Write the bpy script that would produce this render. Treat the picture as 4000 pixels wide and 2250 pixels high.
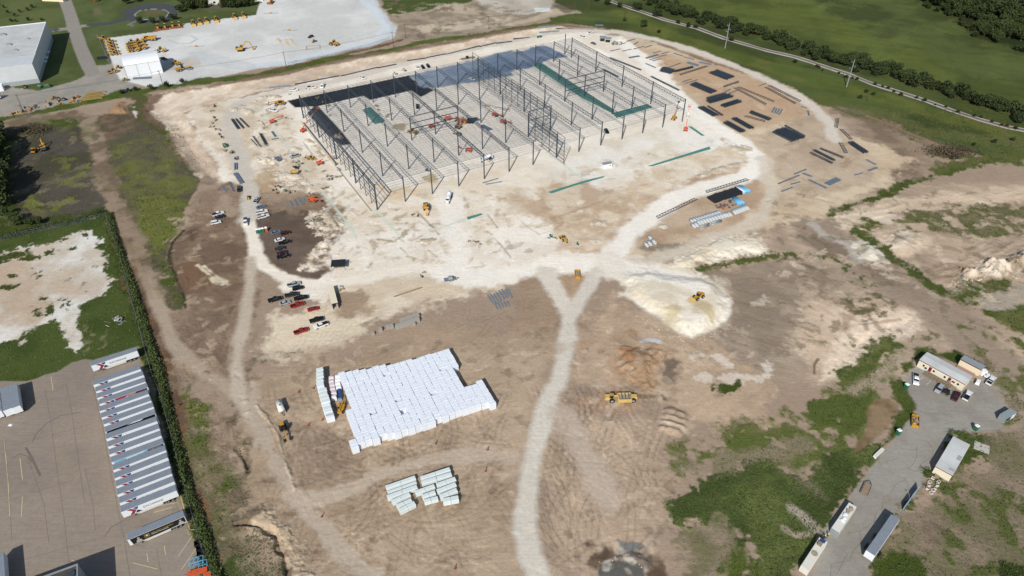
import bpy, math, random
import numpy as np
from mathutils import Matrix, Vector
R = math.radians
scene = bpy.context.scene
for o in list(bpy.data.objects): bpy.data.objects.remove(o)
col = scene.collection
random.seed(7)
# ------------------------------------------------------------------ camera, world, sun, exposure
CAM_H, PITCH, FPX = 191.74, R(38.685), 1788.0
cam_data = bpy.data.cameras.new('camera'); cam_data.sensor_width = 36; cam_data.lens = 36*FPX/2576
cam_data.clip_start = 1; cam_data.clip_end = 20000
cam = bpy.data.objects.new('camera', cam_data); col.objects.link(cam)
cam.location = (0, 0, CAM_H); cam.rotation_euler = (math.pi/2-PITCH, 0, 0); scene.camera = cam
SUN_EL, SUN_AZ = R(38.3), R(255.1)          # azimuth measured from +X, towards the sun
world = bpy.data.worlds.new('World'); scene.world = world; world.use_nodes = True
wn = world.node_tree; bg = wn.nodes['Background']
sky = wn.nodes.new('ShaderNodeTexSky'); sky.sky_type = 'NISHITA'; sky.sun_disc = False
sky.sun_elevation = SUN_EL; sky.sun_rotation = math.atan2(math.cos(SUN_AZ), math.sin(SUN_AZ)) % (2*math.pi)
wn.links.new(sky.outputs[0], bg.inputs[0]); bg.inputs[1].default_value = 0.075
sun_data = bpy.data.lights.new('sun', 'SUN'); sun_data.energy = 3.7; sun_data.angle = R(0.5); sun_data.color = (1, 0.96, 0.9)
sun = bpy.data.objects.new('sun', sun_data); col.objects.link(sun); sun.location = (0, 0, 300)
sd = Vector((math.cos(SUN_AZ)*math.cos(SUN_EL), math.sin(SUN_AZ)*math.cos(SUN_EL), math.sin(SUN_EL)))
sun.rotation_euler = sd.to_track_quat('Z', 'Y').to_euler()
scene.view_settings.view_transform = 'Standard'; scene.view_settings.look = 'None'
scene.view_settings.exposure = 0.3; scene.view_settings.gamma = 1
K = 1.15                                     # what one unit of albedo shows as on level sunlit ground
# ------------------------------------------------------------------ coordinates
CP, SP = math.cos(PITCH), math.sin(PITCH)
def bare(px, py, z=0.0):
    "picture frame (2576 wide) -> world point at height z"
    u, v = (px-1288)/FPX, (py-724.5)/FPX
    t = (z-CAM_H)/(-SP-v*CP)
    return (u*t, (CP-v*SP)*t)
def P(s):
    "'t01 x,y' = read off a twelfth of the survey picture, enlarged; 'q10 x,y' = off a quarter; plain 'x,y' = whole frame"
    ox = oy = 0; k = 1; out = []
    for w in s.split():
        if w[0] == 't': ox, oy, k = 644*int(w[1]), 483*int(w[2]), 1/3; continue
        if w[0] == 'q': ox, oy, k = 1288*int(w[1]), 724.5*int(w[2]), .5; continue
        if w[0] == 'v': ox, oy, k = 0, 0, 1; continue
        if w[0] == 'c': a, b, k = map(float, w[1:].split(':')); ox, oy, k = a*.644, b*.644, .644/k; continue
        a, b = map(float, w.split(','))
        out.append((ox+a*k, oy+b*k))
    return out
def lin(h):
    c = [int(h[k:k+2], 16)/255 for k in (0, 2, 4)]
    return [x/12.92 if x <= .04045 else ((x+.055)/1.055)**2.4 for x in c]
def alb(h): return [min(.85, x/K) for x in lin(h)]
def soil(h):
    "soil and grass colours as they lie in daylight: muted, the dark ones deeper"
    c = lin(h); l = .21*c[0]+.72*c[1]+.07*c[2]; k = min(1, (l/.74)**.27)*(1.1 if c[1] > c[0] else 1); return [min(.85, max(.004, l+(x-l)*(1.1 if c[1] > c[0] else .98))*k/K) for x in c]
# ------------------------------------------------------------------ terrain sheet
def lattice(ix, iy, s):
    h = (ix.astype(np.int64)*374761393+iy.astype(np.int64)*668265263+s*1274126177) & 0xffffffff
    h = ((h ^ (h >> 13))*1274126177) & 0xffffffff
    return ((h ^ (h >> 16)) & 0xffff)/65535.0
def vnoise(x, y, s=0):
    ix, iy = np.floor(x), np.floor(y); fx, fy = x-ix, y-iy
    fx, fy = fx*fx*(3-2*fx), fy*fy*(3-2*fy)
    a, b = lattice(ix, iy, s), lattice(ix+1, iy, s); c, d = lattice(ix, iy+1, s), lattice(ix+1, iy+1, s)
    return (a+(b-a)*fx)*(1-fy)+(c+(d-c)*fx)*fy
def fbm(x, y, scale, s=0, n=4):
    o = 0; a = .5; t = 0
    for k in range(n):
        o = o+a*vnoise(x/scale*(2**k)+17.3*k, y/scale*(2**k)-9.1*k, s+k); t += a; a *= .5
    return o/t*2-1
SX, SY = 2.05, 2.0
pyr = np.arange(1449+70, -70, -SY)
ys = np.array([bare(1288, q)[1] for q in pyr])
ys = np.concatenate([[-60, -20, 10, 30, 50, 62, 72, 80], ys[ys > 85], ys[-1]+np.array([8, 20, 40, 70, 120, 200, 350, 600, 1200, 2500, 5000])])
us = np.arange(-140, 2716, SX)
us = np.concatenate([[-12000, -6000, -3000, -1600, -900, -500, -300, -200], us, [2776, 2876, 3076, 3476, 4176, 5576, 8576, 14576]])
us = (us-1288)/FPX
dd = np.maximum(ys*CP+CAM_H*SP, 60)
GX = us[None, :]*dd[:, None]; GY = np.repeat(ys[:, None], len(us), 1)
NR, NC = GX.shape
COL = np.zeros((NR, NC, 3)); COL[:] = soil('b29c86')
VEG = np.zeros((NR, NC)); ROUGH = np.full((NR, NC), .6); HZ = np.zeros((NR, NC))
def block(x0, x1, y0, y1):
    r0, r1 = np.searchsorted(ys, y0)-1, np.searchsorted(ys, y1)+1
    r0, r1 = max(r0, 0), min(r1, NR)
    if r1-r0 < 1: return None
    d0, d1 = dd[r0], dd[r1-1]
    ulo, uhi = min(x0/d0, x0/d1), max(x1/d0, x1/d1)
    c0, c1 = max(np.searchsorted(us, ulo)-1, 0), min(np.searchsorted(us, uhi)+1, NC)
    return None if c1-c0 < 1 else (slice(r0, r1), slice(c0, c1))
def seg_dist(X, Y, a, b):
    dx, dy = b[0]-a[0], b[1]-a[1]; L = dx*dx+dy*dy+1e-9
    t = np.clip(((X-a[0])*dx+(Y-a[1])*dy)/L, 0, 1)
    return np.hypot(X-a[0]-t*dx, Y-a[1]-t*dy)
def sstep(v): v = np.clip(v, 0, 1); return v*v*(3-2*v)
def field(shape, pts, width=0):
    "signed distance (positive inside) of a polygon or of a line of given width, with the part of the sheet it covers"
    W = [bare(*p) for p in pts]; m = 14+width
    xs, yy = [p[0] for p in W], [p[1] for p in W]
    b = block(min(xs)-m, max(xs)+m, min(yy)-m, max(yy)+m)
    if b is None: return None, None
    X, Y = GX[b], GY[b]; d = np.full(X.shape, 1e9)
    n = len(W)
    for k in range(n if shape == 'poly' else n-1): d = np.minimum(d, seg_dist(X, Y, W[k], W[(k+1) % n]))
    if shape == 'poly':
        ins = np.zeros(X.shape, bool)
        for k in range(n):
            (xa, ya), (xb, yb) = W[k], W[(k+1) % n]
            if ya == yb: continue
            ins ^= ((ya > Y) != (yb > Y)) & (X < (xb-xa)*(Y-ya)/(yb-ya)+xa)
        d = np.where(ins, d, -d)
    else: d = width/2-d
    return b, d
seedc = [100]
def paint(shape, s, c, w=0, f=1.5, rag=1.5, rs=9, a=1, veg=None, rough=None, mot=None, ms=14, patch=None, ps=8, z=None, zf=None, streak=None):
    pts = P(s) if isinstance(s, str) else s
    b, d = field(shape, pts, w)
    if b is None: return
    X, Y = GX[b], GY[b]; seedc[0] += 7; sd_ = seedc[0]
    d = d+(1.7 if rag >= 1.5 else 1)*rag*(fbm(X, Y, rs, sd_)+.45*fbm(X, Y, rs*.22, sd_+1, 3))
    m = sstep(d/f+.5)*a
    if patch is not None: m = m*sstep((fbm(X, Y, ps, sd_+3, 5)*.9+patch*2-1)*4+.5)
    if c is not None:
        cc = np.array(soil(c))
        if mot:
            t = sstep(fbm(X, Y, ms, sd_+5, 5)*1.6+.5)[..., None]
            cc = cc*(1-t)+np.array(soil(mot))*t
        COL[b] = COL[b]*(1-m[..., None])+cc*m[..., None]
    if veg is not None: VEG[b] = VEG[b]*(1-m)+veg*m
    if rough is not None: ROUGH[b] = ROUGH[b]*(1-m)+rough*m
    if z is not None: HZ[b] += z*sstep((d+(fbm(X, Y, 5, sd_+9, 3)*.16+fbm(X, Y, 1.5, sd_+8, 2)*.05)*(zf or 4))/(zf or 4))
    if streak: ridge(b, m, *streak, sd_+11)
def ridge(b, m, ang, sc, amp, hgt, sd_):
    "soil drawn out in one direction: dozer passes and rain gullies, in tint and in relief"
    X, Y = GX[b], GY[b]; u = X*math.cos(ang)+Y*math.sin(ang); v = -X*math.sin(ang)+Y*math.cos(ang)
    v = v+1.2*sc*fbm(X, Y, sc*9, sd_+2, 2); n = fbm(u/7, v, sc, sd_, 4); n = np.sign(n)*np.abs(n)**.8
    COL[b] *= 1+(amp*n*m)[..., None]; HZ[b] += .5*hgt*n*m
def specks(s, n, cs, r=(.5, 1.6), a=.55, z=.15):
    "small scuffs, spills and scraped lumps of soil"
    W = [bare(*p) for p in P(s)]; xs, yy = [p[0] for p in W], [p[1] for p in W]; rr = random.Random(n*7+len(s))
    for _ in range(n):
        x, y = rr.uniform(min(xs), max(xs)), rr.uniform(min(yy), max(yy)); ins = False
        for k in range(len(W)):
            (xa, ya), (xb, yb) = W[k], W[(k+1) % len(W)]
            if (ya > y) != (yb > y) and x < (xb-xa)*(y-ya)/(yb-ya)+xa: ins = not ins
        if not ins: continue
        q = rr.uniform(*r); e = rr.uniform(1, 3.2); h = rr.uniform(0, 3.14); R_ = q*e+2; b = block(x-R_, x+R_, y-R_, y+R_)
        if b is None: continue
        X, Y = GX[b]-x, GY[b]-y; u = (X*math.cos(h)+Y*math.sin(h))/e; v = -X*math.sin(h)+Y*math.cos(h); d = q-np.hypot(u, v)+.9*q*fbm(GX[b], GY[b], 1.6, 5, 3)
        m = sstep(d/.8+.5)*a*rr.uniform(.4, 1); COL[b] = COL[b]*(1-m[..., None])+np.array(soil(rr.choice(cs)))*m[..., None]; HZ[b] += z*rr.uniform(-1, 1)*sstep(d/q)
def poly(s, c, **k): paint('poly', s, c, **k)
def line(s, c, w, **k): paint('line', s, c, w=w, **k)
def tracks(s, n, ang, spread=.4, L=(15, 50), amt=.12, curv=.02, gauge=2.1, w=.45, dig=0.015):
    "wheel ruts: pairs of long arcs that tint the soil and press into it"
    pts = P(s); W = [bare(*p) for p in pts]; xs, yy = [p[0] for p in W], [p[1] for p in W]
    def inside(x, y):
        c = False
        for k in range(len(W)):
            (xa, ya), (xb, yb) = W[k], W[(k+1) % len(W)]
            if (ya > y) != (yb > y) and x < (xb-xa)*(y-ya)/(yb-ya)+xa: c = not c
        return c
    for _ in range(n):
        x, y = random.uniform(min(xs), max(xs)), random.uniform(min(yy), max(yy))
        if not inside(x, y): continue
        h = ang+random.gauss(0, spread) if ang is not None else random.uniform(0, 6.3)
        k = random.gauss(0, curv); st = 3.0; am = random.uniform(-1, .7)*amt
        for q in range(int(random.uniform(*L)/st)):
            x2, y2 = x+st*math.cos(h), y+st*math.sin(h)
            if not inside(x2, y2): break
            for g in (-gauge/2, gauge/2):
                ox, oy = -math.sin(h)*g, math.cos(h)*g
                b = block(min(x, x2)+ox-1.2, max(x, x2)+ox+1.2, min(y, y2)+oy-1.2, max(y, y2)+oy+1.2)
                if b is None: continue
                dist = seg_dist(GX[b], GY[b], (x+ox, y+oy), (x2+ox, y2+oy))
                res = dd[b[0]][:, None]/FPX*SX
                m = sstep((w+res*.5-dist)/(w+res*.3))
                COL[b] *= 1+(am*m)[..., None]; HZ[b] -= dig*m
            x, y, h = x2, y2, h+k*st
# ================================================================== THE GROUND: soils, roads, grass
# --- far country
poly('-2600,-700 5200,-700 5200,560 2576,400 2470,390 2380,372 2260,332 2180,300 2110,278 2060,262 1990,218 1932,196 1830,154 1740,119 1640,92 1560,78 1500,68 1440,62 1380,50 1394,10 1380,-30 -2600,-60', '647041', mot='545f36', ms=25, veg=.8, rough=.8, rag=2, streak=(-.5, 4, .16, .1))
poly('1700,-40 2030,0 2120,45 2160,60 2200,90 2300,110 2400,170 2620,240 2620,420 2400,240 2250,190 2050,120 1850,70 1700,20', '6b763f', mot='5b6635', ms=40, veg=.55, f=20, rag=10, streak=(-.45, 5, .16, .1))
line('1560,30 1700,95 1850,140 2000,190 2200,240 2400,300 2600,345', '66743a', 18, mot='7a7d45', ms=12, f=8, a=.7, veg=.7)
line('t30 450,750 700,860 1000,900 1200,1000 1500,1020 1900,1080', '7b7a49', 14, f=8, rag=5, a=.7, veg=.7, mot='6c7440')
line('t30 620,840 900,960 1300,1100 1500,1180', '86806a', 9, f=6, rag=3, a=.6, veg=.4)
poly('q10 2000,0 2060,0 2180,60 2260,120 2330,180 2400,200 2480,230 2600,260 2900,300 2900,-60 2000,-60', '3d4a25', veg=1, rag=4, f=6)
# --- north: lawns, yard and machinery lot
poly('-700,-200 300,-300 1000,-200 940,0 760,60 640,90 0,290 -700,420', '69744a', mot='5d683e', ms=20, veg=.5, rough=.2)
poly('t00 0,0 430,0 470,60 500,190 440,220 200,240 190,185 0,200', '6e774c', mot='616b40', ms=25, veg=.5)
poly('t00 300,685 430,645 600,600 640,560 660,500 850,480 1000,590 1060,660 930,720 800,745 500,790 300,830 0,895 -200,930 -200,640 0,640', 'a39e95', rough=.1, veg=0, mot='aca699', ms=8)
line('t00 485,-60 490,0 530,110 560,220 600,340 650,460 700,560', 'a29c92', 9.5, f=1, rag=.3, rough=.05, veg=0)
line('t00 340,236 420,225 520,215 600,200 700,188', 'a39d92', 7, f=1, rag=.3, veg=0, rough=.05)
line('t00 215,255 300,240 420,225', '63666a', 6, f=1, rag=.3, veg=0, rough=.05)
line('t00 690,188 830,175 930,150 985,130', '5d6165', 8, f=1, rag=.3, veg=0, rough=.05)
line('t00 935,92 1000,68 1080,45 1160,33 1240,38 1320,60', '5d6165', 8, f=1, rag=.3, veg=0, rough=.05)
line('t00 985,112 1010,88 1060,66 1150,56 1230,62 1290,80 1300,105 1270,135 1200,155 1110,160 1030,148 985,130 985,112', '5d6165', 9, f=1, rag=.3, veg=0, rough=.05)
line('t00 1030,158 970,185 1000,192', '8f8b84', 3, f=1, rag=.2, veg=0)
line('t00 1015,110 1050,82 1150,68 1240,75 1275,95 1255,125 1180,145 1090,147 1030,130 1015,110', 'b3aea2', .9, f=.6, rag=0, veg=0)
poly('t00 1100,85 1200,78 1225,95 1190,115 1110,112', '7c7250', veg=.3, f=3)
poly('t00 715,60 745,60 760,110 700,115', '7f7c55', f=3, veg=.3)
poly('t00 1530,75 1700,68 1720,50 1640,30 1540,60', '76725c', f=2, veg=.2)
poly('260,97 393,80 470,58 560,47 644,38 655,2 660,-20 935,-25 945,20 965,50 985,75 980,90 927,113 824,137 724,160 644,173 560,192 475,207 430,217 395,225 340,210 300,200 285,165', 'dcdcd8', mot='cfcfca', ms=30, rough=.15, veg=0, f=1.5, rag=.6)
line('t10 -10,500 240,470 540,395 850,330 1010,275 1030,230 1000,180 950,120 900,60 860,0', 'c9d0d4', 10, f=3, rag=1.5, a=.8, rough=.05)
line('t10 790,0 900,80 980,200 930,270', 'cdd4d8', 6, f=3, rag=1.5, a=.8, rough=.05)
poly('t00 1430,390 1530,385 1700,430 1932,480 1932,525 1830,530 1560,490 1420,440', 'bfc3c4', f=3, rag=1.5, a=.6, mot='c5c8c8', ms=6)
poly('t00 840,480 930,500 960,590 1230,550 1500,480 1430,440 1300,470 1230,400 1220,560', 'c4b7a2', f=6, rag=3, a=.6)
line('t00 1260,280 1330,268 1440,270 1490,295 1440,325 1340,325 1270,300', 'bdbcb8', 1.2, f=.8, rag=.3)
for q in ('t10 150,290 165,285 200,340 185,345', 't10 205,300 230,295 260,350 230,345', 't10 240,295 270,295 310,345 285,350'): poly(q, 'd8c6ae', f=1, z=.6, zf=2)
line('t00 785,300 800,420 830,480', '7e7a70', 1.2, f=.8, rag=.3)
# earth and grass between the machinery lot and the cutting
poly('t10 880,-40 950,0 960,60 1040,110 1080,200 1040,290 1200,300 1400,300 1932,200 t20 480,90 330,20 300,-60', 'b5a58e', mot='a39480', ms=9, rough=.9, veg=0)
poly('t10 950,0 1640,-20 1640,10 1500,40 1370,40 1310,75 1150,95 1010,110 955,60', '5a6937', veg=1, f=2)
poly('t10 1350,60 1500,20 1700,60 1680,110 1400,90', 'c9b9a0', a=.7, f=4)
poly('t10 1200,200 1500,170 1750,120 1932,130 1932,190 1500,230 1250,250', 'd4c6ac', f=4, a=.8)
poly('t10 1640,-20 1932,-20 t20 300,-20 290,60 150,110 0,110 t10 1800,90 1700,40', 'bfb6a6', f=3, mot='cbc3b4')
poly('t20 170,60 290,55 300,95 180,90', 'd3d6d2', f=1.5)
poly('t20 0,160 130,140 320,60 480,80 520,100 330,110 160,165 0,190', 'cfbfa4', f=3, a=.7)
poly('t20 330,30 470,50 480,85 400,100 320,50', '6f6450', f=3, a=.7)
line('t00 0,900 200,875 400,830 600,790 800,745 1000,705 1200,670 1400,640 1600,600 1932,560 t10 240,505 540,440 850,370 1000,330 1100,300', '7f6a52', 4.5, f=2, rag=1.5, veg=.2)
line('t00 -100,910 200,880 400,828 600,785 800,740 1000,705 1200,665 1400,630 1560,600', '56682f', 8, f=2, rag=2, veg=1, mot='6b7440', ms=6)
line('t00 1500,620 1932,575 t10 240,530 500,460 700,430 1000,385 1200,335 1400,300 1650,275 1932,215 t20 200,190 400,160', '5a6b34', 8.5, f=2, rag=2, veg=1, mot='6b7440', ms=6)
line('t00 880,705 1000,690 1060,700', '5a6b34', 9, f=3, veg=1)
# west: mown field, farm track, weed field
poly('-900,420 -100,330 130,296 200,296 232,350 250,430 265,500 276,538 150,568 0,606 -100,640 -900,900', '6d665a', mot='605c48', ms=16, rough=.9, veg=.25)
poly('t00 1000,1100 1330,1100 1400,1449 900,1449 760,1449 600,1449 t01 700,150 300,140 500,60', '6b6846', f=8, rag=8, veg=.45, patch=.5, ps=10)
line('t00 360,1440 470,1400 620,1330 690,1200', '7b8042', 3, f=2, rag=3, veg=.6, patch=.55, ps=4)
line('t01 250,90 290,110 420,120 500,60', '7b8042', 4, f=2, rag=3, veg=.6, patch=.6, ps=4)
line('t01 260,30 230,60 260,100', '7b8042', 4, f=2, rag=2, veg=.6, patch=.6, ps=4)
line('t00 430,1190 560,1200 520,1260 480,1300', '767a40', 4, f=2, rag=3, veg=.6, patch=.5, ps=4)
line('t00 0,960 200,890 400,880 600,900', '8b8168', 9, f=4, rag=3)
poly('t00 360,900 560,890 620,940 500,960 350,960', '5d6a33', f=3, veg=.9, patch=.6)
poly('t00 0,1010 100,1020 120,1100 60,1200 100,1449 t01 130,0 100,110 150,230 400,240 300,330 0,360 -300,300 -300,-400', '4f5c2c', veg=.9, f=4, rag=4)
line('t01 130,260 300,215 500,200 800,160', '566431', 8, f=3, rag=3, veg=1, patch=.75)
poly('235,300 345,265 362,262 376,300 400,330 440,370 470,410 508,447 480,500 430,600 425,660 455,745 465,785 400,770 370,680 330,590 300,520 260,420', '7d7853', mot='6f6855', ms=13, veg=.6, rough=.9)
poly('t00 780,1060 1000,1000 1150,1050 1300,1150 1440,1300 1440,1449 t01 1200,250 1000,60 900,0 t00 850,1300', '6f6b55', f=6, rag=6, patch=.6, ps=12, veg=.35, mot='7a7c4a', ms=10)
poly('t01 1000,40 1400,20 1400,200 1250,400 1180,480 1080,350', '7c8048', f=5, rag=5, patch=.75, ps=8, veg=.8)
poly('t00 740,880 960,800 1020,830 1060,960 900,1020 800,1060 740,960', '8a7560', f=5, rag=4, mot='74664f', ms=6, veg=.1)
poly('t00 830,800 870,770 960,768 975,860 810,860', 'b0906c', f=3, rag=2, z=1.6, zf=5)
line('t00 1005,800 1030,900', 'd8d2c4', 1.6, f=1, rag=1.5)
line('t00 1060,700 1090,800 1150,930 1280,1000 1400,1150 1500,1280', '5e6a34', 6, f=4, rag=4, veg=.9, patch=.7)
line('t00 1000,720 1050,760 1100,900 1200,970', '6b6a40', 9, f=4, rag=3, veg=.7, patch=.8)
# fenced lot with caliche pad
poly('-300,680 0,606 150,568 268,545 285,600 303,663 330,770 362,870 345,882 240,915 180,935 100,950 -300,1060', '4f5f30', mot='5a6838', ms=12, veg=.45, rough=.2, f=1, rag=.5)
poly('t01 -300,520 0,465 150,420 270,388 340,400 480,350 590,310 690,288 740,310 760,400 800,520 815,620 850,720 700,790 570,850 580,960 600,1100 620,1290 570,1290 510,1150 500,1040 380,965 330,975 240,1000 160,1130 60,1150 -300,1260', 'dedbd2', mot='cdc0ad', ms=12, f=1.5, rag=2.5, rs=6, rough=.5, veg=0)
poly('t01 -100,560 200,520 290,640 320,760 380,860 250,950 100,980 -100,1040', 'c7b096', f=8, rag=5, rs=14, a=.8)
poly('t01 420,640 560,640 640,740 500,800 380,760', 'cbb59b', f=8, rag=5, a=.6)
for q in ('-100,500 20,470 200,440 290,465 300,500 220,515 100,500 0,530', '320,770 360,800 400,860 405,915 370,930 340,880 315,820', '205,850 260,855 300,880 310,920 270,930 240,880', '255,580 285,600 290,640 260,630', '10,705 80,710 160,690 155,705 80,735 20,735', '440,880 480,820 500,860 470,895', '340,455 390,450 350,480', '640,315 680,320 660,335', '530,430 580,425 570,445', '470,355 510,350 480,372', '60,620 100,640 80,650', '800,650 845,690 830,730', '280,650 310,660 300,670'):
    poly('t01 '+q, '566131', f=1.5, rag=2.5, rs=4, veg=.9, patch=.75, ps=4)
poly('t01 350,460 800,300 830,700 500,800', '8d8a78', f=4, rag=4, patch=.3, ps=3, a=.7, veg=.3)
poly('t01 640,940 780,1060 760,1160 620,1200 580,1000', '9b9470', f=5, rag=4, patch=.4, ps=2.5, a=.6)
# trailer park concrete
poly('t01 0,1430 240,1430 340,1380 430,1360 540,1290 640,1262 700,1270 1040,1165 1085,1150 1100,1200 t02 1140,20 1180,250 1245,560 1330,840 1420,1120 1520,1180 1600,1449 1640,1600 -400,1700 -400,200 t01 -300,1449', '9e9184', mot='a59889', ms=16, rough=.04, veg=0, f=.8, rag=.3)
poly('t01 1035,1165 1090,1150 1130,1290 t02 1240,560 1330,840 1440,1110 1490,1190 1430,1130 1350,840 1230,420 1110,0', 'a89a80', f=1, rag=.8, rough=.4, mot='97906c', ms=4, veg=.2)
poly('t02 500,300 800,250 900,1100 450,1200', 'a89784', f=20, rag=12, a=.5)
# hedge ditch
line('t01 770,150 830,200 860,330 900,450 930,560 970,680 1010,800 1060,930 1100,1080 1150,1230 1200,1380 t02 1250,80 1300,300 1370,520 1420,700 1480,900 1540,1100 1600,1300 1640,1449 1680,1600', '4e5c2b', 7, f=2, rag=1.5, veg=1)
line('t01 850,200 940,450 1010,640 1090,850 1150,1000 1220,1180 1300,1350 t02 1330,100 1400,400 1470,700 1560,950 1640,1200 1720,1449 1760,1560', '7d6550', 7, f=3, rag=2, mot='916f50', ms=5, rough=1, veg=.1)
poly('t02 1340,0 1460,0 1560,200 1640,420 1700,560 1860,700 1880,1000 1932,1449 1760,1560 1640,1200 1560,950 1470,700 1400,400', '928668', mot='74744a', ms=6, f=3, rag=3, rough=1, veg=.4, streak=(-1.1, 2, .15, .2))
poly('t02 1340,10 1440,60 1520,200 1560,330 1540,420 1480,330 1400,180', '717a3e', f=3, rag=3, veg=.9, patch=.8, ps=5)
poly('t02 1500,400 1600,480 1700,640 1740,800 1640,860 1560,650', '6d7542', f=3, rag=4, veg=.8, patch=.5, ps=4)
poly('t12 0,1090 110,1095 160,1160 190,1260 220,1330 240,1449 220,1600 -250,1600 -200,1200', '58663a', mot='7b7a58', ms=5, f=2, rag=2, veg=.9, rough=1)
# --- east: spoil heaps, dusty flats
poly('t21 700,1449 800,1100 1300,600 1932,300 t31 700,0 1932,-100 2600,-100 2600,1449 700,1449', 'c7b198', mot='b7a28b', ms=20, f=6, rag=4, rough=.8, veg=0, streak=(-.4, 2.2, .13, .15))
poly('t31 380,190 900,60 1400,0 1932,-60 2500,-100 2500,140 1932,60 1500,100 1200,170 800,270 420,280', 'd4bea3', mot='dfcdb4', ms=14, f=4, rag=3, rs=7, rough=.9, streak=(.25, 2.5, .15, .4))
poly('t31 800,310 900,280 1100,300 1230,340 1240,400 1150,480 1000,480 880,440', 'd5bfa5', mot='e0cfb8', ms=6, f=3, rag=2, rough=.8, z=1.6, zf=10)
poly('t31 940,220 1150,130 1300,110 1932,100 2500,60 2500,260 1932,290 1560,330 1400,340 1200,300 950,300', '8f8763', f=5, rag=6, patch=.6, ps=6, veg=.85, mot='7b7a4a', ms=6)
poly('t31 1380,560 1540,540 1700,500 1932,450 2400,380 2400,560 1932,580 1700,660 1600,700 1480,720 1400,660', 'dccfbb', mot='c0ab94', ms=5, f=3, rag=4, rs=6, rough=1.5, z=4, zf=9, streak=(-1.2, 2.2, .12, .8))
poly('t31 1100,600 1380,500 1932,320 2400,200 2400,400 1932,440 1500,560 1380,640 1380,740 1250,700', 'b49c84', f=5, rag=4, mot='c4af97', ms=8, rough=1, streak=(.5, 2, .2, .6))
poly('t31 1400,745 1560,700 1700,690 1932,590 2400,480 2400,700 1932,640 1850,700 1700,800 1560,860 1450,830', '5f6c37', mot='76784a', ms=6, f=3, rag=3, veg=.95)
poly('t31 1640,900 1800,880 1932,850 2400,760 2400,1200 1932,1060 1750,1010', '64703a', mot='76784a', ms=6, f=3, rag=3, veg=.95)
poly('t31 1560,860 1932,700 2300,600 2300,780 1932,850 1640,920 1600,880', 'b7ab98', f=3, rag=3, patch=.8, ps=5, veg=.2)
poly('t31 1560,1050 1750,1100 1932,1250 2300,1500 2300,1200 1800,1010', '6d7443', f=4, rag=5, veg=.8, patch=.55, ps=6)
poly('t31 380,1160 230,820 300,760 500,700 560,640 200,560 0,540 t21 1650,740 1700,900 1650,1100 1700,1300 1932,1449 t31 0,1449', 'b4a28c', mot='c3af97', ms=9, f=6, rag=5, rs=10, rough=1, veg=.1, streak=(-.5, 3, .16, .3))
poly('t31 0,540 250,520 600,560 700,620 860,700 700,760 400,740 200,560', 'ae9b85', f=8, rag=5, mot='a18e78', ms=12, rough=.8, streak=(-.3, 3, .14, .15))
poly('t31 380,1449 300,1300 200,1150 230,900 350,800 550,850 800,860 1040,840 1140,900 1150,980 1080,1090 960,1100 780,1160 700,1260 640,1400 580,1449', 'dfc9b0', mot='d4bca1', ms=10, f=4, rag=2.5, rough=.8, streak=(-.9, 2, .07, .25))
poly('t31 560,800 880,760 930,900 900,930 780,960 680,920 600,860', '7f7657', f=4, rag=4, veg=.6, patch=.6, ps=5)
poly('t31 570,850 760,845 900,870 640,900', 'c7a98a', f=3, rag=2, a=.7)
poly('t31 740,960 1130,915 1150,980 1080,1090 900,1100 640,1400 380,1449 500,1150', 'e5d1b9', f=3, rag=2, rough=.5, z=-1.2, zf=12)
line('t31 560,1015 700,1000 900,975 1000,960', 'b29c83', .8, f=1, rag=.9, a=.7)
line('t31 590,930 590,1010', 'b49b81', 3, f=2.5, rag=2, a=.7)
line('t31 380,1260 350,1300 350,1370', '7d6a55', .8, f=.7, rag=.7, a=.8, z=-.5, zf=1.5)
poly('t31 760,1165 920,1090 960,1150 930,1250 850,1330 700,1449 580,1449 660,1290', '64703e', f=3, rag=4, veg=.9, patch=.75, ps=4)
poly('t31 520,1449 640,1330 700,1280 720,1449', '64703e', f=3, rag=4, veg=.9, patch=.7, ps=4)
poly('t31 1090,1000 1300,960 1320,1080 1180,1130 1080,1110', '8b8466', f=4, rag=4, veg=.6, patch=.4, ps=4)
# east haul road along the heaps
line('t31 0,80 150,100 350,240 500,380 700,480 900,650 1100,790 1300,900 1500,1050 1600,1200 1750,1300 1932,1400 2200,1500', 'ab9884', 22, f=8, rag=3, rough=.4, veg=0)
line('t31 250,340 450,400 650,500 800,590 1000,720 1150,800', '8f7d6a', 8, f=6, rag=3, a=.7)
line('t31 350,240 430,330 600,400 700,520', 'c9c3b8', 4, f=3, rag=2, a=.6)
poly('t31 640,385 760,365 850,440 890,510 800,550 700,500', 'ded6c4', f=2, rag=2, z=1.6, zf=7, rough=.6)
line('t31 670,305 740,350 850,420 950,510 1060,560 1130,640 1250,720 1400,790 1500,840', '5f6a38', 5.5, f=2, rag=2.5, rs=5, veg=1, patch=.85, ps=4)
line('t31 700,290 820,240', '6b7040', 9, f=3, rag=3, veg=.8, patch=.6, ps=4)
poly('t31 500,500 600,540 800,660 830,700 780,710 600,640 520,560', '667040', f=3, rag=3, veg=.9, patch=.45, ps=4)
line('t30 880,1435 1000,1410 1180,1340 1350,1290 1500,1250 1700,1200 1850,1215', '5d6a36', 5, f=2, rag=3, rs=5, veg=1, patch=.8, ps=5)
line('t31 455,155 600,110 760,60 900,10 t30 1000,1400', '5a6734', 4.5, f=2, rag=2, rs=4, veg=1, patch=.85, ps=4)
poly('t30 1100,1060 1300,1120 1480,1170 1700,1190 1932,1160 1932,1240 1700,1215 1500,1265 1200,1340 1300,1200', '6f7344', f=4, rag=5, veg=.8, patch=.6, ps=6)
poly('t30 1290,1140 1330,1120 1440,1160 1440,1200 1380,1195', '55493b', f=2, rag=1.5, rough=1)
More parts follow.
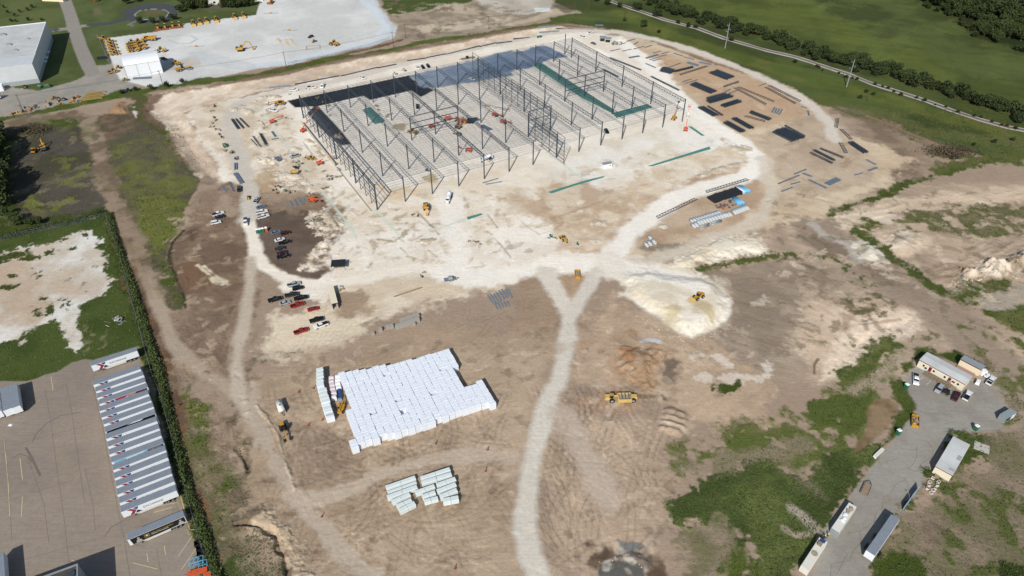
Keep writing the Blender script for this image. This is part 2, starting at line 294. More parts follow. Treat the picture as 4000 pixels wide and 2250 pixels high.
poly('t30 420,830 900,900 1080,1040 1300,1120 1250,1210 1100,1340 950,1400 860,1250 780,1100 620,900', 'a8937a', mot='93806a', ms=10, f=8, rag=6, rough=.9, patch=.8, ps=14)
poly('t30 430,790 750,870 1060,1000 1100,1050 900,960 700,900 480,830', '7a754c', f=4, rag=4, veg=.6, patch=.5, ps=5)
line('t30 750,875 900,930 1100,1020 1340,1110', 'b0846a', 1.8, f=1, rag=.5)
# --- laydown yard
poly('1600,95 1700,112 1830,160 1930,205 1990,235 2050,280 2085,330 2180,350 2300,400 2200,480 2080,540 1950,560 1700,650 1560,650 1600,560 1750,490 1905,430 1905,400 1830,330 1740,270 1650,195 1560,130 1520,90', 'cfb899', mot='dac7a9', ms=22, f=5, rag=4, rough=.4, veg=0, streak=(-.5, 2.5, .07, .05))
poly('q10 700,250 900,320 1000,330 1200,400 1400,480 1500,560 1400,600 1250,640 1100,640 950,560 850,420 700,330', 'cba885', f=10, rag=8, rs=20, a=.85, mot='c9ad8e')
poly('q10 1550,540 1700,600 1800,800 1850,880 1700,960 1450,1000 1300,1000 1280,700', 'cab69d', f=10, rag=8, rs=20, mot='bda88f', a=.9)
# --- the caliche pad
CAL = 'efe7d8'
poly('470,290 560,255 644,242 811,202 977,165 1100,135 1288,95 1400,75 1470,75 1560,95 1640,150 1700,215 1750,280 1860,350 1915,400 1915,430 1870,462 1750,485 1670,520 1600,560 1545,640 1500,650 1340,690 1220,700 1150,705 1050,700 960,720 880,760 830,770 700,720 770,690 790,600 760,530 640,600 600,560 600,480 560,460 540,420 500,360', CAL, mot='e6dbc9', ms=18, f=5, rag=4, rs=12, rough=.35, veg=0)
poly('t10 480,720 1180,570 1932,400 t20 450,270 700,400 1250,790 1000,900 400,1080 0,1200 t10 1600,1250 1000,1449 850,1300 600,1000 300,830', 'fbf2e2', f=3, rag=2, rough=.05, mot='f3eadb', ms=20)
poly('t20 300,1300 600,1110 1200,900 1600,1020 1700,1100 1500,1150 1000,1260 500,1449 t21 0,60 t20 0,1449', 'ebe6da', f=6, rag=4, rough=.1, mot='dfd5c1', ms=18)
poly('t10 1100,1400 1932,1250 t20 400,1400 t21 300,60 0,200 t11 1500,400 1200,300 700,300 300,0', 'eae0ce', f=6, rag=4, mot='e4d6bf', ms=10, rough=.4)
poly('t20 1000,1300 1200,1200 1600,1100 1800,1100 1830,1200 1750,1300 1400,1380 1250,1449 t21 900,100 500,250 350,180 700,60', 'dcc8ac', f=6, rag=5, mot='e6dac4', ms=8, rough=.9)
poly('t10 0,860 100,800 250,900 330,1100 420,1200 600,1400 500,1449 0,1449', 'e4d8c4', f=6, rag=5, mot='d8c7ae', ms=7, rough=.8)
poly('t00 1400,830 1500,790 1700,760 1932,740 t10 150,700 0,900 0,1449 t00 1900,1449 1700,1300 1600,1100 1500,980', 'e2d5c0', f=5, rag=4, mot='d6c5ab', ms=10, rough=.7)
def cpp(s, ox, oy, k=3.864): return [((ox+float(w.split(',')[0])/k)*.644, (oy+float(w.split(',')[1])/k)*.644) for w in s.split()]
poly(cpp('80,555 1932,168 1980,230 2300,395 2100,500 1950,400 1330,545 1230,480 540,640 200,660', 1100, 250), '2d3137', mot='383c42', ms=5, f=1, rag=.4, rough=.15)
poly(cpp('375,560 1330,330 1600,255 1932,180 1932,560 1500,640 1130,690 800,740 600,750', 1500, 150), '9aa6b3', mot='8896a8', ms=10, f=2.5, rag=1.5, rough=.05)
poly(cpp('0,425 170,380 850,215 960,240 1240,400 1010,430 850,490 640,560 0,690', 1900, 120), '8e9cae', mot='8090a6', ms=10, f=2.5, rag=1.5, rough=.05)
poly(cpp('480,640 560,650 760,860 940,1060 1060,1210 900,1230 700,1080 380,740', 1100, 250), '595b5e', f=1, rag=.4)  # dark floor strip, the shadow of the left wall girts painted into its grey
poly(cpp('1300,130 1250,230 1100,180 1130,150', 1250, 450), 'b7a070', f=2, rag=2, a=.8)
poly(cpp('1560,930 1700,880 1830,960 1760,1040 1600,990', 1250, 450), 'bda56f', f=2, rag=2, a=.7)
poly(cpp('890,1050 1080,1130 1270,1050 1700,1160 1850,1230 1700,1280 1380,1200 1300,1290 1100,1270 960,1260', 1250, 450), 'e0c8a4', f=2.5, rag=2, a=.8)
poly('q10 0,950 350,930 700,1010 600,1130 450,1260 250,1250 200,1150 0,1050', 'c9ad90', f=8, rag=5, rs=12, mot='d9c8ae', ms=8, rough=.7, a=.9)
poly('q10 500,1180 800,950 1000,850 1250,850 1300,980 1100,1150 900,1180 700,1250', 'c4a88b', f=8, rag=6, rs=16, mot='cfb89d', rough=.6)
poly('t21 1000,420 1380,370 1380,440 1250,500 1100,470', '968978', f=5, rag=4, patch=.6, a=.8)
poly('t21 400,200 700,70 1000,-60 1300,-30 1100,60 900,150 760,260 680,420 560,470 400,440 300,330', 'cdb293', mot='e2d1b7', ms=8, f=5, rag=4, rough=.8, a=.8, streak=(.5, 2, .12, .1))
poly('t21 350,650 560,600 480,830 420,850', 'bfa282', f=4, rag=2, a=.8, streak=(1.5, 1.5, .12, .08))
poly('t21 0,680 210,650 330,830 360,1000 300,1120 0,1080', 'b39a7f', f=5, rag=4, a=.8, mot='a58d75', streak=(.3, 1.8, .12, .08))
# cutting slope in the north-west
poly('t00 1100,800 1120,745 1200,705 1400,665 1700,635 1932,600 t10 200,575 500,500 1000,410 1300,365 1932,245 t20 400,190 400,235 t10 1932,320 1300,440 640,570 0,700 t00 1700,760 1500,810 1400,850 1440,950 1560,1150 1650,1330 1700,1380 1560,1370 1440,1280 1330,1100 1250,960 1160,910', 'd9c3aa', mot='e6d6c0', ms=8, f=2.5, rag=1.5, rough=.7, z=-.9, zf=9, streak=(1.3, 1.6, .12, .25))
poly('t10 0,600 500,500 640,560 300,620 0,690', 'cbb59d', f=4, rag=3, a=.7, patch=.6)
line('t00 1200,720 1120,790 1100,850 1150,910 1240,960', '8a6f5a', 5, f=3, rag=1.5, a=.9)
line('t00 1130,740 1300,690 1500,665 1932,590 t10 200,560 480,490 800,420 1000,390 1250,350 1500,310 1932,225 t20 350,185 600,215 900,240 1100,320 1500,470 1932,590', '957a66', 4, f=3, rag=2, a=.85, rough=.8, veg=.1)
line('t00 1230,960 1330,1080 1420,1200 1500,1290 1560,1370', '8f7a64', 6, f=4, rag=3, a=.7, patch=.6, veg=.2)
line('t00 1360,960 1440,1120 1560,1300', 'cdb79f', 9, f=5, rag=4, a=.7)
# --- west car park and works
poly('t01 1290,560 1280,420 1330,330 1420,250 1440,150 1500,80 1600,0 t00 1700,1400 t01 1932,0 t11 200,0 500,30 700,200 500,600 0,600 t01 1932,800 1800,1100 1600,1000 1450,900 1400,760', 'a08870', mot='8d7661', ms=14, f=5, rag=4, rough=.9, veg=0, streak=(.2, 2, .14, .15))
poly('t01 1500,20 1900,-80 t11 300,-60 400,100 0,130 t01 1700,160 1450,120', 'b7a189', f=6, rag=5, mot='a58d76', ms=7)
poly('t11 -60,330 -40,240 60,150 220,140 400,140 470,230 480,310 500,380 430,440 400,500 360,560 420,590 520,600 520,660 400,675 220,640 90,570 10,490', '857364', mot='786657', ms=12, f=4, rag=3, rough=.7)
poly('t11 60,90 300,30 400,20 450,80 250,130 100,150', '9d8a76', f=5, rag=3, a=.8)
poly('t01 1310,560 1380,530 1480,520 1560,560 1600,640 1600,700 1540,750 1400,770 1350,700', '8f7158', f=1.5, rag=.6, rough=.05)
poly('t01 1600,380 1780,350 1830,480 1790,640 1600,600 1500,480', '7f6a58', f=7, rag=4, a=.7)
poly('t01 1380,300 1500,250 1510,300 1440,340', '6f5747', f=4, rag=2, a=.8)
for q in ('t01 1490,550 1600,640 1720,700', 't01 1540,560 1650,650 1700,680', 't01 1590,650 1640,690 1680,695'): line(q, 'd6c9ac', 1.6, f=1.2, rag=1, patch=.75, ps=3)
poly('t01 1400,850 1600,850 1800,900 1820,1100 1780,1449 1300,1449 1400,1300 1260,1120 1200,930', 'a38c76', f=8, rag=6, mot='937d68', ms=10, rough=1, streak=(-.9, 2, .16, .2))
poly('t11 -100,1290 0,1240 150,1220 300,1200 250,1260 100,1290 0,1340 -50,1449 -100,1400', '77705a', f=4, rag=4, veg=.4, patch=.7, ps=5)
line('t01 1390,290 1300,380 1275,480 1290,560 1340,680 1390,800 1400,880', '5c5340', 1.4, f=1, rag=1, veg=.2)
poly('t01 1200,540 1280,500 1290,600 1380,780 1380,850 1300,880 1240,700', '626d38', f=3, rag=3, veg=.9, patch=.7, ps=5)
# --- white apron south of the building, pickup rows
poly('t11 560,720 1000,640 1400,610 1700,650 1932,640 1932,690 1700,760 1600,800 1400,850 1200,900 900,1000 600,1110 300,1200 100,1180 90,1080 150,950 400,900 540,800', 'e4d6be', mot='d9c7ad', ms=12, f=6, rag=5, rough=.5, veg=0, streak=(.3, 1.8, .08, .06))
poly('t11 130,960 400,910 700,900 900,950 700,1080 450,1160 150,1190 100,1080', 'e0d0b5', f=5, rag=4, rs=10, rough=.3)
poly('t11 620,800 760,760 850,800 830,900 720,960 640,900', 'b59a7c', f=6, rag=4, a=.8, mot='a58a70')
poly('t11 0,1230 150,1100 300,1200 600,1110 800,1060 600,1180 250,1260', 'decdb3', f=5, rag=5, a=.8, patch=.7)
# --- central dirt south
poly('t12 -100,0 t11 200,1280 900,1110 1500,1060 1932,1100 t21 350,1100 200,1449 t22 100,300 20,1449 t12 1932,1600 t12 200,1600 0,1000 -100,600', 'c3ac91', mot='b59e84', ms=26, f=14, rag=8, rs=25, rough=.6, streak=(.35, 1.6, .09, .07))
poly('t12 200,100 700,450 900,600 400,700 250,600', 'a18b76', f=10, rag=8, a=.7, rough=1)
poly('t22 200,300 500,200 1200,300 1300,700 1200,1100 900,1449 250,1449 100,1100', 'cbb398', mot='bea78d', ms=20, f=14, rag=8, rs=25, rough=.6, a=.85, streak=(2.1, 1.8, .10, .08))
poly('t21 750,700 900,900 1200,1050 1700,1100 1932,1250 t22 1932,300 1300,300 800,0 t21 480,1449 470,1200', 'cfb598', mot='c1a88c', ms=16, f=10, rag=8, rough=.7, a=.85, streak=(.7, 2, .10, .1))
poly('t21 1450,620 1600,660 1660,760 1680,900 1640,1010 1560,1080 1600,1200 1750,1300 1850,1340 1932,1300 t31 300,700 100,500 0,500', 'af9d89', mot='a2907c', ms=10, f=6, rag=5, rough=.8)
poly('t21 1180,1250 1230,1300 1250,1449 t22 1180,30 1100,0 t21 1130,1300 1120,1180', '857565', f=4, rag=3, a=.9)
# big stockpile
poly('v 1480,655 1560,650 1700,672 1790,695 1740,730 1640,760 1590,745 1530,705', 'e9e0cd', f=5, rag=4, mot='e2d6bf', ms=8, rough=.2)
poly('q10 550,1380 q11 560,0 v 1565,700 1575,740 1610,775 1660,805 1700,835 1740,852 1780,840 1820,820 1845,790 1840,750 1810,715 1780,700 1700,690 1620,675', 'ece3d1', mot='e0d4bc', ms=9, f=2.5, rag=1.4, rs=9, rough=.35, z=2.2, zf=8, streak=(1.2, 2.2, .05, .1))
poly('q11 760,110 830,90 860,130 800,200 770,230', 'd0c09a', f=3, rag=2, a=.8)
poly('q11 900,80 960,90 1020,140 1035,200 990,190 960,140', 'c9b88f', f=3, rag=2, a=.85)
poly('t21 1380,400 1500,350 1700,330 1850,320 1900,360 1932,450 1900,470 1700,490 1500,520 1380,570 1200,580 1250,500 1390,440', 'e7ddc8', f=2, rag=3, rs=6, rough=.4, mot='ddd0b6', z=1, zf=6)
line('t21 1410,590 1500,570 1600,550 1800,520 1932,490 t31 60,480 300,470 420,490', '69703f', 3.6, f=2, rag=2.5, rs=4, veg=.9, patch=.7, ps=4)
poly('t31 100,500 350,460 440,490 300,520 150,545', '6b6a46', f=3, rag=3, veg=.7, patch=.7)
# clay pile
poly('q11 540,300 620,290 700,275 740,290 770,400 770,490 700,530 600,480 540,400 530,330', 'c4a17e', mot='b69674', ms=5, f=4, rag=3.5, rough=1, z=1.6, zf=9, streak=(.6, 2, .10, .14))
poly('q11 540,310 625,300 630,370 560,385', 'b98a63', f=2.5, rag=1.5, z=.7, zf=4)
poly('q11 480,350 540,320 560,460 500,430', 'c9a684', f=6, rag=3, a=.8)
poly('q11 480,480 620,540 700,620 300,600 320,580', 'c6a284', f=4, rag=3, a=.6)
for q in ('790,620 860,640', '780,645 860,670', '765,675 850,700', '755,705 830,725'): line('q11 '+q, 'b9a28b', 4.5, f=2, rag=1, z=1.3, zf=3, rough=.8)
line('q11 920,345 1000,340 1060,360 1090,390', 'dccfbe', 3.2, f=1.5, rag=1.6, rs=4, a=.85)
line('q11 925,450 1100,455 1250,450 1290,430 1280,390', 'dccfbe', 3.6, f=1.5, rag=1.6, rs=4, a=.85)
poly('q11 1005,490 1050,460 1080,490 1130,480 1120,510 1070,530 1020,510', '56642c', f=2, rag=2.5, rs=4, veg=1, patch=.85, ps=3)
line('q11 650,268 690,262 735,268', 'bcc3cb', 1.8, f=1, rag=.5)
line('q11 520,530 600,545 710,545 770,555', '8a6b50', 1.5, f=1, rag=.8, a=.6)
poly('q11 730,530 770,520 780,565 745,560', '7b6350', f=2, rag=1.5)
# --- southeast: weeds, office lot
poly('q11 1000,760 1250,640 1400,620 1500,700 1650,520 1750,300 1900,240 1950,330 1850,420 1800,520 1800,600 1740,760 1740,830 1500,900 1400,900 1100,1000 830,900 850,800', '7b7d50', f=6, rag=6, patch=.6, ps=5, veg=.7, mot='6d7742', ms=6)
poly('q11 1580,540 1640,480 1700,500 1780,470 1830,560 1780,640 1700,740 1640,700 1500,660', '66733e', f=4, rag=5, patch=.8, ps=5, veg=.85)
poly('q11 770,1110 840,1040 960,1000 1010,930 1130,920 1300,880 1400,930 1470,960 1620,850 1750,830 1850,770 1870,800 1790,900 1710,1050 1650,1130 1590,1220 1540,1260 1420,1449 1420,1600 1230,1600 1180,1300 1000,1200 830,1200', '59673a', mot='707a49', ms=11, f=3, rag=4, rs=6, veg=1, rough=1, streak=(.2, 3, .2, .1))
poly('q11 830,1210 1000,1195 1130,1240 1160,1449 1160,1600 880,1600 850,1300', 'a8967e', mot='8b8462', ms=7, f=5, rag=6, rough=.9, veg=.3)
poly('q11 1010,1340 1100,1300 1230,1320 1230,1449 1230,1600 1020,1600', '657139', f=5, rag=5, veg=.8, patch=.75, ps=6)
line('q11 1370,1210 1430,1250 1500,1240', 'b5a68f', 2.2, f=1, rag=1)
line('q11 1410,1105 1480,1160 1540,1225', 'b7ab98', 3, f=2, rag=1)
line('q11 900,900 1050,880 1200,860 1400,800 1500,790', 'a5947d', 5, f=4, rag=3, a=.7)
line('q11 1380,900 1460,960 1540,1030', '9b8d74', 6, f=4, rag=3, a=.6)
poly('q11 1830,560 1900,555 1945,590 1940,640 1880,700 1830,760 1730,830 1740,780 1790,700 1790,620', 'a48b6c', mot='8d7757', ms=5, f=1.5, rag=1.2, rough=.05, veg=0)
line('q11 1720,520 1800,470 1900,400 1960,330', 'b9a78e', 4.5, f=3, rag=1.5, a=.8)
poly('q11 1960,400 2000,340 2050,290 2110,290 2080,330 2020,390 1985,440 2000,540 2035,600 2030,650 1980,700 1900,800 1790,900 1840,790 1940,680 1950,600 1900,480', '53622f', f=2, rag=2.5, veg=.95, mot='616c3a')
poly('q11 2180,340 2230,320 2300,350 2420,400 2450,460 2390,420 2250,380', '53622f', f=2, rag=2, veg=.95)
poly('q11 1975,470 2010,410 2060,390 2230,440 2330,470 2440,450 2480,500 2520,560 2540,620 2500,690 2440,715 2250,730 2170,800 2100,930 2000,1080 1900,1230 1800,1420 1790,1449 1730,1600 1400,1600 1500,1449 1580,1260 1560,1220 1650,1110 1700,1060 1800,910 1900,790 1990,670 2035,640 2035,590 1990,530', 'aaa59b', mot='a29c90', ms=10, f=1.2, rag=.6, rough=.06, veg=0)
poly('q11 2250,735 2330,725 2440,730 2440,820 2380,880 2300,900 2250,950 2180,960 2080,1000 2000,1120 1930,1230 1870,1330 1830,1430 2000,1600 1720,1600 1810,1430 1920,1210 2030,1040 2110,920 2180,800', '53622f', mot='657040', ms=6, f=2, rag=3, rs=5, veg=.95)
poly('q11 2440,720 2576,660 2900,600 2900,1700 2000,1600 1840,1449 1960,1200 2100,1020 2300,900 2400,880', 'a08f78', mot='8a8262', ms=9, f=5, rag=5, rough=1, veg=.35)
poly('q11 2200,960 2300,930 2500,900 2576,1000 2900,1100 2900,1500 2500,1449 2200,1449 2050,1300 2150,1200 2050,1100', '6c7345', f=5, rag=6, patch=.42, ps=6, veg=.8)
poly('q11 1850,1449 1900,1330 1960,1300 2050,1350 2100,1449 2200,1600 1850,1600', '56642f', f=4, rag=4, veg=.9, patch=.8, ps=5)
poly('q11 2050,1180 2150,1170 2180,1220 2100,1260 2040,1230', '867460', f=4, rag=3, rough=1)
poly('q11 2480,1400 2600,1350 2700,1600 2450,1600', '4a5728', f=3, rag=3, veg=1)
poly('q11 2380,760 2440,740 2500,700 2576,690 2576,740 2450,800', '6a7040', f=3, rag=3, veg=.6, patch=.4)
line('q11 2450,470 2500,540 2550,610 2500,690 2540,640', '69713f', 5, f=3, rag=3, veg=.9, patch=.7, ps=4)
line('q11 2000,40 2150,120 2300,250 2400,380 2480,480 2560,620 2576,720', 'ae9b86', 12, f=6, rag=3, rough=.5, a=.7)
line('q11 2360,330 2390,370 2380,400', '87705c', 2, f=1.5, rag=.8, a=.7)
line('q11 2300,220 2450,330 2540,430 2576,500', '76774c', 10, f=5, rag=4, veg=.7, patch=.55, ps=5)
# gully and banks in the southwest
line('q01 1180,1190 1230,1180 1290,1197 1350,1215 1385,1235 1400,1290 1420,1330 1440,1390 1442,1449', '6a5c4a', 2.2, f=1.4, rag=1.4, a=.7, z=-1.7, zf=1.6)
line('q01 1300,1130 1330,1180 1400,1220 1440,1260 1480,1330 1520,1449', 'c9b497', 5, f=3, rag=3, rs=5, rough=1.5, z=.5, zf=3, streak=(.9, 1.4, .15, .25))
line('q01 1250,920 1240,880 1225,850 1200,810', '6c6450', 2.4, f=1.5, rag=1.2, z=-.8, zf=1.5, veg=.4)
line('q01 1290,590 1340,650 1400,740 1430,860 1480,1010', 'bda98c', 1.3, f=1, rag=1, rs=4, z=.55, zf=.9, rough=1)
line('q01 1180,1040 1190,1120 1180,1180 1290,1130', '8e7d66', 3, f=2, rag=2, rough=1.3, streak=(.4, 1.5, .2, .3))
poly('q01 1040,560 1120,600 1200,720 1230,860 1160,870 1100,780 1060,680', 'a8917a', f=4, rag=3, rough=1.4, a=.8, streak=(-1.15, 1.3, .2, .28))
# washout pit
poly('q11 440,1390 480,1370 600,1365 660,1400 665,1470 640,1600 440,1600', '84837c', mot='74746e', ms=4, f=1, rag=1, rough=.1, veg=0)
line('q11 480,1365 560,1355 640,1365 680,1400', 'ccc5b8', 3.2, f=1.5, rag=1.5, z=.7, zf=2)
line('q11 420,1370 500,1345 600,1350 700,1390 730,1449', '6b5644', 3.5, f=3, rag=3, a=.8)
poly('q11 545,1290 590,1285 650,1275 655,1300 610,1330 550,1335', '8e8e88', f=1, rag=1.5)
poly('q11 420,1340 480,1325 500,1350 440,1380', '73604f', f=2, rag=2)
poly('q11 660,1390 760,1400 780,1600 680,1600', '77614e', f=3, rag=2, a=.8)
poly('q11 320,1390 350,1410 370,1449 340,1430', '836d58', f=2, rag=1.5)
line('q11 380,1290 450,1300', '7e6a58', 2.2, f=2, rag=1.5)
# --- wheel ruts
tracks('t12 0,0 1932,0 1932,1449 200,1449 0,900', 330, None, L=(15, 60), amt=.15, curv=.05)
tracks('t22 100,0 1200,0 1300,800 900,1449 200,1449', 200, 1.9, .6, L=(20, 70), amt=.15, curv=.03)
tracks('t21 0,700 700,500 1932,1200 1800,1449 0,1449', 150, None, L=(15, 50), amt=.06, curv=.04)
tracks('t11 100,750 1932,700 1932,1449 0,1449', 160, .35, .5, L=(15, 60), amt=.07, curv=.04)
tracks('t11 0,0 1932,0 1932,640 0,640', 120, None, L=(10, 40), amt=.05, curv=.06)
tracks('t01 1300,0 1932,0 1932,1449 1300,1449', 150, None, L=(10, 40), amt=.09, curv=.06)
tracks('t01 0,1000 t02 1900,0 1932,700 1700,400 t01 1300,1000', 60, None, L=(10, 30), amt=.1)
tracks('t31 0,0 1932,0 1932,700 600,1100 0,700', 160, -.35, .5, L=(15, 60), amt=.07, curv=.03)
tracks('q10 600,250 1500,500 1900,900 1300,1000 900,1200 500,1200 1200,700', 220, None, L=(15, 60), amt=.06, curv=.05)
tracks('t10 0,750 400,800 800,1449 0,1449', 60, None, L=(8, 30), amt=.08, curv=.06)
tracks('t02 0,0 900,0 1300,1449 0,1449', 26, None, L=(15, 60), amt=.06, curv=.03, dig=0, w=.25)

# farm track
line('-100,340 0,316 100,297 180,284 222,298 236,350 250,400 266,450 282,500 310,560 333,600 365,680 390,740', 'a8957f', 9, f=3, rag=2, rough=.7, veg=0, mot='8a7660', ms=7)
line('365,680 400,780 440,870 480,910 520,945 570,975 600,1000', 'b9a791', 5, f=2.5, rag=1.2, rough=.35, veg=0)
line('t01 800,0 880,200 960,400 1080,600 1150,800', 'a78f74', 2, f=2, rag=1, a=.6)
line('t01 870,0 950,200 1040,400 1130,600 1200,800', 'a78f74', 2, f=2, rag=1, a=.6)
specks('t11 500,0 1932,0 1932,600 1000,600 560,680 600,400', 420, ['c2ab88', 'a9946f', 'f3ecde', 'f3ecde', 'b9a27d'], (.4, 1.5))
specks('t10 0,760 260,760 330,1100 640,1449 0,1449', 380, ['b59d7c', '8f7b62', 'efe6d5', 'e9dcc4', 'c9b08e'], (.4, 1.6), .7, .3)
specks('t20 300,1300 1800,1000 1900,1200 t21 900,150 200,330 0,200', 260, ['cbb392', 'f2ebdd', 'b7a07e', 'd3bd9c'], (.5, 2.2), .5)
specks('t21 0,330 700,560 1932,560 1932,1000 1500,640 0,640', 120, ['e9dfcb', 'a8927a'], (.6, 2.2), .5)
specks('t11 0,1200 1932,1100 t12 1932,1449 300,1449 0,700', 520, ['c9b49b', '97826b', '8c7760', 'd0bda5'], (.3, 1.3), .5, .12)
specks('t21 0,1000 1932,1000 t22 1300,700 1100,1449 100,1449', 460, ['d2bda2', '9d8870', 'dac8b0', '93806a'], (.3, 1.5), .5, .12)
specks('t31 0,0 1932,0 1932,900 1000,900 700,1200 0,1200', 420, ['8c7a62', 'd9c7ae', '7d7452', 'a18b72'], (.5, 2.2), .6, .35)
specks('t01 1250,200 1932,100 1932,1449 1200,1449', 260, ['8a735e', 'b9a287', '79644f', 'c6b298'], (.4, 1.6), .6, .2)
specks('t02 1380,100 1900,100 1932,1449 1700,1449', 260, ['b9a68c', '7c6e54', '9a8768'], (.4, 1.5), .6, .3)
specks('q10 600,250 1500,500 1900,900 1300,1000 1000,700', 200, ['dccaae', 'b59773', 'a98c6b'], (.6, 2.4), .45, .1)
specks('1560,0 2576,330 2576,0', 260, ['5d6736', '77824a', '555c39'], (2, 7), .4, .1)
specks('t00 0,850 700,900 900,1449 t01 700,200 0,300', 240, ['5c5a45', '848253', '9a9170'], (.8, 3), .55, .15)
specks('235,300 362,262 470,410 430,600 400,770 300,520', 200, ['6a6548', '8d8b58', '59583f'], (.8, 3), .5, .15)
specks('t10 950,20 1932,20 1932,200 1200,300 1000,150', 160, ['8e7c66', 'cbbca2', '7a6a52'], (1, 4), .6, .3)
# --- haul roads on top
W = 'f2ecdf'
line('t11 1932,660 1700,655 1560,610 1400,575 1200,575 1000,610 800,660 560,695 350,695 200,640 60,560 0,480 -30,300 t01 1900,300 1860,200', 'ece2d0', 6.5, f=2.5, rag=1.3, rough=.12)
line('t01 1860,200 1880,100 t00 1890,1449 1850,1300 1790,1150 1740,950 1745,850 1800,785 1900,745', 'd0c8ba', 9, f=4, rag=1.5, rough=.12)
line('630,250 750,222 850,202 977,170 1100,141 1288,102 1400,80 1480,75 1560,82 1650,100 1740,125 1830,158 1930,203 1990,232 2050,270 2090,310 2095,350', 'd9cfbf', 8, f=4, rag=1.5, rough=.15)
line('1560,100 1640,170 1700,235 1760,290 1830,335 1880,370 1905,400 1905,425 1870,447 1780,470 1700,498 1640,540 1580,590 1545,640 1530,660', W, 11, f=4, rag=1.5, rough=.1)
line('t01 1895,500 1880,750 1850,950 1800,1150 1780,1300 1785,1449 v 597,985 612,1015 640,1070', 'c8b9a5', 4.6, f=3, rag=1.1, rough=.2)
line('1920,400 1935,440 1940,480 1920,540 1860,575 1750,620 1650,650 1530,665', 'd8ccb8', 8, f=4, rag=2, rough=.15, a=.8)
line('1120,690 1180,700 1288,688 1400,665 1530,662 1600,680 1700,700 1760,730', 'f1eadc', 12, f=5, rag=2, rough=.1)
line('t11 1450,0 1480,200 1500,350 1530,500 1560,620', 'f0e9db', 11, f=5, rag=3, rough=.1)
line('t11 1450,0 t10 1400,1400 1300,1449', 'e0d6c2', 10, f=6, rag=3, a=.6)
line('t21 250,600 300,700 370,820 420,900', 'dbd2c2', 8, f=3.5, rag=1.5, rough=.1)
line('t21 640,600 560,740 480,860 430,950 420,1100 390,1250 350,1449 t22 300,60 230,300 170,500 130,700 105,900 100,1100 130,1300 190,1449 240,1560', 'd6cebf', 6.8, f=3, rag=1.1, rough=.1)
line('t22 0,560 t12 1932,560 1700,545 1400,560 1150,620 900,700 700,800 500,870 380,880 250,840', 'c6b49e', 5.5, f=2.5, rag=1.5, rough=.3)
line('t12 -30,0 0,250 80,450 180,650 280,830 420,1020 600,1200 850,1449 900,1560', 'c3b29e', 5.2, f=2.5, rag=2, rough=.3)
line('t22 380,230 480,400 560,550 640,700 720,850', 'c9b8a6', 10, f=5, rag=2, a=.8, rough=.25)
line('t21 0,1120 200,1150 360,1160 t11 1700,1110 1500,1090 1200,1080 900,1100 600,1180 300,1240', 'bda489', 5, f=4, rag=2, a=.5)
line('t21 470,1160 700,1120 900,1060', 'bd9877', 4.5, f=4, rag=2, a=.6)
poly('t21 560,480 740,440 900,560 860,660 640,640', 'e6dece', f=8, rag=4, a=.8)
# spoil ridges of the footing trenches
for q, w, h in (('t11 410,170 470,160 520,170 600,250 620,270 520,280 470,250', 6, 1.6), ('t11 490,310 540,300 550,350 520,400 560,330', 4, 1.4), ('t11 520,400 450,430 430,500 500,450', 4, 1.2), ('t11 350,570 400,545 420,560', 4, 1.0), ('t10 1750,800 1850,820 1900,830', 3, .7), ('t00 1780,830 1830,810 1880,850', 6, 1.8), ('t10 60,1210 130,1190 150,1230', 7, 1.8), ('t10 0,750 60,735 160,735', 4, 1.2), ('t10 390,1060 420,1080', 3, 1.2), ('t10 460,1150 490,1180 460,1110', 4, 1.6), ('t10 290,1120 330,1130', 3, .9), ('t10 150,1330 330,1330 380,1400 250,1420 160,1390', 6, 1.2), ('t11 920,360 1030,380 1100,340', 2.4, .7), ('t11 1260,370 1350,360', 3, .7), ('t20 1650,1250 1760,1230', 3, .8), ('t20 1420,1330 1600,1260', 4, .8), ('t20 1680,1120 1760,1120 1740,1150', 6, .6), ('t21 650,240 690,230', 4, .5), ('t21 1115,255 1150,262', 3.2, .5), ('t21 610,370 650,370', 2.8, .4)):
    line(q, 'e3d8c4', w, f=1.2, rag=w*.45, rs=3.5, z=h*.5, zf=w*.6, rough=1.6, mot='cbbba2', ms=2.5, patch=.93, ps=3)
poly('t10 30,1350 130,1250 150,1449 20,1449 -20,1400', 'c8ad8c', f=4, rag=3, a=.8, rough=1)
# trench lines
for q in ('t11 1220,150 1340,270 1380,320', 't11 1745,165 1820,265', 't11 1745,295 1850,400 1920,490', 't11 1090,420 1170,500', 't11 1210,370 1240,380', 't11 1300,440 1370,490', 't21 0,150 70,220 140,280 210,320', 't21 390,230 355,185 500,130 700,60', 't21 390,230 330,280 210,320', 't10 355,1070 400,1130 450,1205', 't10 850,1100 980,1250 1020,1280', 't11 555,170 620,260'):
    line(q, 'b59c78' if q[:3] == 't21' else '7a684f', .8, f=.8, rag=.6, a=.5, z=-.25, zf=1)
for q in ('t10 20,800 130,950 200,1060 270,1120 260,1160 290,1200 400,1290', 't11 500,0 600,120 720,270 760,340', 't11 900,130 1000,230 1090,340 1110,370', 't11 1290,290 1450,250 1600,200', 't20 260,1150 400,1250 560,1370', 't20 1330,950 1400,990'):
    line(q, 'c9d2c4', 1.5, f=1, rag=.5, a=.75)
tracks('t01 800,0 1250,900 1150,900 750,0', 60, 1.2, .12, L=(40, 90), amt=.12, curv=.004)
tracks('1480,700 1300,1449 1380,1449 1560,700', 60, 1.5, .1, L=(60, 120), amt=.05, curv=.006)
tracks('t12 0,0 500,850 900,1449 600,1449 0,300', 50, 2.2, .12, L=(40, 90), amt=.07, curv=.008)
tracks('t12 250,780 1932,520 1932,600 400,920', 70, .25, .12, L=(40, 90), amt=.07, curv=.008)
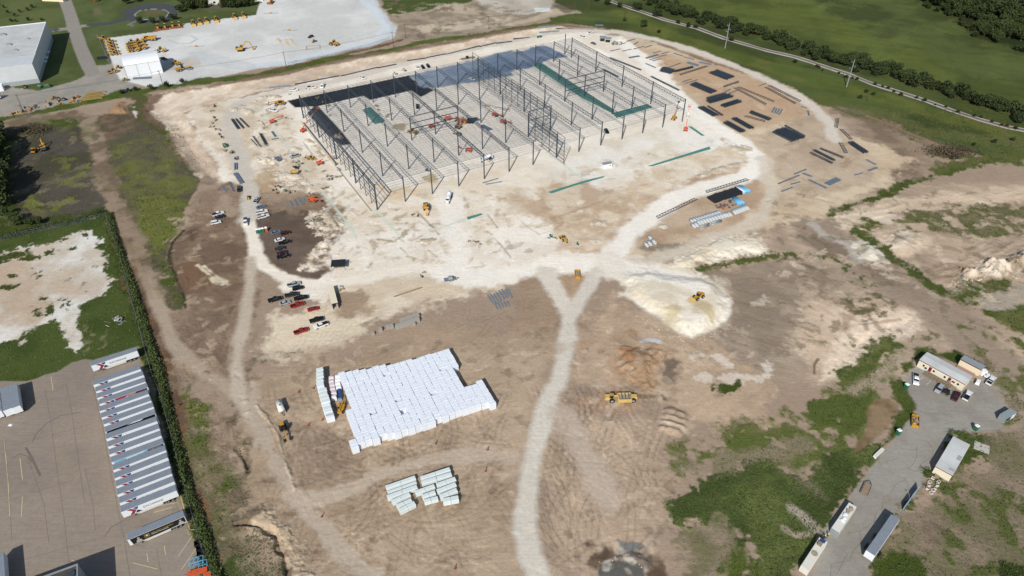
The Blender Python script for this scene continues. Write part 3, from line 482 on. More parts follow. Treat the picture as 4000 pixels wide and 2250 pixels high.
# --- build the sheet
dist = np.hypot(GX, GY)
fade = np.clip(1.4-dist/700, .25, 1)
n1 = fbm(GX, GY, 26, 1, 4); n2 = fbm(GX*.8-GY*.6, GX*.6+GY*.8, 5, 2, 4); n3 = fbm(GX*.6-GY*.8, GX*.8+GY*.6, 1.3, 3, 3)
HZ += (ROUGH*(.07*n2+.05*n3)+.15*n1*np.clip(ROUGH, 0, 1))*fade
COL *= (1+.05*n1*(ROUGH > .02)+.06*n2*np.clip(ROUGH+.25, 0, 1)+.05*n3)[..., None]
HZ[(dist > 1500)] = 0
COL = np.clip(COL, .01, .85)
def height(x, y):
    r = int(np.clip(np.searchsorted(ys, y)-1, 0, NR-2)); fr = (y-ys[r])/(ys[r+1]-ys[r])
    d = dd[r]+(dd[r+1]-dd[r])*fr; u = x/d
    c = int(np.clip(np.searchsorted(us, u)-1, 0, NC-2)); fc = (u-us[c])/(us[c+1]-us[c])
    h = HZ[r:r+2, c:c+2]; fr, fc = min(max(fr, 0), 1), min(max(fc, 0), 1)
    return float((h[0, 0]*(1-fc)+h[0, 1]*fc)*(1-fr)+(h[1, 0]*(1-fc)+h[1, 1]*fc)*fr)
def G(px, py, up=0.0):
    z = 0
    for _ in range(4):
        x, y = bare(px, py, z+up); z = height(x, y)
    return Vector((x, y, z))
def sheet(name, X, Y, Z, mat, attrs):
    nr, nc = X.shape; me = bpy.data.meshes.new(name)
    me.vertices.add(nr*nc); me.vertices.foreach_set('co', np.stack([X, Y, Z], -1).astype(np.float32).ravel())
    idx = np.arange(nr*nc).reshape(nr, nc)
    q = np.stack([idx[:-1, :-1], idx[:-1, 1:], idx[1:, 1:], idx[1:, :-1]], -1).reshape(-1, 4)
    me.loops.add(q.size); me.loops.foreach_set('vertex_index', q.ravel().astype(np.int32))
    me.polygons.add(len(q)); me.polygons.foreach_set('loop_start', np.arange(0, q.size, 4, dtype=np.int32))
    me.polygons.foreach_set('use_smooth', np.ones(len(q), bool))
    for k, (typ, arr) in attrs.items():
        at = me.attributes.new(k, typ, 'POINT')
        at.data.foreach_set('color' if typ == 'FLOAT_COLOR' else 'value', arr.astype(np.float32).ravel())
    me.update(); me.materials.append(mat)
    o = bpy.data.objects.new(name, me); col.objects.link(o); return o
def ground_material():
    m = bpy.data.materials.new('ground'); m.use_nodes = True; t = m.node_tree; N, L = t.nodes, t.links
    b = N['Principled BSDF']; b.inputs['Roughness'].default_value = .95; b.inputs['Specular IOR Level'].default_value = .15
    ca = N.new('ShaderNodeAttribute'); ca.attribute_name = 'soil'
    va = N.new('ShaderNodeAttribute'); va.attribute_name = 'veg'; ra = N.new('ShaderNodeAttribute'); ra.attribute_name = 'rough'
    geo = N.new('ShaderNodeNewGeometry')
    def noise(sc, det=4, rg=.6, mp=None):
        n = N.new('ShaderNodeTexNoise'); n.inputs['Scale'].default_value = sc; n.inputs['Detail'].default_value = det; n.inputs['Roughness'].default_value = rg
        if mp is None: L.new(geo.outputs['Position'], n.inputs['Vector'])
        else:
            q = N.new('ShaderNodeMapping'); q.inputs['Rotation'].default_value = (0, 0, mp[0]); q.inputs['Scale'].default_value = (mp[1], mp[2], 1)
            L.new(geo.outputs['Position'], q.inputs['Vector']); L.new(q.outputs[0], n.inputs['Vector'])
        return n.outputs['Fac']
    def mth(op, a, b_=None, c=None):
        n = N.new('ShaderNodeMath'); n.operation = op
        for k, v in enumerate((a, b_, c)):
            if v is None: continue
            if isinstance(v, (int, float)): n.inputs[k].default_value = v
            else: L.new(v, n.inputs[k])
        return n.outputs[0]
    g1 = noise(.9, 5, .7); g2 = noise(.22, 4, .6); g3 = noise(1.0, 3, .6, (.5, .12, 1.2)); g4 = noise(2.5, 3, .7); g5 = noise(1.0, 3, .6, (2.0, .15, 1.4))
    f = mth('MULTIPLY_ADD', g1, .46, .77); f = mth('MULTIPLY', f, mth('MULTIPLY_ADD', g2, .16, .92)); f = mth('MULTIPLY', f, mth('MULTIPLY_ADD', g3, .26, .87))
    f = mth('MULTIPLY', f, mth('MULTIPLY_ADD', g5, .22, .89))
    vv = mth('MULTIPLY_ADD', mth('MULTIPLY', va.outputs['Fac'], mth('SUBTRACT', g4, .5)), 1.9, 1.0)
    f = mth('MULTIPLY', f, vv)
    mx = N.new('ShaderNodeVectorMath'); mx.operation = 'SCALE'; L.new(ca.outputs['Color'], mx.inputs[0]); L.new(f, mx.inputs['Scale'])
    L.new(mx.outputs[0], b.inputs['Base Color'])
    bp = N.new('ShaderNodeBump'); bp.inputs['Distance'].default_value = 1
    hh = mth('MULTIPLY_ADD', g4, .16, mth('MULTIPLY', g1, .5)); hh = mth('MULTIPLY', hh, mth('MULTIPLY_ADD', ra.outputs['Fac'], .55, mth('MULTIPLY_ADD', va.outputs['Fac'], .5, .02)))
    L.new(hh, bp.inputs['Height']); L.new(bp.outputs[0], b.inputs['Normal'])
    return m
ground = sheet('ground', GX, GY, HZ, ground_material(), {'soil': ('FLOAT_COLOR', np.concatenate([COL, np.ones((NR, NC, 1))], -1)), 'veg': ('FLOAT', VEG), 'rough': ('FLOAT', ROUGH)})
ground['kind'] = 'structure'
# ================================================================== MATERIALS AND BUILDERS
MATS = {}
def mat(name, hexc, rough=.6, metal=0, var=.12, scale=1.5, bump=0, spec=.4, wave=None):
    "a procedural material: base colour broken up by noise; wave=(scale, angle) adds fine ribs in the relief"
    if name in MATS: return MATS[name]
    m = bpy.data.materials.new(name); m.use_nodes = True; t = m.node_tree; N, L = t.nodes, t.links
    b = N['Principled BSDF']; b.inputs['Roughness'].default_value = rough; b.inputs['Metallic'].default_value = metal; b.inputs['Specular IOR Level'].default_value = spec
    c = alb(hexc); tc = N.new('ShaderNodeTexCoord'); n = N.new('ShaderNodeTexNoise'); n.inputs['Scale'].default_value = scale; n.inputs['Detail'].default_value = 4; n.inputs['Roughness'].default_value = .65
    L.new(tc.outputs['Object'], n.inputs['Vector'])
    r = N.new('ShaderNodeValToRGB'); r.color_ramp.elements[0].position = .3; r.color_ramp.elements[1].position = .7
    r.color_ramp.elements[0].color = [x*(1-var) for x in c]+[1]; r.color_ramp.elements[1].color = [min(.85, x*(1+var)) for x in c]+[1]
    L.new(n.outputs['Fac'], r.inputs[0]); L.new(r.outputs[0], b.inputs['Base Color'])
    if bump or wave:
        bp = N.new('ShaderNodeBump'); bp.inputs['Distance'].default_value = .1; bp.inputs['Strength'].default_value = bump or .6
        if wave:
            mp = N.new('ShaderNodeMapping'); mp.inputs['Rotation'].default_value = (0, 0, wave[1]); L.new(tc.outputs['Object'], mp.inputs['Vector'])
            w = N.new('ShaderNodeTexWave'); w.inputs['Scale'].default_value = wave[0]; L.new(mp.outputs[0], w.inputs['Vector']); L.new(w.outputs['Fac'], bp.inputs['Height'])
        else: L.new(n.outputs['Fac'], bp.inputs['Height'])
        L.new(bp.outputs[0], b.inputs['Normal'])
    MATS[name] = m; return m
M = dict(
    steel=mat('primed_steel', '434e59', .55, .2, .1), steel_dark=mat('dark_steel', '3f4b56', .6, .2, .15), galv=mat('galvanised_steel', '8b98a4', .4, .35, .12), deck=mat('deck_steel', '7f8d9c', .45, .3, .12, wave=(3, 0)),
    white=mat('white_paint', 'e9edf0', .4, 0, .04), offwhite=mat('off_white_paint', 'dcdad0', .5, 0, .06), cream=mat('cream_siding', 'e6dcc0', .6, 0, .05), maroon=mat('maroon_trim', '6d1f30', .5, 0, .08),
    tyre=mat('tyre_rubber', '23221f', .85, 0, .2), glass=mat('dark_glass', '1a2025', .08, 0, .1, spec=.8), rim=mat('wheel_rim', 'b5b8ba', .35, .5, .1),
    yellow=mat('machine_yellow', 'bd8f35', .5, 0, .12), yellow2=mat('pale_machine_yellow', 'c9ac68', .55, 0, .15), black=mat('black_paint', '1d1f22', .5, 0, .15), orange=mat('lift_orange', 'd05a34', .5, 0, .1), red=mat('red_paint', 'a02a28', .45, 0, .1),
    wood=mat('weathered_timber', '93826a', .8, 0, .2), pole=mat('creosote_pole', '5a4b3c', .9, 0, .2), bark=mat('bark', '5b4c3a', .95, 0, .2), conc=mat('pale_concrete', 'b9b5ab', .85, 0, .1, 2), conc2=mat('grey_concrete_block', 'a39f96', .9, 0, .12, 3), pipe=mat('concrete_pipe', 'b9c0c3', .85, 0, .08),
    trailer_roof=mat('trailer_roof_metal', '8d959e', .5, .15, .08, .8, bump=.3), green=mat('dark_green_plastic', '2f6a52', .5, 0, .1), teal=mat('green_coated_rebar', '2f7c6f', .55, 0, .2, 4), plastic=mat('white_wrap', 'e4eaf2', .35, 0, .03, .6, bump=.25), plastic2=mat('pale_green_wrap', 'dbe4e2', .4, 0, .05, .6, bump=.3),
    tarp=mat('black_tarp', '24272c', .7, 0, .2, 3, bump=.5), blue=mat('blue_tarp', '2f477f', .6, 0, .12), rust=mat('rusty_steel', '8a5338', .8, 0, .3, 3), galv2=mat('grey_roof_metal', '9aa3a6', .5, .2, .1), rock=mat('loose_rock', 'a29783', .9, 0, .25, 2), cyan=mat('light_blue_pipe', '6fb4d8', .5, 0, .1), ballast=mat('ballast', 'b7b2aa', .95, 0, .15, 2), sleeper=mat('railway_timber', '54483e', .9, 0, .2), rail=mat('rusty_rail', '7a5a48', .5, .4, .2),
    roofw=mat('white_roof', 'c4c6c4', .6, 0, .14, .12), wallw=mat('warehouse_wall', 'cfd4d6', .6, 0, .06, .3, wave=(1.2, 0)), wallg=mat('grey_base_wall', '9fa5a8', .7, 0, .08), asph=mat('dark_opening', '22252a', .8, 0, .2), line=mat('lot_paint', 'd2c08f', .7, 0, .15, 3), wline=mat('white_lot_paint', 'd4d0c4', .7, 0, .15, 3), seam=mat('sealed_joint', '6e6557', .9, 0, .2, 3), rope=mat('wire', '3a3d40', .6, .3, .1))
class MB:
    def __init__(s): s.v, s.f, s.m, s.k = [], [], [], 0
    def add(s, vs, fs):
        n = len(s.v); s.v += [tuple(p) for p in vs]; s.f += [[n+i for i in q] for q in fs]; s.m += [s.k]*len(fs); return s
    def use(s, k): s.k = k; return s
    def hexa(s, p): return s.add(p, [(0, 3, 2, 1), (4, 5, 6, 7), (0, 1, 5, 4), (1, 2, 6, 5), (2, 3, 7, 6), (3, 0, 4, 7)])
    def box(s, x0, x1, y0, y1, z0, z1): return s.hexa([(x0, y0, z0), (x1, y0, z0), (x1, y1, z0), (x0, y1, z0), (x0, y0, z1), (x1, y0, z1), (x1, y1, z1), (x0, y1, z1)])
    def frus(s, x0, x1, y, z0, z1, X0, X1, Y):
        "box that narrows: bottom x0..x1 by +-y at z0, top X0..X1 by +-Y at z1"
        return s.hexa([(x0, -y, z0), (x1, -y, z0), (x1, y, z0), (x0, y, z0), (X0, -Y, z1), (X1, -Y, z1), (X1, Y, z1), (X0, Y, z1)])
    def beam(s, p, q, w, h=None):
        p, q = Vector(p), Vector(q); h = h or w; d = (q-p).normalized()
        a = d.cross(Vector((0, 0, 1))) if abs(d.z) < .95 else Vector((1, 0, 0)); a.normalize(); b = a.cross(d)
        a *= w/2; b *= h/2
        return s.hexa([p-a-b, p+a-b, p+a+b, p-a+b, q-a-b, q+a-b, q+a+b, q-a+b])
    def cyl(s, p, q, r, n=8, r2=None, cap=True):
        p, q = Vector(p), Vector(q); r2 = r if r2 is None else r2; d = (q-p).normalized()
        a = d.cross(Vector((0, 0, 1))) if abs(d.z) < .95 else Vector((1, 0, 0)); a.normalize(); b = a.cross(d)
        cs = [(math.cos(2*math.pi*k/n), math.sin(2*math.pi*k/n)) for k in range(n)]
        vs = [p+(a*c+b*t)*r for c, t in cs]+[q+(a*c+b*t)*r2 for c, t in cs]
        fs = [(k, (k+1) % n, n+(k+1) % n, n+k) for k in range(n)]
        if cap: fs += [tuple(range(n-1, -1, -1)), tuple(range(n, 2*n))]
        return s.add(vs, fs)
    def tube(s, p, q, r, ri, n=12):
        p, q = Vector(p), Vector(q); d = (q-p).normalized(); a = d.cross(Vector((0, 0, 1))).normalized(); b = a.cross(d); vs = []
        for o, rr in ((p, r), (q, r), (q, ri), (p, ri)): vs += [o+(a*math.cos(2*math.pi*k/n)+b*math.sin(2*math.pi*k/n))*rr for k in range(n)]
        return s.add(vs, [(c*n+k, c*n+(k+1) % n, ((c+1) % 4)*n+(k+1) % n, ((c+1) % 4)*n+k) for c in range(4) for k in range(n)])
    def prof(s, pts, y0, y1, inset=0):
        "side profile (x, z) pushed from y0 to y1"
        n = len(pts); vs = [(x, y0, z) for x, z in pts]+[(x, y1, z) for x, z in pts]
        return s.add(vs, [tuple(range(n-1, -1, -1)) if y1 < y0 else tuple(range(n)), tuple(range(2*n-1, n-1, -1)) if y1 > y0 else tuple(range(n, 2*n))]+[(k, n+k, n+(k+1) % n, (k+1) % n) for k in range(n)])
    def slab(s, pts, z0, z1):
        n = len(pts); vs = [(x, y, z0) for x, y in pts]+[(x, y, z1) for x, y in pts]
        return s.add(vs, [tuple(range(n-1, -1, -1)), tuple(range(n, 2*n))]+[(k, (k+1) % n, n+(k+1) % n, n+k) for k in range(n)])
    def blob(s, c, r, n=6, m=4, jit=.2):
        cx, cy, cz = c; rx, ry, rz = r; vs = [(cx, cy, cz-rz)]
        for i in range(1, m):
            t = math.pi*i/m
            for k in range(n):
                a = 2*math.pi*k/n; j = 1+random.uniform(-jit, jit); vs.append((cx+rx*j*math.sin(t)*math.cos(a), cy+ry*j*math.sin(t)*math.sin(a), cz-rz*j*math.cos(t)))
        vs.append((cx, cy, cz+rz)); L = len(vs)-1; fs = [(0, 1+(k+1) % n, 1+k) for k in range(n)]
        for i in range(m-2):
            for k in range(n): a, b = 1+i*n+k, 1+i*n+(k+1) % n; fs.append((a, b, b+n, a+n))
        fs += [(L, L-n+k, L-n+(k+1) % n) for k in range(n)]
        return s.add(vs, fs)
    def mesh(s, name, mats, smooth=False):
        me = bpy.data.meshes.new(name); me.from_pydata(s.v, [], s.f)
        for q in (mats if isinstance(mats, (list, tuple)) else [mats]): me.materials.append(q)
        if any(s.m): me.polygons.foreach_set('material_index', s.m)
        if smooth: me.polygons.foreach_set('use_smooth', [True]*len(me.polygons))
        me.update(); return me
    def build(s, name, mats, parent=None, smooth=False): return put(name, s.mesh(name, mats, smooth), parent)
def put(name, me, parent=None, loc=None, rz=None, label=None):
    o = bpy.data.objects.new(name, me); col.objects.link(o)
    if parent is not None: o.parent = parent
    if loc is not None: o.location = loc
    if rz is not None: o.rotation_euler.z = rz
    if label: o['label'] = label
    return o
def tag(o, label, cat, group=None):
    o['label'] = label; o['category'] = cat
    if group: o['group'] = group
    return o
def thing(name, label, cat, loc=(0, 0, 0), rz=0, group=None):
    o = bpy.data.objects.new(name, None); col.objects.link(o); o.location = loc; o.rotation_euler.z = rz; o.empty_display_size = .5
    return tag(o, label, cat, group)
def kids(o): return [c for c in CH.get(o.name, [])]
CH = {}
def dup(root, loc, rz=0, label=None, group=None, sc=None):
    r = root.copy(); col.objects.link(r); r.location = loc; r.rotation_euler.z = rz
    if sc is not None: r.scale = (sc,)*3 if isinstance(sc, (int, float)) else sc
    if label: r['label'] = label
    if group: r['group'] = group
    for ch in root.children:
        c = ch.copy(); col.objects.link(c); c.parent = r
        for g in ch.children:
            d = g.copy(); col.objects.link(d); d.parent = c
    return r
def stuff(name, me, parent=None):
    o = put(name, me, parent); o['kind'] = 'stuff'; return o
def at(s, up=0): return G(*P(s)[0], up)
def two(s):
    "two picture points on the ground -> midpoint, heading of the line, length"
    a, b = [G(*p) for p in P(s)]; d = b-a
    return (a+b)/2, math.atan2(d.y, d.x), math.hypot(d.x, d.y)
SIMPLE = {}
def txt(body, size, mt, parent, loc, rot, name='lettering', sx=1):
    cu = bpy.data.curves.new(name, 'FONT'); cu.body = body; cu.size = size; cu.align_x = 'LEFT'; cu.extrude = .004
    o = bpy.data.objects.new(name, cu); col.objects.link(o); bpy.context.view_layer.update()
    me = bpy.data.meshes.new_from_object(o.evaluated_get(bpy.context.evaluated_depsgraph_get())); bpy.data.objects.remove(o)
    me.materials.clear(); me.materials.append(mt); q = put(name, me, parent, loc); q.rotation_euler = rot; q.scale = (sx, 1, 1); return q
# leaf masses as one mesh from arrays: little bent leaf faces
def leaf_mesh(name, C, S, mt, flat=.6, seed=1):
    rg = np.random.default_rng(seed); n = len(C); th = rg.uniform(0, 2*np.pi, n); tl = rg.uniform(-1, 1, n)*flat*1.4; tm = rg.uniform(-1, 1, n)*flat
    a = np.stack([np.cos(th)*np.cos(tl), np.sin(th)*np.cos(tl), np.sin(tl)], -1); b = np.stack([-np.sin(th)*np.cos(tm), np.cos(th)*np.cos(tm), np.sin(tm)], -1)
    S = np.asarray(S)[:, None]; a = a*S; b = b*S*rg.uniform(.5, .9, (n, 1))
    V = np.stack([C-a-b*.3, C+b*-.9, C+a-b*.2, C+b*.9], 1).reshape(-1, 3)
    me = bpy.data.meshes.new(name); me.vertices.add(4*n); me.vertices.foreach_set('co', V.astype(np.float32).ravel())
    me.loops.add(4*n); me.loops.foreach_set('vertex_index', np.arange(4*n, dtype=np.int32)); me.polygons.add(n); me.polygons.foreach_set('loop_start', np.arange(0, 4*n, 4, dtype=np.int32))
    at_ = me.attributes.new('tint', 'FLOAT', 'POINT'); at_.data.foreach_set('value', np.repeat(rg.uniform(0, 1, n), 4).astype(np.float32))
    me.update(); me.materials.append(mt); return me
def leaf_mat(name, dark, light):
    m = bpy.data.materials.new(name); m.use_nodes = True; t = m.node_tree; N, L = t.nodes, t.links; b = N['Principled BSDF']; b.inputs['Roughness'].default_value = .8; b.inputs['Specular IOR Level'].default_value = .15
    at_ = N.new('ShaderNodeAttribute'); at_.attribute_name = 'tint'; geo = N.new('ShaderNodeNewGeometry'); n = N.new('ShaderNodeTexNoise'); n.inputs['Scale'].default_value = .12; L.new(geo.outputs['Position'], n.inputs['Vector'])
    ad = N.new('ShaderNodeMath'); ad.operation = 'MULTIPLY_ADD'; L.new(at_.outputs['Fac'], ad.inputs[0]); ad.inputs[1].default_value = .6; L.new(n.outputs['Fac'], ad.inputs[2])
    r = N.new('ShaderNodeValToRGB'); r.color_ramp.elements[0].position = .35; r.color_ramp.elements[1].position = 1.05; r.color_ramp.elements[0].color = alb(dark)+[1]; r.color_ramp.elements[1].color = alb(light)+[1]
    L.new(ad.outputs[0], r.inputs[0]); L.new(r.outputs[0], b.inputs['Base Color']); return m
# ================================================================== THE STEEL FRAME
BO, BYAW, SI, SJ, BH = Vector((-67.455, 302.22, 0)), R(30.216), 15.24, 30.244, 14.635
frame = thing('unfinished_warehouse', 'huge unfinished warehouse frame of grey steel columns, trusses and roof joists', 'steel frame', BO, BYAW)
def bw(i, j): return BO+Vector((i*SI*math.cos(BYAW)-j*SJ*math.sin(BYAW), i*SI*math.sin(BYAW)+j*SJ*math.cos(BYAW), 0))
def gz(i, j): w = bw(i, j); return height(w.x, w.y)
cm = MB().box(-.23, .23, -.23, .23, -.6, BH).box(-.32, .32, -.32, .32, -.3, .08).mesh('column', M['steel'])
for i in range(14):
    for j in range(5):
        put('column', cm, frame, (i*SI, j*SJ, 0))
put('column', cm, frame, (13*SI, 4.28*SJ, 0))
# girder trusses along the depth
g = MB(); D = 1.9; n = 12; z1 = BH-.35; z0 = z1-D
for sx in (-.07, .07): g.beam((sx, .2, z1), (sx, SJ-.2, z1), .13, .18)
g.beam((0, .9, z0), (0, SJ-.9, z0), .2, .14)
for k in range(n):
    a, b = .2+(SJ-.4)*k/n, .2+(SJ-.4)*(k+1)/n; mid = (a+b)/2
    g.beam((0, a, z1), (0, mid, z0), .12); g.beam((0, mid, z0), (0, b, z1), .12)
    if k % 2: g.beam((0, mid, z0), (0, mid, z1), .06)
gm = g.mesh('roof_truss', M['steel'])
for i in range(14):
    for j in range(4): put('roof_truss', gm, frame, (i*SI, j*SJ, 0))
# joists
def joist_into(g, x, y, L=SI, zt=BH-.1, d=.75, n=4, w=.17):
    g.beam((x+.1, y, zt), (x+L-.1, y, zt), w, .07); g.beam((x+.8, y, zt-d), (x+L-.8, y, zt-d), w*.8, .06)
    for k in range(n):
        a, b = x+.1+(L-.2)*k/n, x+.1+(L-.2)*(k+1)/n; m_ = (a+b)/2
        g.beam((a, y, zt), (m_, y, zt-d), .02); g.beam((m_, y, zt-d), (b, y, zt), .02)
    return g
jm = joist_into(MB(), 0, 0).mesh('joist', M['steel'])
NJ = 12; cnt = 0; rest = MB()
for q in range(NJ*4+1):
    for i in range(13):
        if cnt < 300: put('joist', jm, frame, (i*SI, q*SJ/NJ, 0)); cnt += 1
        else: joist_into(rest, i*SI, q*SJ/NJ)
stuff('roof_joists', rest.mesh('roof_joists', M['steel']), frame)
br = MB()
for i in range(13):
    for t in (.33, .67): br.beam(((i+t)*SI, 0, BH-.1), ((i+t)*SI, 4*SJ, BH-.1), .05, .04)
br.build('bridging', M['steel'], frame)
# framed walls: closely set posts with girts
sm = MB().box(-.13, .13, -.13, .13, -.6, BH+1.1).mesh('wall_post', M['steel'])
gl = SJ/4
gb = MB().beam((0, 0, 0), (0, gl, 0), .16, .2).mesh('girt', M['steel'])
def framed_wall(i, js, zs, top):
    for j in js[:-1]:
        for z in zs: put('girt', gb, frame, (i*SI+.16, j*SJ, z))
        put('girt', gb, frame, (i*SI, j*SJ, top))
    for j in js: put('wall_post', sm, frame, (i*SI+(.0 if j % 1 else .36), j*SJ, top-BH-1.1 if top < BH+1 else 0))
framed_wall(8, [1+.25*k for k in range(14)], (2.2, 4.6, 7.0, 9.4, 11.8, 13.6), BH+1.1)
framed_wall(7, [-.25+.25*k for k in range(6)], (2.2, 4.6, 7.0, 9.4, 11.8, 13.6), BH+1.1)
framed_wall(0, [.25*k for k in range(17)], (3.2, 5.6, 8.0, 10.4, 12.6), BH)
b2 = MB()
for z in (BH+1, 10, 5): b2.beam((7*SI, SJ, z), (8*SI, SJ, z), .2, .25)
b2.build('tie_beam', M['steel'], frame)
for i0 in (3, 10):
    for z in (BH-.2, 10.4, 7.0):
        for i in (i0, i0+1): put('frame_beam', SIMPLE.setdefault('fb', MB().beam((.2, 0, 0), (SI-.2, 0, 0), .26, .4).mesh('frame_beam', M['steel'])), frame, (i*SI, 2*SJ, z))
# low concrete wall at the west side
pw = MB().box(-.12, .12, .02, SJ/4-.02, -.4, 2.1).mesh('wall_panel', M['conc'])
wall = thing('concrete_wall', 'low pale concrete wall of panels along the left side of the steel frame', 'wall', bw(-.22, 0), BYAW)
for k in range(7, 15): put('wall_panel', pw, wall, (0, k*SJ/4, 0))
low = MB().box(-.2, .2, 0, SJ*1.7, -.4, .55).build('footing', M['conc'], wall)
ft = thing('concrete_footing', 'pale strip footing poured under the tall double framed wall', 'footing', bw(7, -.3), BYAW)
MB().box(-.7, .7, 0, SJ*.9, -.4, .22).build('strip', M['conc'], ft)
# decking lying on the last joists of the back row
# reinforcement mats and membranes on the floor
def mat_on_ground(name, s, label, m, step=.55, lift=.08, cat='reinforcement', ang=BYAW, base=None, w=.09):
    pts = [G(*p) for p in P(s)]; o = pts[0].copy(); g = MB(); ca, sa = math.cos(ang), math.sin(ang)
    Q = [((p.x-o.x)*ca+(p.y-o.y)*sa, -(p.x-o.x)*sa+(p.y-o.y)*ca) for p in pts]; n = len(Q)
    t = thing(name, label, cat, o+Vector((0, 0, lift)), ang)
    def spans(c, ax):
        out = []
        for k in range(n):
            a, b = Q[k], Q[(k+1) % n]
            if (a[ax] > c) != (b[ax] > c): out.append(a[1-ax]+(b[1-ax]-a[1-ax])*(c-a[ax])/(b[ax]-a[ax]))
        out.sort(); return list(zip(out[::2], out[1::2]))
    for ax in (0, 1):
        lo, hi = min(q[ax] for q in Q), max(q[ax] for q in Q); c = lo+step/2
        while c < hi:
            for u0, u1 in spans(c, ax):
                g.beam(*(((c, u0, .05*ax), (c, u1, .05*ax)) if ax == 0 else ((u0, c, .05), (u1, c, .05))), w, .04)
            c += step
    o2 = g.build('bars', m, t); o2['kind'] = 'stuff'
    if base: MB().slab(Q, -.06, -.02).build('sheet', base, t)
    return t
TS = mat('green_mat_ground', '6f9c92', .8, 0, .1)
def cp(s, ox, oy, k=3.864): return 'v '+' '.join('%.1f,%.1f' % ((ox+float(w.split(',')[0])/k)*.644, (oy+float(w.split(',')[1])/k)*.644) for w in s.split())
mat_on_ground('rebar_mat', cp('690,520 825,480 1450,885 1560,960 1925,1200 1925,1262 1430,1005 1200,855', 1900, 120), 'long green reinforcement mat running under the right half of the frame', M['teal'], base=TS)
mat_on_ground('rebar_mat', cp('350,935 880,800 965,850 420,1010', 2300, 200), 'green reinforcement mat closing the corner near the front right columns', M['teal'], base=TS, lift=.1)
mat_on_ground('rebar_mat', cp('1215,690 1340,650 1560,850 1540,885 1400,905', 1100, 250), 'short green reinforcement mat in a pit under the left part of the frame', M['teal'], base=TS, step=.8)
for s, lb in (('t20 1020,1255 1490,1105 1500,1125 1060,1255', 'long green rebar strip on the open pad right of the frame'), ('t20 270,1449 560,1360 700,1328 690,1340 480,1400 300,1460', 'crooked green rebar strip below the white site toilet unit'), ('t20 1330,955 1355,955 1455,1025 1430,1025', 'short green strip by the front right corner of the frame'), ('t11 1590,190 1700,160 1710,172 1600,210', 'small bundle of green bars on the white apron below the mixer truck')):
    mat_on_ground('rebar_strip', s, lb, M['teal'], base=TS, step=.5, ang=R(45))
# ================================================================== CARS, TRUCKS, MACHINES
CARC = dict(white='eceeee', silver='a9afb3', grey='6a7075', dark='34383c', black='191b1e', maroon='4a1a22', red='9c1f26', blue='6f8296', green='27332c')
def paintm(c): return mat('car_paint_'+c, CARC[c], .25, .1, .03, spec=.6)
WH = {}
def wheel_mesh(r, w):
    k = (round(r, 2), round(w, 2))
    if k not in WH:
        g = MB(); g.cyl((0, -w/2, 0), (0, w/2, 0), r, 14); g.use(1).cyl((0, -w/2-.015, 0), (0, w/2+.015, 0), r*.55, 10); WH[k] = g.mesh('wheel', [M['tyre'], M['rim']])
    return WH[k]
def wheels(t, xs, y, r, w=.28):
    for x in xs:
        for s in (-1, 1): put('wheel', wheel_mesh(r, w), t, (x, s*y, r))
def car_parts(kind, c, cover=None):
    B = []; p = paintm(c)
    def q(n, g, m): B.append((n, g.mesh(n, m)))
    if kind == 'pickup':
        g = MB(); g.prof([(-2.9, .5), (-2.9, .78), (-.75, .78), (-.75, 1.12), (1.35, 1.15), (2.75, 1.02), (2.9, .85), (2.9, .45), (1.6, .4), (-1.6, .42)], -.98, .98)
        g.box(-2.9, -.75, -.98, -.86, .78, 1.2).box(-2.9, -.75, .86, .98, .78, 1.2).box(-2.9, -2.8, -.86, .86, .78, 1.18); q('body', g, p)
        q('bed_floor', MB().box(-2.79, -.76, -.85, .85, .785, .82) if not cover else MB().box(-2.86, -.76, -.93, .93, 1.0, 1.24), M['black'] if cover != 'top' else p)
        if cover == 'top': q('bed_canopy', MB().frus(-2.85, -.76, .93, 1.2, 1.85, -2.7, -.78, .8), M['steel_dark'])
        q('cabin_glass', MB().frus(-.8, 1.45, .9, 1.12, 1.72, -.65, .75, .74), M['glass']); q('roof', MB().frus(-.7, .8, .77, 1.7, 1.86, -.6, .68, .68), p)
        for x, z in ((2.9, .8),): pass
        g = MB(); [g.box(2.86, 2.93, s*.8-.14, s*.8+.14, .72, .92) for s in (-1, 1)]; q('headlight', g, M['white'])
        return B, (-1.75, 1.85), .84, .41
    L, H, hood, z1 = dict(sedan=(2.4, 1.45, 1.3, .95), suv=(2.4, 1.78, 1.5, 1.1), van=(2.8, 2.25, 2.2, 1.25))[kind]
    q('body', MB().prof([(-L, .45), (-L, z1-.05), (-L+.15, z1), (hood*.8, z1+.02), (L-.15, z1-.2), (L, z1-.4), (L, .4), (1.4, .35), (-1.4, .35)], -.92, .92), p)
    if kind == 'sedan': q('cabin_glass', MB().frus(-1.75, 1.15, .84, z1-.02, H-.08, -1.1, .35, .66), M['glass']); q('roof', MB().frus(-1.12, .38, .68, H-.1, H, -1.0, .25, .6), p)
    elif kind == 'suv': q('cabin_glass', MB().frus(-2.3, 1.3, .86, z1-.02, H-.1, -2.05, .6, .72), M['glass']); q('roof', MB().frus(-2.1, .65, .75, H-.12, H, -1.95, .5, .66), p)
    else: q('upper_body', MB().frus(-2.78, 2.2, .92, z1-.02, H, -2.7, 1.3, .82), p); q('windscreen', MB().frus(1.7, 2.32, .8, z1+.05, H-.25, 1.3, 1.55, .7), M['glass'])
    return B, (-1.45, 1.45), .8, .35
PROT = {}
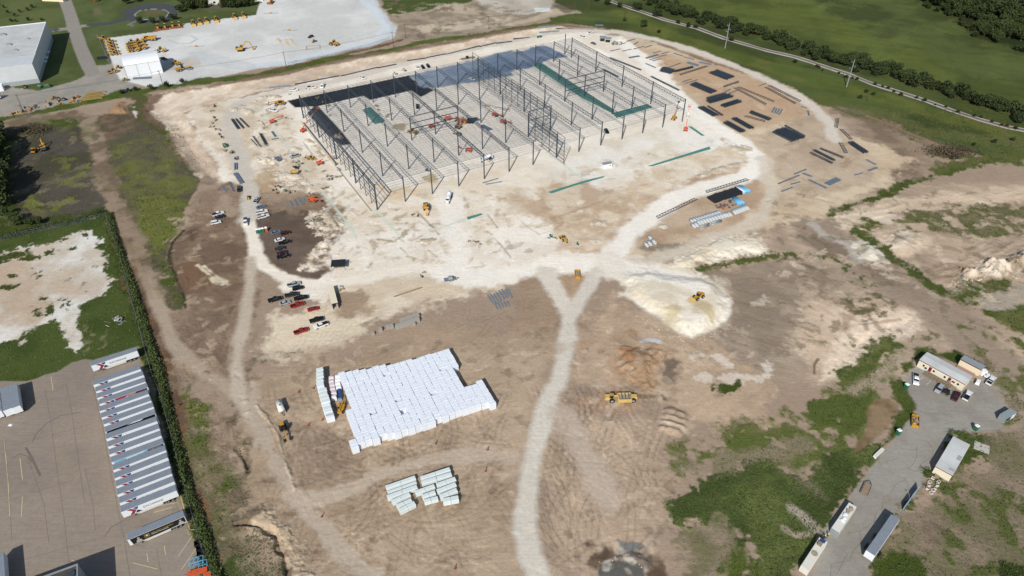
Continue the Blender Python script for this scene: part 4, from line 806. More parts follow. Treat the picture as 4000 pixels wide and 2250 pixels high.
def car(kind, c, s, label, group='vehicles parked around the building site', cover=None, name=None):
    k = (kind, c, cover)
    if k not in PROT: PROT[k] = car_parts(kind, c, cover)
    B, xs, y, r = PROT[k]; mid, a, _ = two(s)
    t = thing(name or {'pickup': 'pickup_truck', 'sedan': 'sedan_car', 'suv': 'suv_car', 'van': 'parked_van'}[kind], label, {'pickup': 'pickup', 'sedan': 'car', 'suv': 'suv', 'van': 'van'}[kind], mid, a, group)
    bo = None
    for n, me in B:
        o = put(n, me, bo if n == 'headlight' else t)
        if n == 'body': bo = o
    wheels(t, xs, y, r); return t
for a in [
 ('pickup', 'white', 't01 1600,188 1695,158', 'white pickup with dark bed, uppermost of three parked left of the haul road', 'c'),
 ('sedan', 'black', 't01 1625,203 1705,183', 'black car squeezed between a white pickup and a white suv'),
 ('suv', 'white', 't01 1585,248 1680,228', 'white suv at the foot of the three parked left of the haul road'),
 ('pickup', 'white', 't01 1856,205 1856,268', 'white pickup with dark box canopy driving down the haul road', 'top'),
 ('pickup', 'white', 't11 -10,170 100,145', 'white pickup, upper of two side by side right of the haul road'),
 ('pickup', 'white', 't11 5,210 108,178', 'white pickup, lower of two side by side right of the haul road'),
 ('sedan', 'blue', 't11 5,130 72,108', 'blue grey car above the two white pickups right of the haul road'),
 ('pickup', 'silver', 'q00 1280,1032 1305,992', 'silver pickup beside the small yellow loader on the haul road'),
 ('pickup', 'dark', 'q00 1205,972 1205,938', 'dark pickup facing up the haul road below the dark tube bundles'),
 ('sedan', 'blue', 't11 112,325 190,298', 'blue grey car beside the portable toilets on brown earth'),
 ('suv', 'maroon', 't11 178,332 275,303', 'maroon suv, topmost in the right hand row on brown earth'),
 ('sedan', 'white', 't11 138,380 225,355', 'white car in the row of dark cars on brown earth'),
 ('pickup', 'black', 't11 168,400 272,375', 'black pickup just right of the white car on brown earth'),
 ('sedan', 'green', 't11 143,442 228,422', 'dark green car third from the bottom of the row on brown earth'),
 ('sedan', 'maroon', 't11 158,474 242,454', 'maroon car between two dark vehicles on brown earth'),
 ('pickup', 'black', 't11 155,506 265,480', 'black pickup at the bottom of the row on brown earth'),
 ('pickup', 'silver', 't11 245,715 332,693', 'silver pickup at the top of the lower parking group'),
 ('suv', 'black', 't11 270,745 367,722', 'black suv just under the silver pickup of the lower group'),
 ('pickup', 'dark', 't11 220,795 326,772', 'dark grey pickup in the middle of the lower parking group'),
 ('pickup', 'black', 't11 283,820 402,795', 'black pickup between the dark grey and the bright red pickup'),
 ('pickup', 'black', 't11 88,835 205,803', 'black pickup alone at the left end of the lower group'),
 ('sedan', 'silver', 't11 172,858 268,830', 'silver car left of the bright red pickup'),
 ('pickup', 'red', 't11 252,880 376,842', 'bright red pickup in the lower parking group'),
 ('sedan', 'red', 't11 387,902 482,878', 'red coupe parked right of the bright red pickup'),
 ('pickup', 'black', 't11 397,992 522,955', 'black pickup on pale gravel above the white pickup'),
 ('pickup', 'white', 't11 555,992 428,1040', 'white pickup with dark bed on pale gravel', 'c'),
 ('pickup', 'red', 't11 282,1078 402,1038', 'red pickup at the lower left corner of the pale gravel patch'),
 ('pickup', 'white', 'c1100:250:3.864 108,412 262,398', 'white pickup at the left end of the north road'),
 ('pickup', 'white', 'c1100:250:3.864 370,380 550,358', 'white pickup with ladder rack on the north road', 'top'),
 ('van', 'white', 'c1100:250:3.864 628,318 610,378', 'white van on the north road beside a small green machine'),
 ('suv', 'white', 'c1100:250:3.864 1190,205 1265,238', 'white suv alone in the middle of the north road'),
 ('pickup', 'white', 't10 98,832 172,848', 'white pickup under the yellow telehandler left of the frame'),
 ('pickup', 'silver', 't10 335,1172 252,1200', 'silver pickup among earth heaps left of the frame'),
 ('pickup', 'white', 'c1500:150:3.864 490,418 532,488', 'white pickup, first of three parked behind the frame'),
 ('suv', 'black', 'c1500:150:3.864 562,415 612,480', 'black suv, middle of three parked behind the frame'),
 ('suv', 'black', 'c1500:150:3.864 642,398 690,462', 'black suv, last of three parked behind the frame'),
 ('pickup', 'black', 'c1500:150:3.864 505,1010 508,1075', 'black pickup parked inside the frame'),
 ('sedan', 'white', 'c1500:150:3.864 1285,605 1370,640', 'white car inside the frame near the blue floor'),
 ('pickup', 'white', 'c1900:120:3.864 1408,95 1508,130', 'white pickup with black bed by the far corner of the frame', 'c'),
 ('pickup', 'white', 'c1900:120:3.864 1612,28 1512,60', 'white pickup farthest away, beyond the far corner of the frame'),
 ('sedan', 'grey', 'c1900:120:3.864 1580,190 1648,215', 'grey car on the caliche below two white pickups'),
 ('suv', 'black', 'c2300:200:3.864 225,1170 310,1280', 'black suv next to a front column of the frame'),
 ('suv', 'dark', 't10 435,275 392,292', 'dark suv standing alone on the white gravel lot'),
 ('pickup', 'white', 'c3540:1340:4.83 165,620 172,800', 'white pickup with black bed cover at the left edge of the office lot', 'c'),
 ('suv', 'silver', 'c3540:1340:4.83 665,825 560,955', 'silver suv beside the wooden office ramp'),
 ('suv', 'maroon', 'c3540:1340:4.83 965,965 885,1110', 'dark red suv on the office lot'),
 ('pickup', 'white', 'c3540:1340:4.83 1085,1105 1200,930', 'white pickup with dark bed right of the dark red suv', 'c'),
 ('pickup', 'white', 'c3540:1340:4.83 1520,815 1650,650', 'white pickup loaded with a box at the right end of the office lot'),
 ('pickup', 'dark', 'c380:60:2.73 672,465 745,478', 'dark pickup in the shade behind the arched hangar')]:
    car(a[0], a[1], a[2], a[3], cover=(a[4] if len(a) > 4 else None))
# ---- machines: every builder makes one thing, x forward
def track_frame(t, L, y, w, h=.9):
    g = MB().prof([(-L/2, h*.5), (-L/2+h*.35, 0.05), (L/2-h*.35, .05), (L/2, h*.5), (L/2-h*.35, h), (-L/2+h*.35, h)], -w/2, w/2).mesh('track', M['tyre'])
    for s in (-1, 1): put('track', g, t, (0, s*y, 0))
def cab(t, x, y, z, s=(1.3, 1.2, 1.4), m='black', roof='yellow'):
    c_ = MB().frus(x-s[0]/2, x+s[0]/2, s[1]/2, z, z+s[2], x-s[0]/2+.05, x+s[0]/2-.15, s[1]/2-.08).build('cab', M['glass'], t); c_.location.y = y
    MB().box(x-s[0]/2-.05, x+s[0]/2, -s[1]/2, s[1]/2, z+s[2], z+s[2]+.12).build('cab_roof', M[roof], c_)
def mach(kind, s, label, group=None, c='yellow', up=None):
    mid, a, L = two(s); nm = {'dozer': 'bulldozer', 'loader': 'wheel_loader', 'adt': 'dump_truck', 'exc': 'excavator', 'grader': 'motor_grader', 'tele': 'telehandler', 'boom': 'boom_lift', 'skid': 'skid_loader', 'mixer': 'concrete_mixer_truck', 'scraper': 'earth_scraper', 'roller': 'road_roller', 'backhoe': 'backhoe_loader', 'scissor': 'scissor_lift', 'dumper': 'site_dumper'}[kind]
    t = thing(nm, label, {'dozer': 'bulldozer', 'loader': 'loader', 'adt': 'dump truck', 'exc': 'excavator', 'grader': 'grader', 'tele': 'telehandler', 'boom': 'boom lift', 'skid': 'loader', 'mixer': 'mixer truck', 'scraper': 'scraper', 'roller': 'roller', 'backhoe': 'backhoe', 'scissor': 'scissor lift', 'dumper': 'dumper'}[kind], mid, a, group); Y = M[c]
    if kind == 'dozer':
        track_frame(t, 3.6, 1.0, .6, 1.0); MB().frus(-.6, 2.0, .55, .7, 1.9, -.6, 1.9, .45).build('engine_hood', Y, t); MB().box(-1.9, -.6, -.9, .9, .8, 1.5).build('rear_body', Y, t); cab(t, -.9, 0, 1.5)
        MB().prof([(2.5, .1), (2.75, .1), (2.6, .6), (2.8, 1.3), (2.6, 1.3), (2.4, .6)], -1.8, 1.8).build('blade', M['rust'], t); g = MB(); [g.beam((0, s_*1.35, .5), (2.5, s_*1.35, .5), .2) for s_ in (-1, 1)]; g.build('push_arm', Y, t)
    elif kind in ('loader', 'backhoe', 'skid'):
        k = {'loader': 1, 'backhoe': .8, 'skid': .55}[kind]; wheels(t, (-1.6*k, 1.5*k), 1.05*k, .8*k, .55*k)
        MB().frus(-2.8*k, -.2, .9*k, .7*k, 2.0*k, -2.6*k, -.4, .75*k).build('engine_body', Y, t); MB().box(-.2, 2.0*k, -.6*k, .6*k, .6*k, 1.3*k).build('front_frame', Y, t); cab(t, .1*k, 0, 1.5*k, (1.3*k, 1.3*k, 1.5*k))
        g = MB(); [g.beam((.8*k, s_*.55*k, 1.5*k), (3.0*k, s_*.55*k, .6*k), .22*k, .35*k) for s_ in (-1, 1)]; g.build('lift_arm', Y, t)
        MB().prof([(3.0*k, .15), (4.1*k, .12), (3.9*k, .35), (3.3*k, .5), (3.2*k, 1.3*k), (2.9*k, 1.3*k)], -1.35*k, 1.35*k).build('bucket', M['yellow2'] if kind != 'skid' else M['steel_dark'], t)
        if kind == 'backhoe': MB().beam((-2.4*k, 0, 1.0), (-3.4*k, 0, 2.6), .25).beam((-3.4*k, 0, 2.6), (-4.3*k, 0, 1.0), .22).build('rear_boom', Y, t); MB().box(-4.7*k, -4.1*k, -.35, .35, .5, 1.0).build('digging_bucket', M['steel_dark'], t)
    elif kind == 'adt':
        wheels(t, (-3.1, -1.4, 2.9), 1.15, .8, .6); MB().frus(1.6, 4.3, 1.1, .8, 1.7, 1.7, 4.1, .9).build('front_hood', Y, t); cab(t, 1.9, 0, 1.6, (1.4, 1.5, 1.2)); MB().box(-3.6, 1.6, -.5, .5, .8, 1.2).build('chassis', M['steel_dark'], t)
        g = MB(); g.prof([(-4.4, 2.3), (-3.3, 1.3), (1.1, 1.3), (1.4, 2.6), (1.2, 2.6), (.95, 1.5), (-3.2, 1.5), (-4.2, 2.4)], -1.35, 1.35)
        [g.prof([(-4.3, 2.35), (-3.3, 1.3), (1.1, 1.3), (1.3, 2.55)], s_*1.35, s_*1.5) for s_ in (-1, 1)]; g.build('dump_body', Y, t)
    elif kind == 'exc':
        track_frame(t, 4.0, 1.15, .6, .9); MB().frus(-2.3, 1.3, 1.35, 1.0, 2.1, -2.2, 1.2, 1.25).build('house', Y, t); MB().frus(-2.6, -1.6, 1.3, 1.1, 2.3, -2.5, -1.6, 1.2).build('counterweight', M['steel_dark'] if c != 'orange' else M['orange'], t); cab(t, .6, .8, 2.1, (1.5, .9, .8))
        MB().beam((1.1, -.1, 1.8), (3.4, -.1, 5.0), .4, .6).beam((3.4, -.1, 5.0), (5.6, -.1, 4.6), .38, .5).build('boom', Y, t); MB().beam((5.5, -.1, 4.9), (6.6, -.1, 1.6), .35, .45).build('stick', Y, t)
        MB().prof([(6.1, .5), (7.1, .3), (7.2, 1.2), (6.6, 1.7), (6.2, 1.4)], -.65, .45).build('bucket', Y, t)
    elif kind == 'grader':
        wheels(t, (-3.2, -1.8, 3.6), 1.05, .65, .4); MB().frus(-4.2, -1.2, .7, .8, 2.0, -4.1, -1.2, .6).build('engine_body', Y, t); cab(t, -.5, 0, 1.4, (1.3, 1.4, 1.6), roof='black'); MB().beam((0, 0, 1.6), (2.4, 0, 1.9), .35, .4).beam((2.4, 0, 1.9), (4.2, 0, 1.1), .35, .4).build('front_frame', Y, t)
        o = MB().prof([(-.1, .1), (.1, .1), (.2, .7), (0, .7)], -1.9, 1.9).build('blade', M['galv'], t, ); o.location = (1.3, 0, .1); o.rotation_euler.z = .4
    elif kind == 'tele':
        wheels(t, (-1.6, 1.6), 1.0, .65, .42); MB().box(-2.5, 2.3, -.75, .75, .6, 1.3).build('chassis', Y, t); cab(t, -.2, .65, 1.2, (1.4, .8, 1.2)); MB().box(-1.2, 1.1, -1.1, -.4, .8, 1.7).build('engine_body', Y, t)
        e = up or (5.0, 1.6); MB().beam((-2.2, -.05, 2.0), (-2.2+(e[0]+2.2)*.55, -.05, 2.0+(e[1]-2)*.55), .45, .5).build('boom', Y, t); MB().beam((-2.2+(e[0]+2.2)*.5, -.05, 2.0+(e[1]-2)*.5), (e[0], -.05, e[1]), .32, .36).build('boom_extension', M['steel_dark'] if up else Y, t)
        MB().box(e[0], e[0]+.15, -.7, .7, e[1]-.9, e[1]+.2).box(e[0]+.15, e[0]+1.3, -.5, -.35, e[1]-.9, e[1]-.8).box(e[0]+.15, e[0]+1.3, .35, .5, e[1]-.9, e[1]-.8).build('fork', M['steel_dark'], t)
    elif kind == 'boom':
        wheels(t, (-1.3, 1.3), 1.0, .5, .38); MB().box(-1.8, 1.8, -.75, .75, .45, .95).build('chassis', M['steel_dark'], t); MB().frus(-1.9, 1.2, 1.0, .95, 1.9, -1.8, 1.0, .9).build('turret', Y, t)
        e = up or (6.0, 2.6); k0 = Vector((-1.4, 0, 1.9)); k1 = Vector((k0.x+(e[0]-k0.x)*.45, 0, k0.z+(e[1]-k0.z)*.45+.3)); k2 = Vector((e[0], 0, e[1]))
        MB().beam(k0, k1, .32, .38).build('boom', Y, t); MB().beam(k1, k1.lerp(k2, .6), .26, .3).build('boom_section', M['cream'] if up else Y, t); MB().beam(k1.lerp(k2, .6), k2, .2, .24).build('jib', Y, t)
        g = MB(); x, z = e; [g.beam((x+dx, dy, z), (x+dx, dy, z+1.1), .07) for dx in (0, .9) for dy in (-.9, .9)]; g.box(x, x+.9, -.9, .9, z-.05, z+.03)
        for zz in (z+.55, z+1.1): g.beam((x, -.9, zz), (x+.9, -.9, zz), .06).beam((x, .9, zz), (x+.9, .9, zz), .06).beam((x, -.9, zz), (x, .9, zz), .06).beam((x+.9, -.9, zz), (x+.9, .9, zz), .06)
        g.build('basket', Y, t)
    elif kind == 'mixer':
        wheels(t, (-3.2, -1.9, 3.3), 1.05, .52, .35); MB().box(-4.0, 2.2, -.45, .45, .7, 1.0).build('chassis', M['steel_dark'], t); MB().frus(2.0, 3.1, 1.15, .6, 2.6, 2.1, 2.9, 1.0).build('cab', M['white'], t); MB().frus(2.95, 4.3, .85, .6, 1.6, 2.9, 4.2, .75).build('hood', M['white'], t)
        MB().frus(2.6, 3.14, .95, 1.65, 2.4, 2.6, 3.02, .9).build('windscreen', M['glass'], t)
        MB().cyl((1.7, 0, 1.7), (.9, 0, 1.9), .8, 16, 1.2).cyl((.9, 0, 1.9), (-.9, 0, 2.2), 1.2, 16, 1.15, cap=False).cyl((-.9, 0, 2.2), (-3.4, 0, 3.0), 1.15, 16, .5).build('drum', M['white'], t, True); MB().beam((-3.5, 0, 2.7), (-4.9, 0, 1.4), .5, .12).build('chute', M['galv'], t)
        MB().frus(-4.0, -3.4, .9, .7, 2.3, -3.8, -3.5, .6).build('hopper_frame', M['white'], t)
    elif kind == 'scraper':
        wheels(t, (-4.6, 3.0), 1.25, .95, .7); MB().frus(2.0, 5.6, 1.0, 1.0, 2.3, 2.2, 5.4, .85).build('tractor_body', Y, t); cab(t, 3.2, .4, 2.0, (1.4, 1.2, 1.3)); MB().beam((2.2, 0, 2.0), (.8, 0, 2.4), .5, .6).beam((.8, -1.4, 2.0), (.8, 1.4, 2.0), .5, .5).build('gooseneck', Y, t)
        g = MB(); [g.box(-4.0, .9, s_*1.6-.1, s_*1.6+.1, .4, 2.0) for s_ in (-1, 1)]; g.box(-4.0, .9, -1.5, 1.5, .3, .5).box(-4.1, -3.9, -1.5, 1.5, .5, 2.1); g.build('bowl', Y, t); MB().box(-3.9, .5, -1.48, 1.48, .5, 1.2).build('soil_load', M['rock'], t); MB().frus(-6.2, -4.0, .8, 1.1, 2.2, -6.0, -4.0, .7).build('rear_engine', Y, t)
        g = MB(); [g.beam((x, -1.5, 2.2), (x, 1.5, 2.2), .18) for x in (-3, -1.8, -.6)]; g.build('ejector_bar', M['steel_dark'], t)
    elif kind == 'roller':
        MB().cyl((1.9, -1, .75), (1.9, 1, .75), .75, 16).build('drum', M['steel_dark'], t); wheels(t, (-1.5,), .9, .7, .5); MB().frus(-2.4, -.1, .8, .8, 1.7, -2.3, -.1, .7).build('engine_body', Y, t); cab(t, -.1, 0, 1.3); MB().box(.5, 2.8, -1.15, -1.02, .6, 1.0).box(.5, 2.8, 1.02, 1.15, .6, 1.0).build('drum_frame', Y, t)
    elif kind == 'scissor':
        wheels(t, (-.8, .8), .45, .22, .18); MB().box(-1.1, 1.1, -.5, .5, .25, .7).build('base', Y, t); g = MB(); h = (up or (0, 2))[1]
        for k in range(3): z0, z1 = .7+(h-.9)*k/3, .7+(h-.9)*(k+1)/3; g.beam((-.9, -.4, z0), (.9, -.4, z1), .08).beam((.9, .4, z0), (-.9, .4, z1), .08)
        g.build('scissor_arms', M['steel_dark'], t); g = MB().box(-1.2, 1.2, -.55, .55, h-.15, h); [g.beam((x, y, h), (x, y, h+1), .05) for x in (-1.2, 1.2) for y in (-.5, .5)]; g.beam((-1.2, -.5, h+1), (1.2, -.5, h+1), .05).beam((-1.2, .5, h+1), (1.2, .5, h+1), .05).build('platform', Y, t)
    elif kind == 'dumper':
        wheels(t, (-1.3, 1.3), .95, .55, .4); MB().box(-2.0, 2.0, -.6, .6, .5, 1.0).build('chassis', Y, t); MB().frus(-2.1, .9, .95, 1.0, 2.0, -2.3, 1.1, 1.15).build('skip', M['yellow2'], t); MB().box(1.1, 2.0, -.8, .8, 1.0, 1.6).build('front_body', Y, t)
    return t
def heads(s0, ang, L=3): return s0
def mm(kind, s, label, deg=None, **k):
    t = mach(kind, s if ' ' in s.strip().split(' ', 1)[1] else s+' '+s.split()[-1], label, **k)
    if deg is not None: t.rotation_euler.z = R(deg)
    if t.location.y > 425 and t.location.x < -100: t.scale = (1.3, 1.3, 1.3)
    return t
DZ = 'yellow machines lined up along the lawn'
for k, (x, y, lb) in enumerate([(1195, 222, 'yellow bulldozer at the left end of the row along the lawn'), (1250, 218, 'yellow bulldozer second from the left along the lawn'), (1308, 208, 'yellow bulldozer third from the left along the lawn'), (1358, 203, 'yellow bulldozer ending the left row along the lawn')]):
    mm('dozer', 't00 %d,%d' % (x, y), lb, -70, group=DZ)
for x, y, lb in [(1460, 188, 'yellow loader starting the second row along the lawn'), (1508, 178, 'yellow loader second of the second row along the lawn'), (1560, 168, 'yellow loader third of the second row along the lawn'), (1632, 160, 'large yellow loader ending the second row along the lawn'), (1772, 138, 'yellow loader of the rear pair near the trees, left one'), (1838, 128, 'yellow loader of the rear pair near the trees, right one')]:
    mm('loader', 't00 %d,%d' % (x, y), lb, -65, group=DZ)
mm('dozer', 't10 115,25', 'yellow machine standing alone at the top edge of the gravel lot', -100)
for x, y, d, lb in [(785, 300, 10, 'small yellow loader at the upper left corner of the gravel lot'), (835, 320, 20, 'first small yellow loader of the column by the gravel lot edge'), (842, 345, 20, 'second small yellow loader of the column by the lot edge'), (850, 368, 20, 'third small yellow loader of the column by the lot edge'), (860, 395, 15, 'fourth small yellow loader of the column by the lot edge'), (868, 415, 15, 'lowest small yellow loader of the column by the lot edge')]:
    mm('backhoe', 't00 %d,%d' % (x, y), lb, d, group='small yellow loaders in a column')
for x, y, lb in [(1000, 335, 'yellow scraper with canopy, upper left of the packed group'), (1005, 355, 'yellow machine second in the packed group above the hangar'), (1012, 372, 'yellow machine third in the packed group above the hangar'), (1022, 388, 'yellow machine lowest left in the packed group above the hangar'), (1050, 330, 'yellow machine top right of the packed group above the hangar'), (1062, 350, 'yellow machine middle right of the packed group above the hangar'), (1075, 372, 'yellow machine lower right of the packed group above the hangar')]:
    mm('loader', 't00 %d,%d' % (x, y), lb, 200, group='yellow machines packed behind the arched hangar')
mm('adt', 'c380:60:2.73 640,262 480,278', 'yellow articulated dump truck on the white gravel lot')
mm('loader', 'c380:60:2.73 745,385 625,395', 'dusty pale wheel loader behind the arched hangar', c='yellow2')
mm('exc', 't00 1790,388 1850,378', 'yellow excavator with raised boom in the middle of the gravel lot', 12)
mm('grader', 'c380:60:2.73 850,600 1000,572', 'yellow motor grader right of the arched hangar')
mm('backhoe', 'c380:60:2.73 885,535 805,512', 'dark yellow backhoe in front of the hangar shadow')
mm('skid', 'c380:60:2.73 205,560 255,566', 'small yellow loader left of the arched hangar')
mm('roller', 'c380:60:2.73 235,600 115,625', 'yellow road roller left of the arched hangar')
mm('skid', 'c380:60:2.73 275,700 325,695', 'small dark yellow forklift below the hangar')
mm('loader', 't10 612,345 575,338', 'yellow loader alone at the right part of the gravel lot')
mm('skid', 't10 430,322 446,316', 'small black machine on the gravel lot')
mm('exc', 't00 320,1140 345,1125', 'orange and grey excavator in the mown field', 120)
mm('dozer', 't00 262,1150', 'yellow bulldozer beside the excavator in the mown field', 100)
mm('tele', 't10 235,785 125,795', 'yellow telehandler by the left back corner of the frame')
mm('skid', 'c1500:150:3.864 285,480 320,492', 'white skid loader on the north road behind the frame', c='white')
mm('skid', 'c1500:150:3.864 145,540 170,540', 'white compact machine with mast on the north road', c='white')
mm('boom', 'c1100:250:3.864 235,1145 430,900', 'orange boom lift reaching up over the left wall', 52, c='orange', up=(12.5, 10))
mm('boom', 't10 95,932 160,918', 'red boom lift folded low over the open trench', c='orange')
mm('boom', 't10 460,1255 510,1225', 'orange boom lift with low arm left of the frame', 30, c='orange', up=(6, 3))
for x, y, d, lb in [(905, 400, -40, 'red lift between trusses, upper of the right pair'), (1030, 505, -40, 'red lift between trusses, lower of the right pair'), (505, 930, 170, 'orange boom lift working near the mixer truck'), (180, 465, 200, 'red lift at the left of the cluster inside the frame'), (345, 480, 160, 'red lift in the middle of the cluster inside the frame'), (435, 500, 150, 'red lift at the right of the cluster inside the frame')]:
    mm('boom', 'c1700:350:3.864 %d,%d' % (x, y), lb, d, c='orange', group='orange lifts working inside the frame', up=(5, 2.2) if x != 180 else (8, 6))
mm('boom', 'c1500:150:3.864 725,1345', 'orange lift standing alone left of the cluster in the frame', 30, c='orange', up=(3, 2))
mm('loader', 'c1500:150:3.864 440,1430', 'yellow machine low inside the frame by the beam frame', 160, c='yellow')
mm('exc', 'c1700:350:3.864 350,600 360,560', 'small yellow excavator in the cluster inside the frame', 60)
mm('boom', 'c2300:200:3.864 1460,1195', 'red boom lift with its mast straight up at the right front column', 75, c='orange', up=(.6, 14.5))
mm('tele', 'c2300:200:3.864 1340,1045 1230,1010', 'yellow telehandler raising a boom to the right front column', 60, up=(4.5, 10))
mm('mixer', 't10 1790,1195 1685,1225', 'white concrete mixer truck at the front edge of the frame')
mm('mixer', 't11 1468,20 1440,98', 'white concrete mixer truck on the open apron')
mm('exc', 't11 1278,100 1292,155', 'yellow excavator digging a trench on the apron', -80)
mm('tele', 't11 400,62 465,75', 'red telehandler beside the loose steel tubes', c='orange')
mm('backhoe', 't10 400,1200 435,1205', 'small yellow backhoe at the end of the open trench')
mm('dumper', 't10 330,1308 250,1312', 'yellow dumper between the heaps left of the frame')
mm('skid', 'q00 1252,1008 1252,990', 'small yellow loader at the bend of the haul road')
mm('grader', 't12 192,300 245,450', 'yellow and black motor grader beside the farm road')
mm('tele', 't12 632,235 662,150', 'yellow telehandler beside the white bales')
mm('skid', 't12 650,15', 'yellow and black forklift tucked between white bale stacks', 70)
mm('scraper', 't22 910,118 715,122', 'long yellow earth scraper below the clay pile', c='yellow2')
mm('loader', 't21 1460,775 1350,828', 'yellow wheel loader on the big pale stockpile')
mm('backhoe', 't21 395,370 375,350', 'small yellow machine with mast by the soil edge')
mm('dozer', 't00 730,8', 'yellow bulldozer on the far lawn at the top edge', 180)
for x, y, lb in [(190, 662, 'yellow and black loader in front of the warehouse'), (645, 0, None)]:
    if lb: mm('skid', 't00 %d,%d' % (x, y), lb, -60)
mm('skid', 't00 400,750 420,745', 'yellow loader among scrap on the yard edge')
# ================================================================== STEEL LYING IN THE YARD
UNIT = {}
def unit(kind, L):
    "one member of length L along x, lying on z=0"
    k = (kind, round(L*2)/2)
    if k in UNIT: return UNIT[k]
    L = k[1]; g = MB()
    if kind == 'joist':
        g.beam((-L/2, 0, .07), (L/2, 0, .07), .13, .1).beam((-L/2, 0, .55), (L/2, 0, .55), .15, .1); n = max(4, int(L/1.6))
        for q in range(n): a, b = -L/2+L*q/n, -L/2+L*(q+1)/n; g.beam((a, 0, .55), ((a+b)/2, 0, .07), .05).beam(((a+b)/2, 0, .07), (b, 0, .55), .05)
        UNIT[k] = g.mesh('joist', M['steel_dark'])
    elif kind == 'truss':
        w = 1.9; g.beam((-L/2, -w/2, .15), (L/2, -w/2, .15), .22, .25).beam((-L/2+.8, w/2, .15), (L/2-.8, w/2, .15), .2, .22); n = max(5, int(L/1.9))
        for q in range(n): a, b = -L/2+L*q/n, -L/2+L*(q+1)/n; g.beam((a, -w/2, .15), ((a+b)/2, w/2, .15), .12).beam(((a+b)/2, w/2, .15), (b, -w/2, .15), .12).beam(((a+b)/2, -w/2, .15), ((a+b)/2, w/2, .15), .08)
        UNIT[k] = g.mesh('truss', M['steel'])
    elif kind == 'deck':
        for q in range(5): g.box(-L/2, L/2, -.46+q*.2, -.36+q*.2, .03, .09)
        g.box(-L/2, L/2, -.48, .48, 0, .035); UNIT[k] = g.mesh('deck_sheet', M['deck'])
    elif kind == 'tube': UNIT[k] = g.box(-L/2, L/2, -.16, .16, .05, .38).mesh('steel_tube', M['galv'])
    elif kind == 'plank': UNIT[k] = g.box(-L/2, L/2, -.28, .28, .02, .32).box(-L/2, L/2, -.3, .3, .02, .08).mesh('steel_plank', M['galv'])
    elif kind == 'board': UNIT[k] = g.box(-L/2, L/2, -.25, .25, 0, .3).mesh('beam', M['conc'])
    return UNIT[k]
PITCH_ = dict(joist=.62, truss=2.2, deck=1.05, tube=.5, plank=.75, board=.6)
def pile(kind, s, label, n=None, layers=1, group=None, jit=.25, cat=None, name=None):
    "s = near end, far end of one long edge, then the corner across from the first"
    pts = [G(*p) for p in P(s)]; a, b = pts[0], pts[1]; d = b-a; L = math.hypot(d.x, d.y); an = math.atan2(d.y, d.x)
    if len(pts) > 2: c = pts[2]-a; W = -c.x*math.sin(an)+c.y*math.cos(an)
    else: W = (n or 1)*PITCH_[kind]*.98
    n = n or max(1, int(abs(W)/PITCH_[kind])); sg = 1 if W >= 0 else -1
    base = (a+b)/2; nm = {'joist': 'joist_bundle', 'truss': 'lying_truss', 'deck': 'deck_stack', 'tube': 'tube_bundle', 'plank': 'plank_bundle', 'board': 'beam_pile'}[kind]
    t = thing(name or nm, label, cat or {'joist': 'joist bundle', 'truss': 'steel truss', 'deck': 'metal deck stack', 'tube': 'steel tubes', 'plank': 'steel planks', 'board': 'beams'}[kind], base, an, group)
    me = unit(kind, L); h = dict(joist=.6, truss=.3, deck=.1, tube=.36, plank=.34, board=.31)[kind]; off = PITCH_[kind]*.5 if len(pts) > 2 else -abs(W)/2+PITCH_[kind]/2
    for l in range(layers):
        for q in range(n-(l if kind in ('joist', 'tube') else 0)):
            o = put(me.name, me, t, (random.uniform(-jit, jit)*(2.5 if kind == 'joist' else 1), sg*(off+q*abs(W)/max(n, 1)+l*.1), l*h)); o.rotation_euler.z = random.gauss(0, .006)
    if kind in ('joist', 'deck', 'plank') : put('sleeper', SIMPLE.setdefault('slp%d' % n, MB().box(-.1, .1, 0, abs(W)+.3, -.12, .02).mesh('sleeper', M['wood'])), t, (-L*.3, 0 if sg > 0 and len(pts) > 2 else -abs(W), 0))
    return t
Y2 = 'c2600:250:2.047 '; Y1 = 'c2300:100:2.34 '
JG, DG = 'dark joist bundles in the laydown yard', 'grey decking stacks in the laydown yard'
for s, lb, ly in [
 ('345,75 485,130 400,44', 'large dark joist stack nearest the outer perimeter road', 2), ('190,170 355,240 235,145', 'large dark joist stack below the blue grey sheets', 2),
 ('318,276 465,236 345,305', 'upper left stack of the fanned dark joists', 2), ('360,318 548,266 330,290', 'middle stack of the fanned dark joists', 2), ('475,352 612,308 440,328', 'lower right stack of the fanned dark joists', 2),
 ('255,354 380,425 300,340', 'dark joists just outside the right front corner of the frame', 2), ('325,340 445,415 345,336', 'narrow dark joists beside the wider bundle near the inner road', 1),
 ('455,475 595,552 480,450', 'dark joist bundle nearest the inner perimeter road', 2), ('525,443 670,525 560,428', 'dark joist bundle just above the one nearest the inner road', 2),
 ('665,395 820,455 690,378', 'dark joist bundle left of the four short grey stacks', 2), ('862,540 1020,622 935,500', 'widest dark joist stack in the yard', 2), ('845,548 1005,628 862,540', 'thin dark joist row along the widest stack, lower side', 1), ('940,495 1105,585 955,487', 'thin dark joist row along the widest stack, upper side', 1),
 ('1145,714 1320,800 1165,704', 'lowest of three parallel thin joist rows', 1), ('1175,697 1340,780 1195,686', 'middle of three parallel thin joist rows', 2), ('1220,680 1410,755 1240,670', 'highest of three parallel thin joist rows', 1), ('460,182 580,143 468,190', 'short thin joist row alone on orange soil', 2)]:
    pile('joist', Y2+s, lb, layers=ly, group=JG)
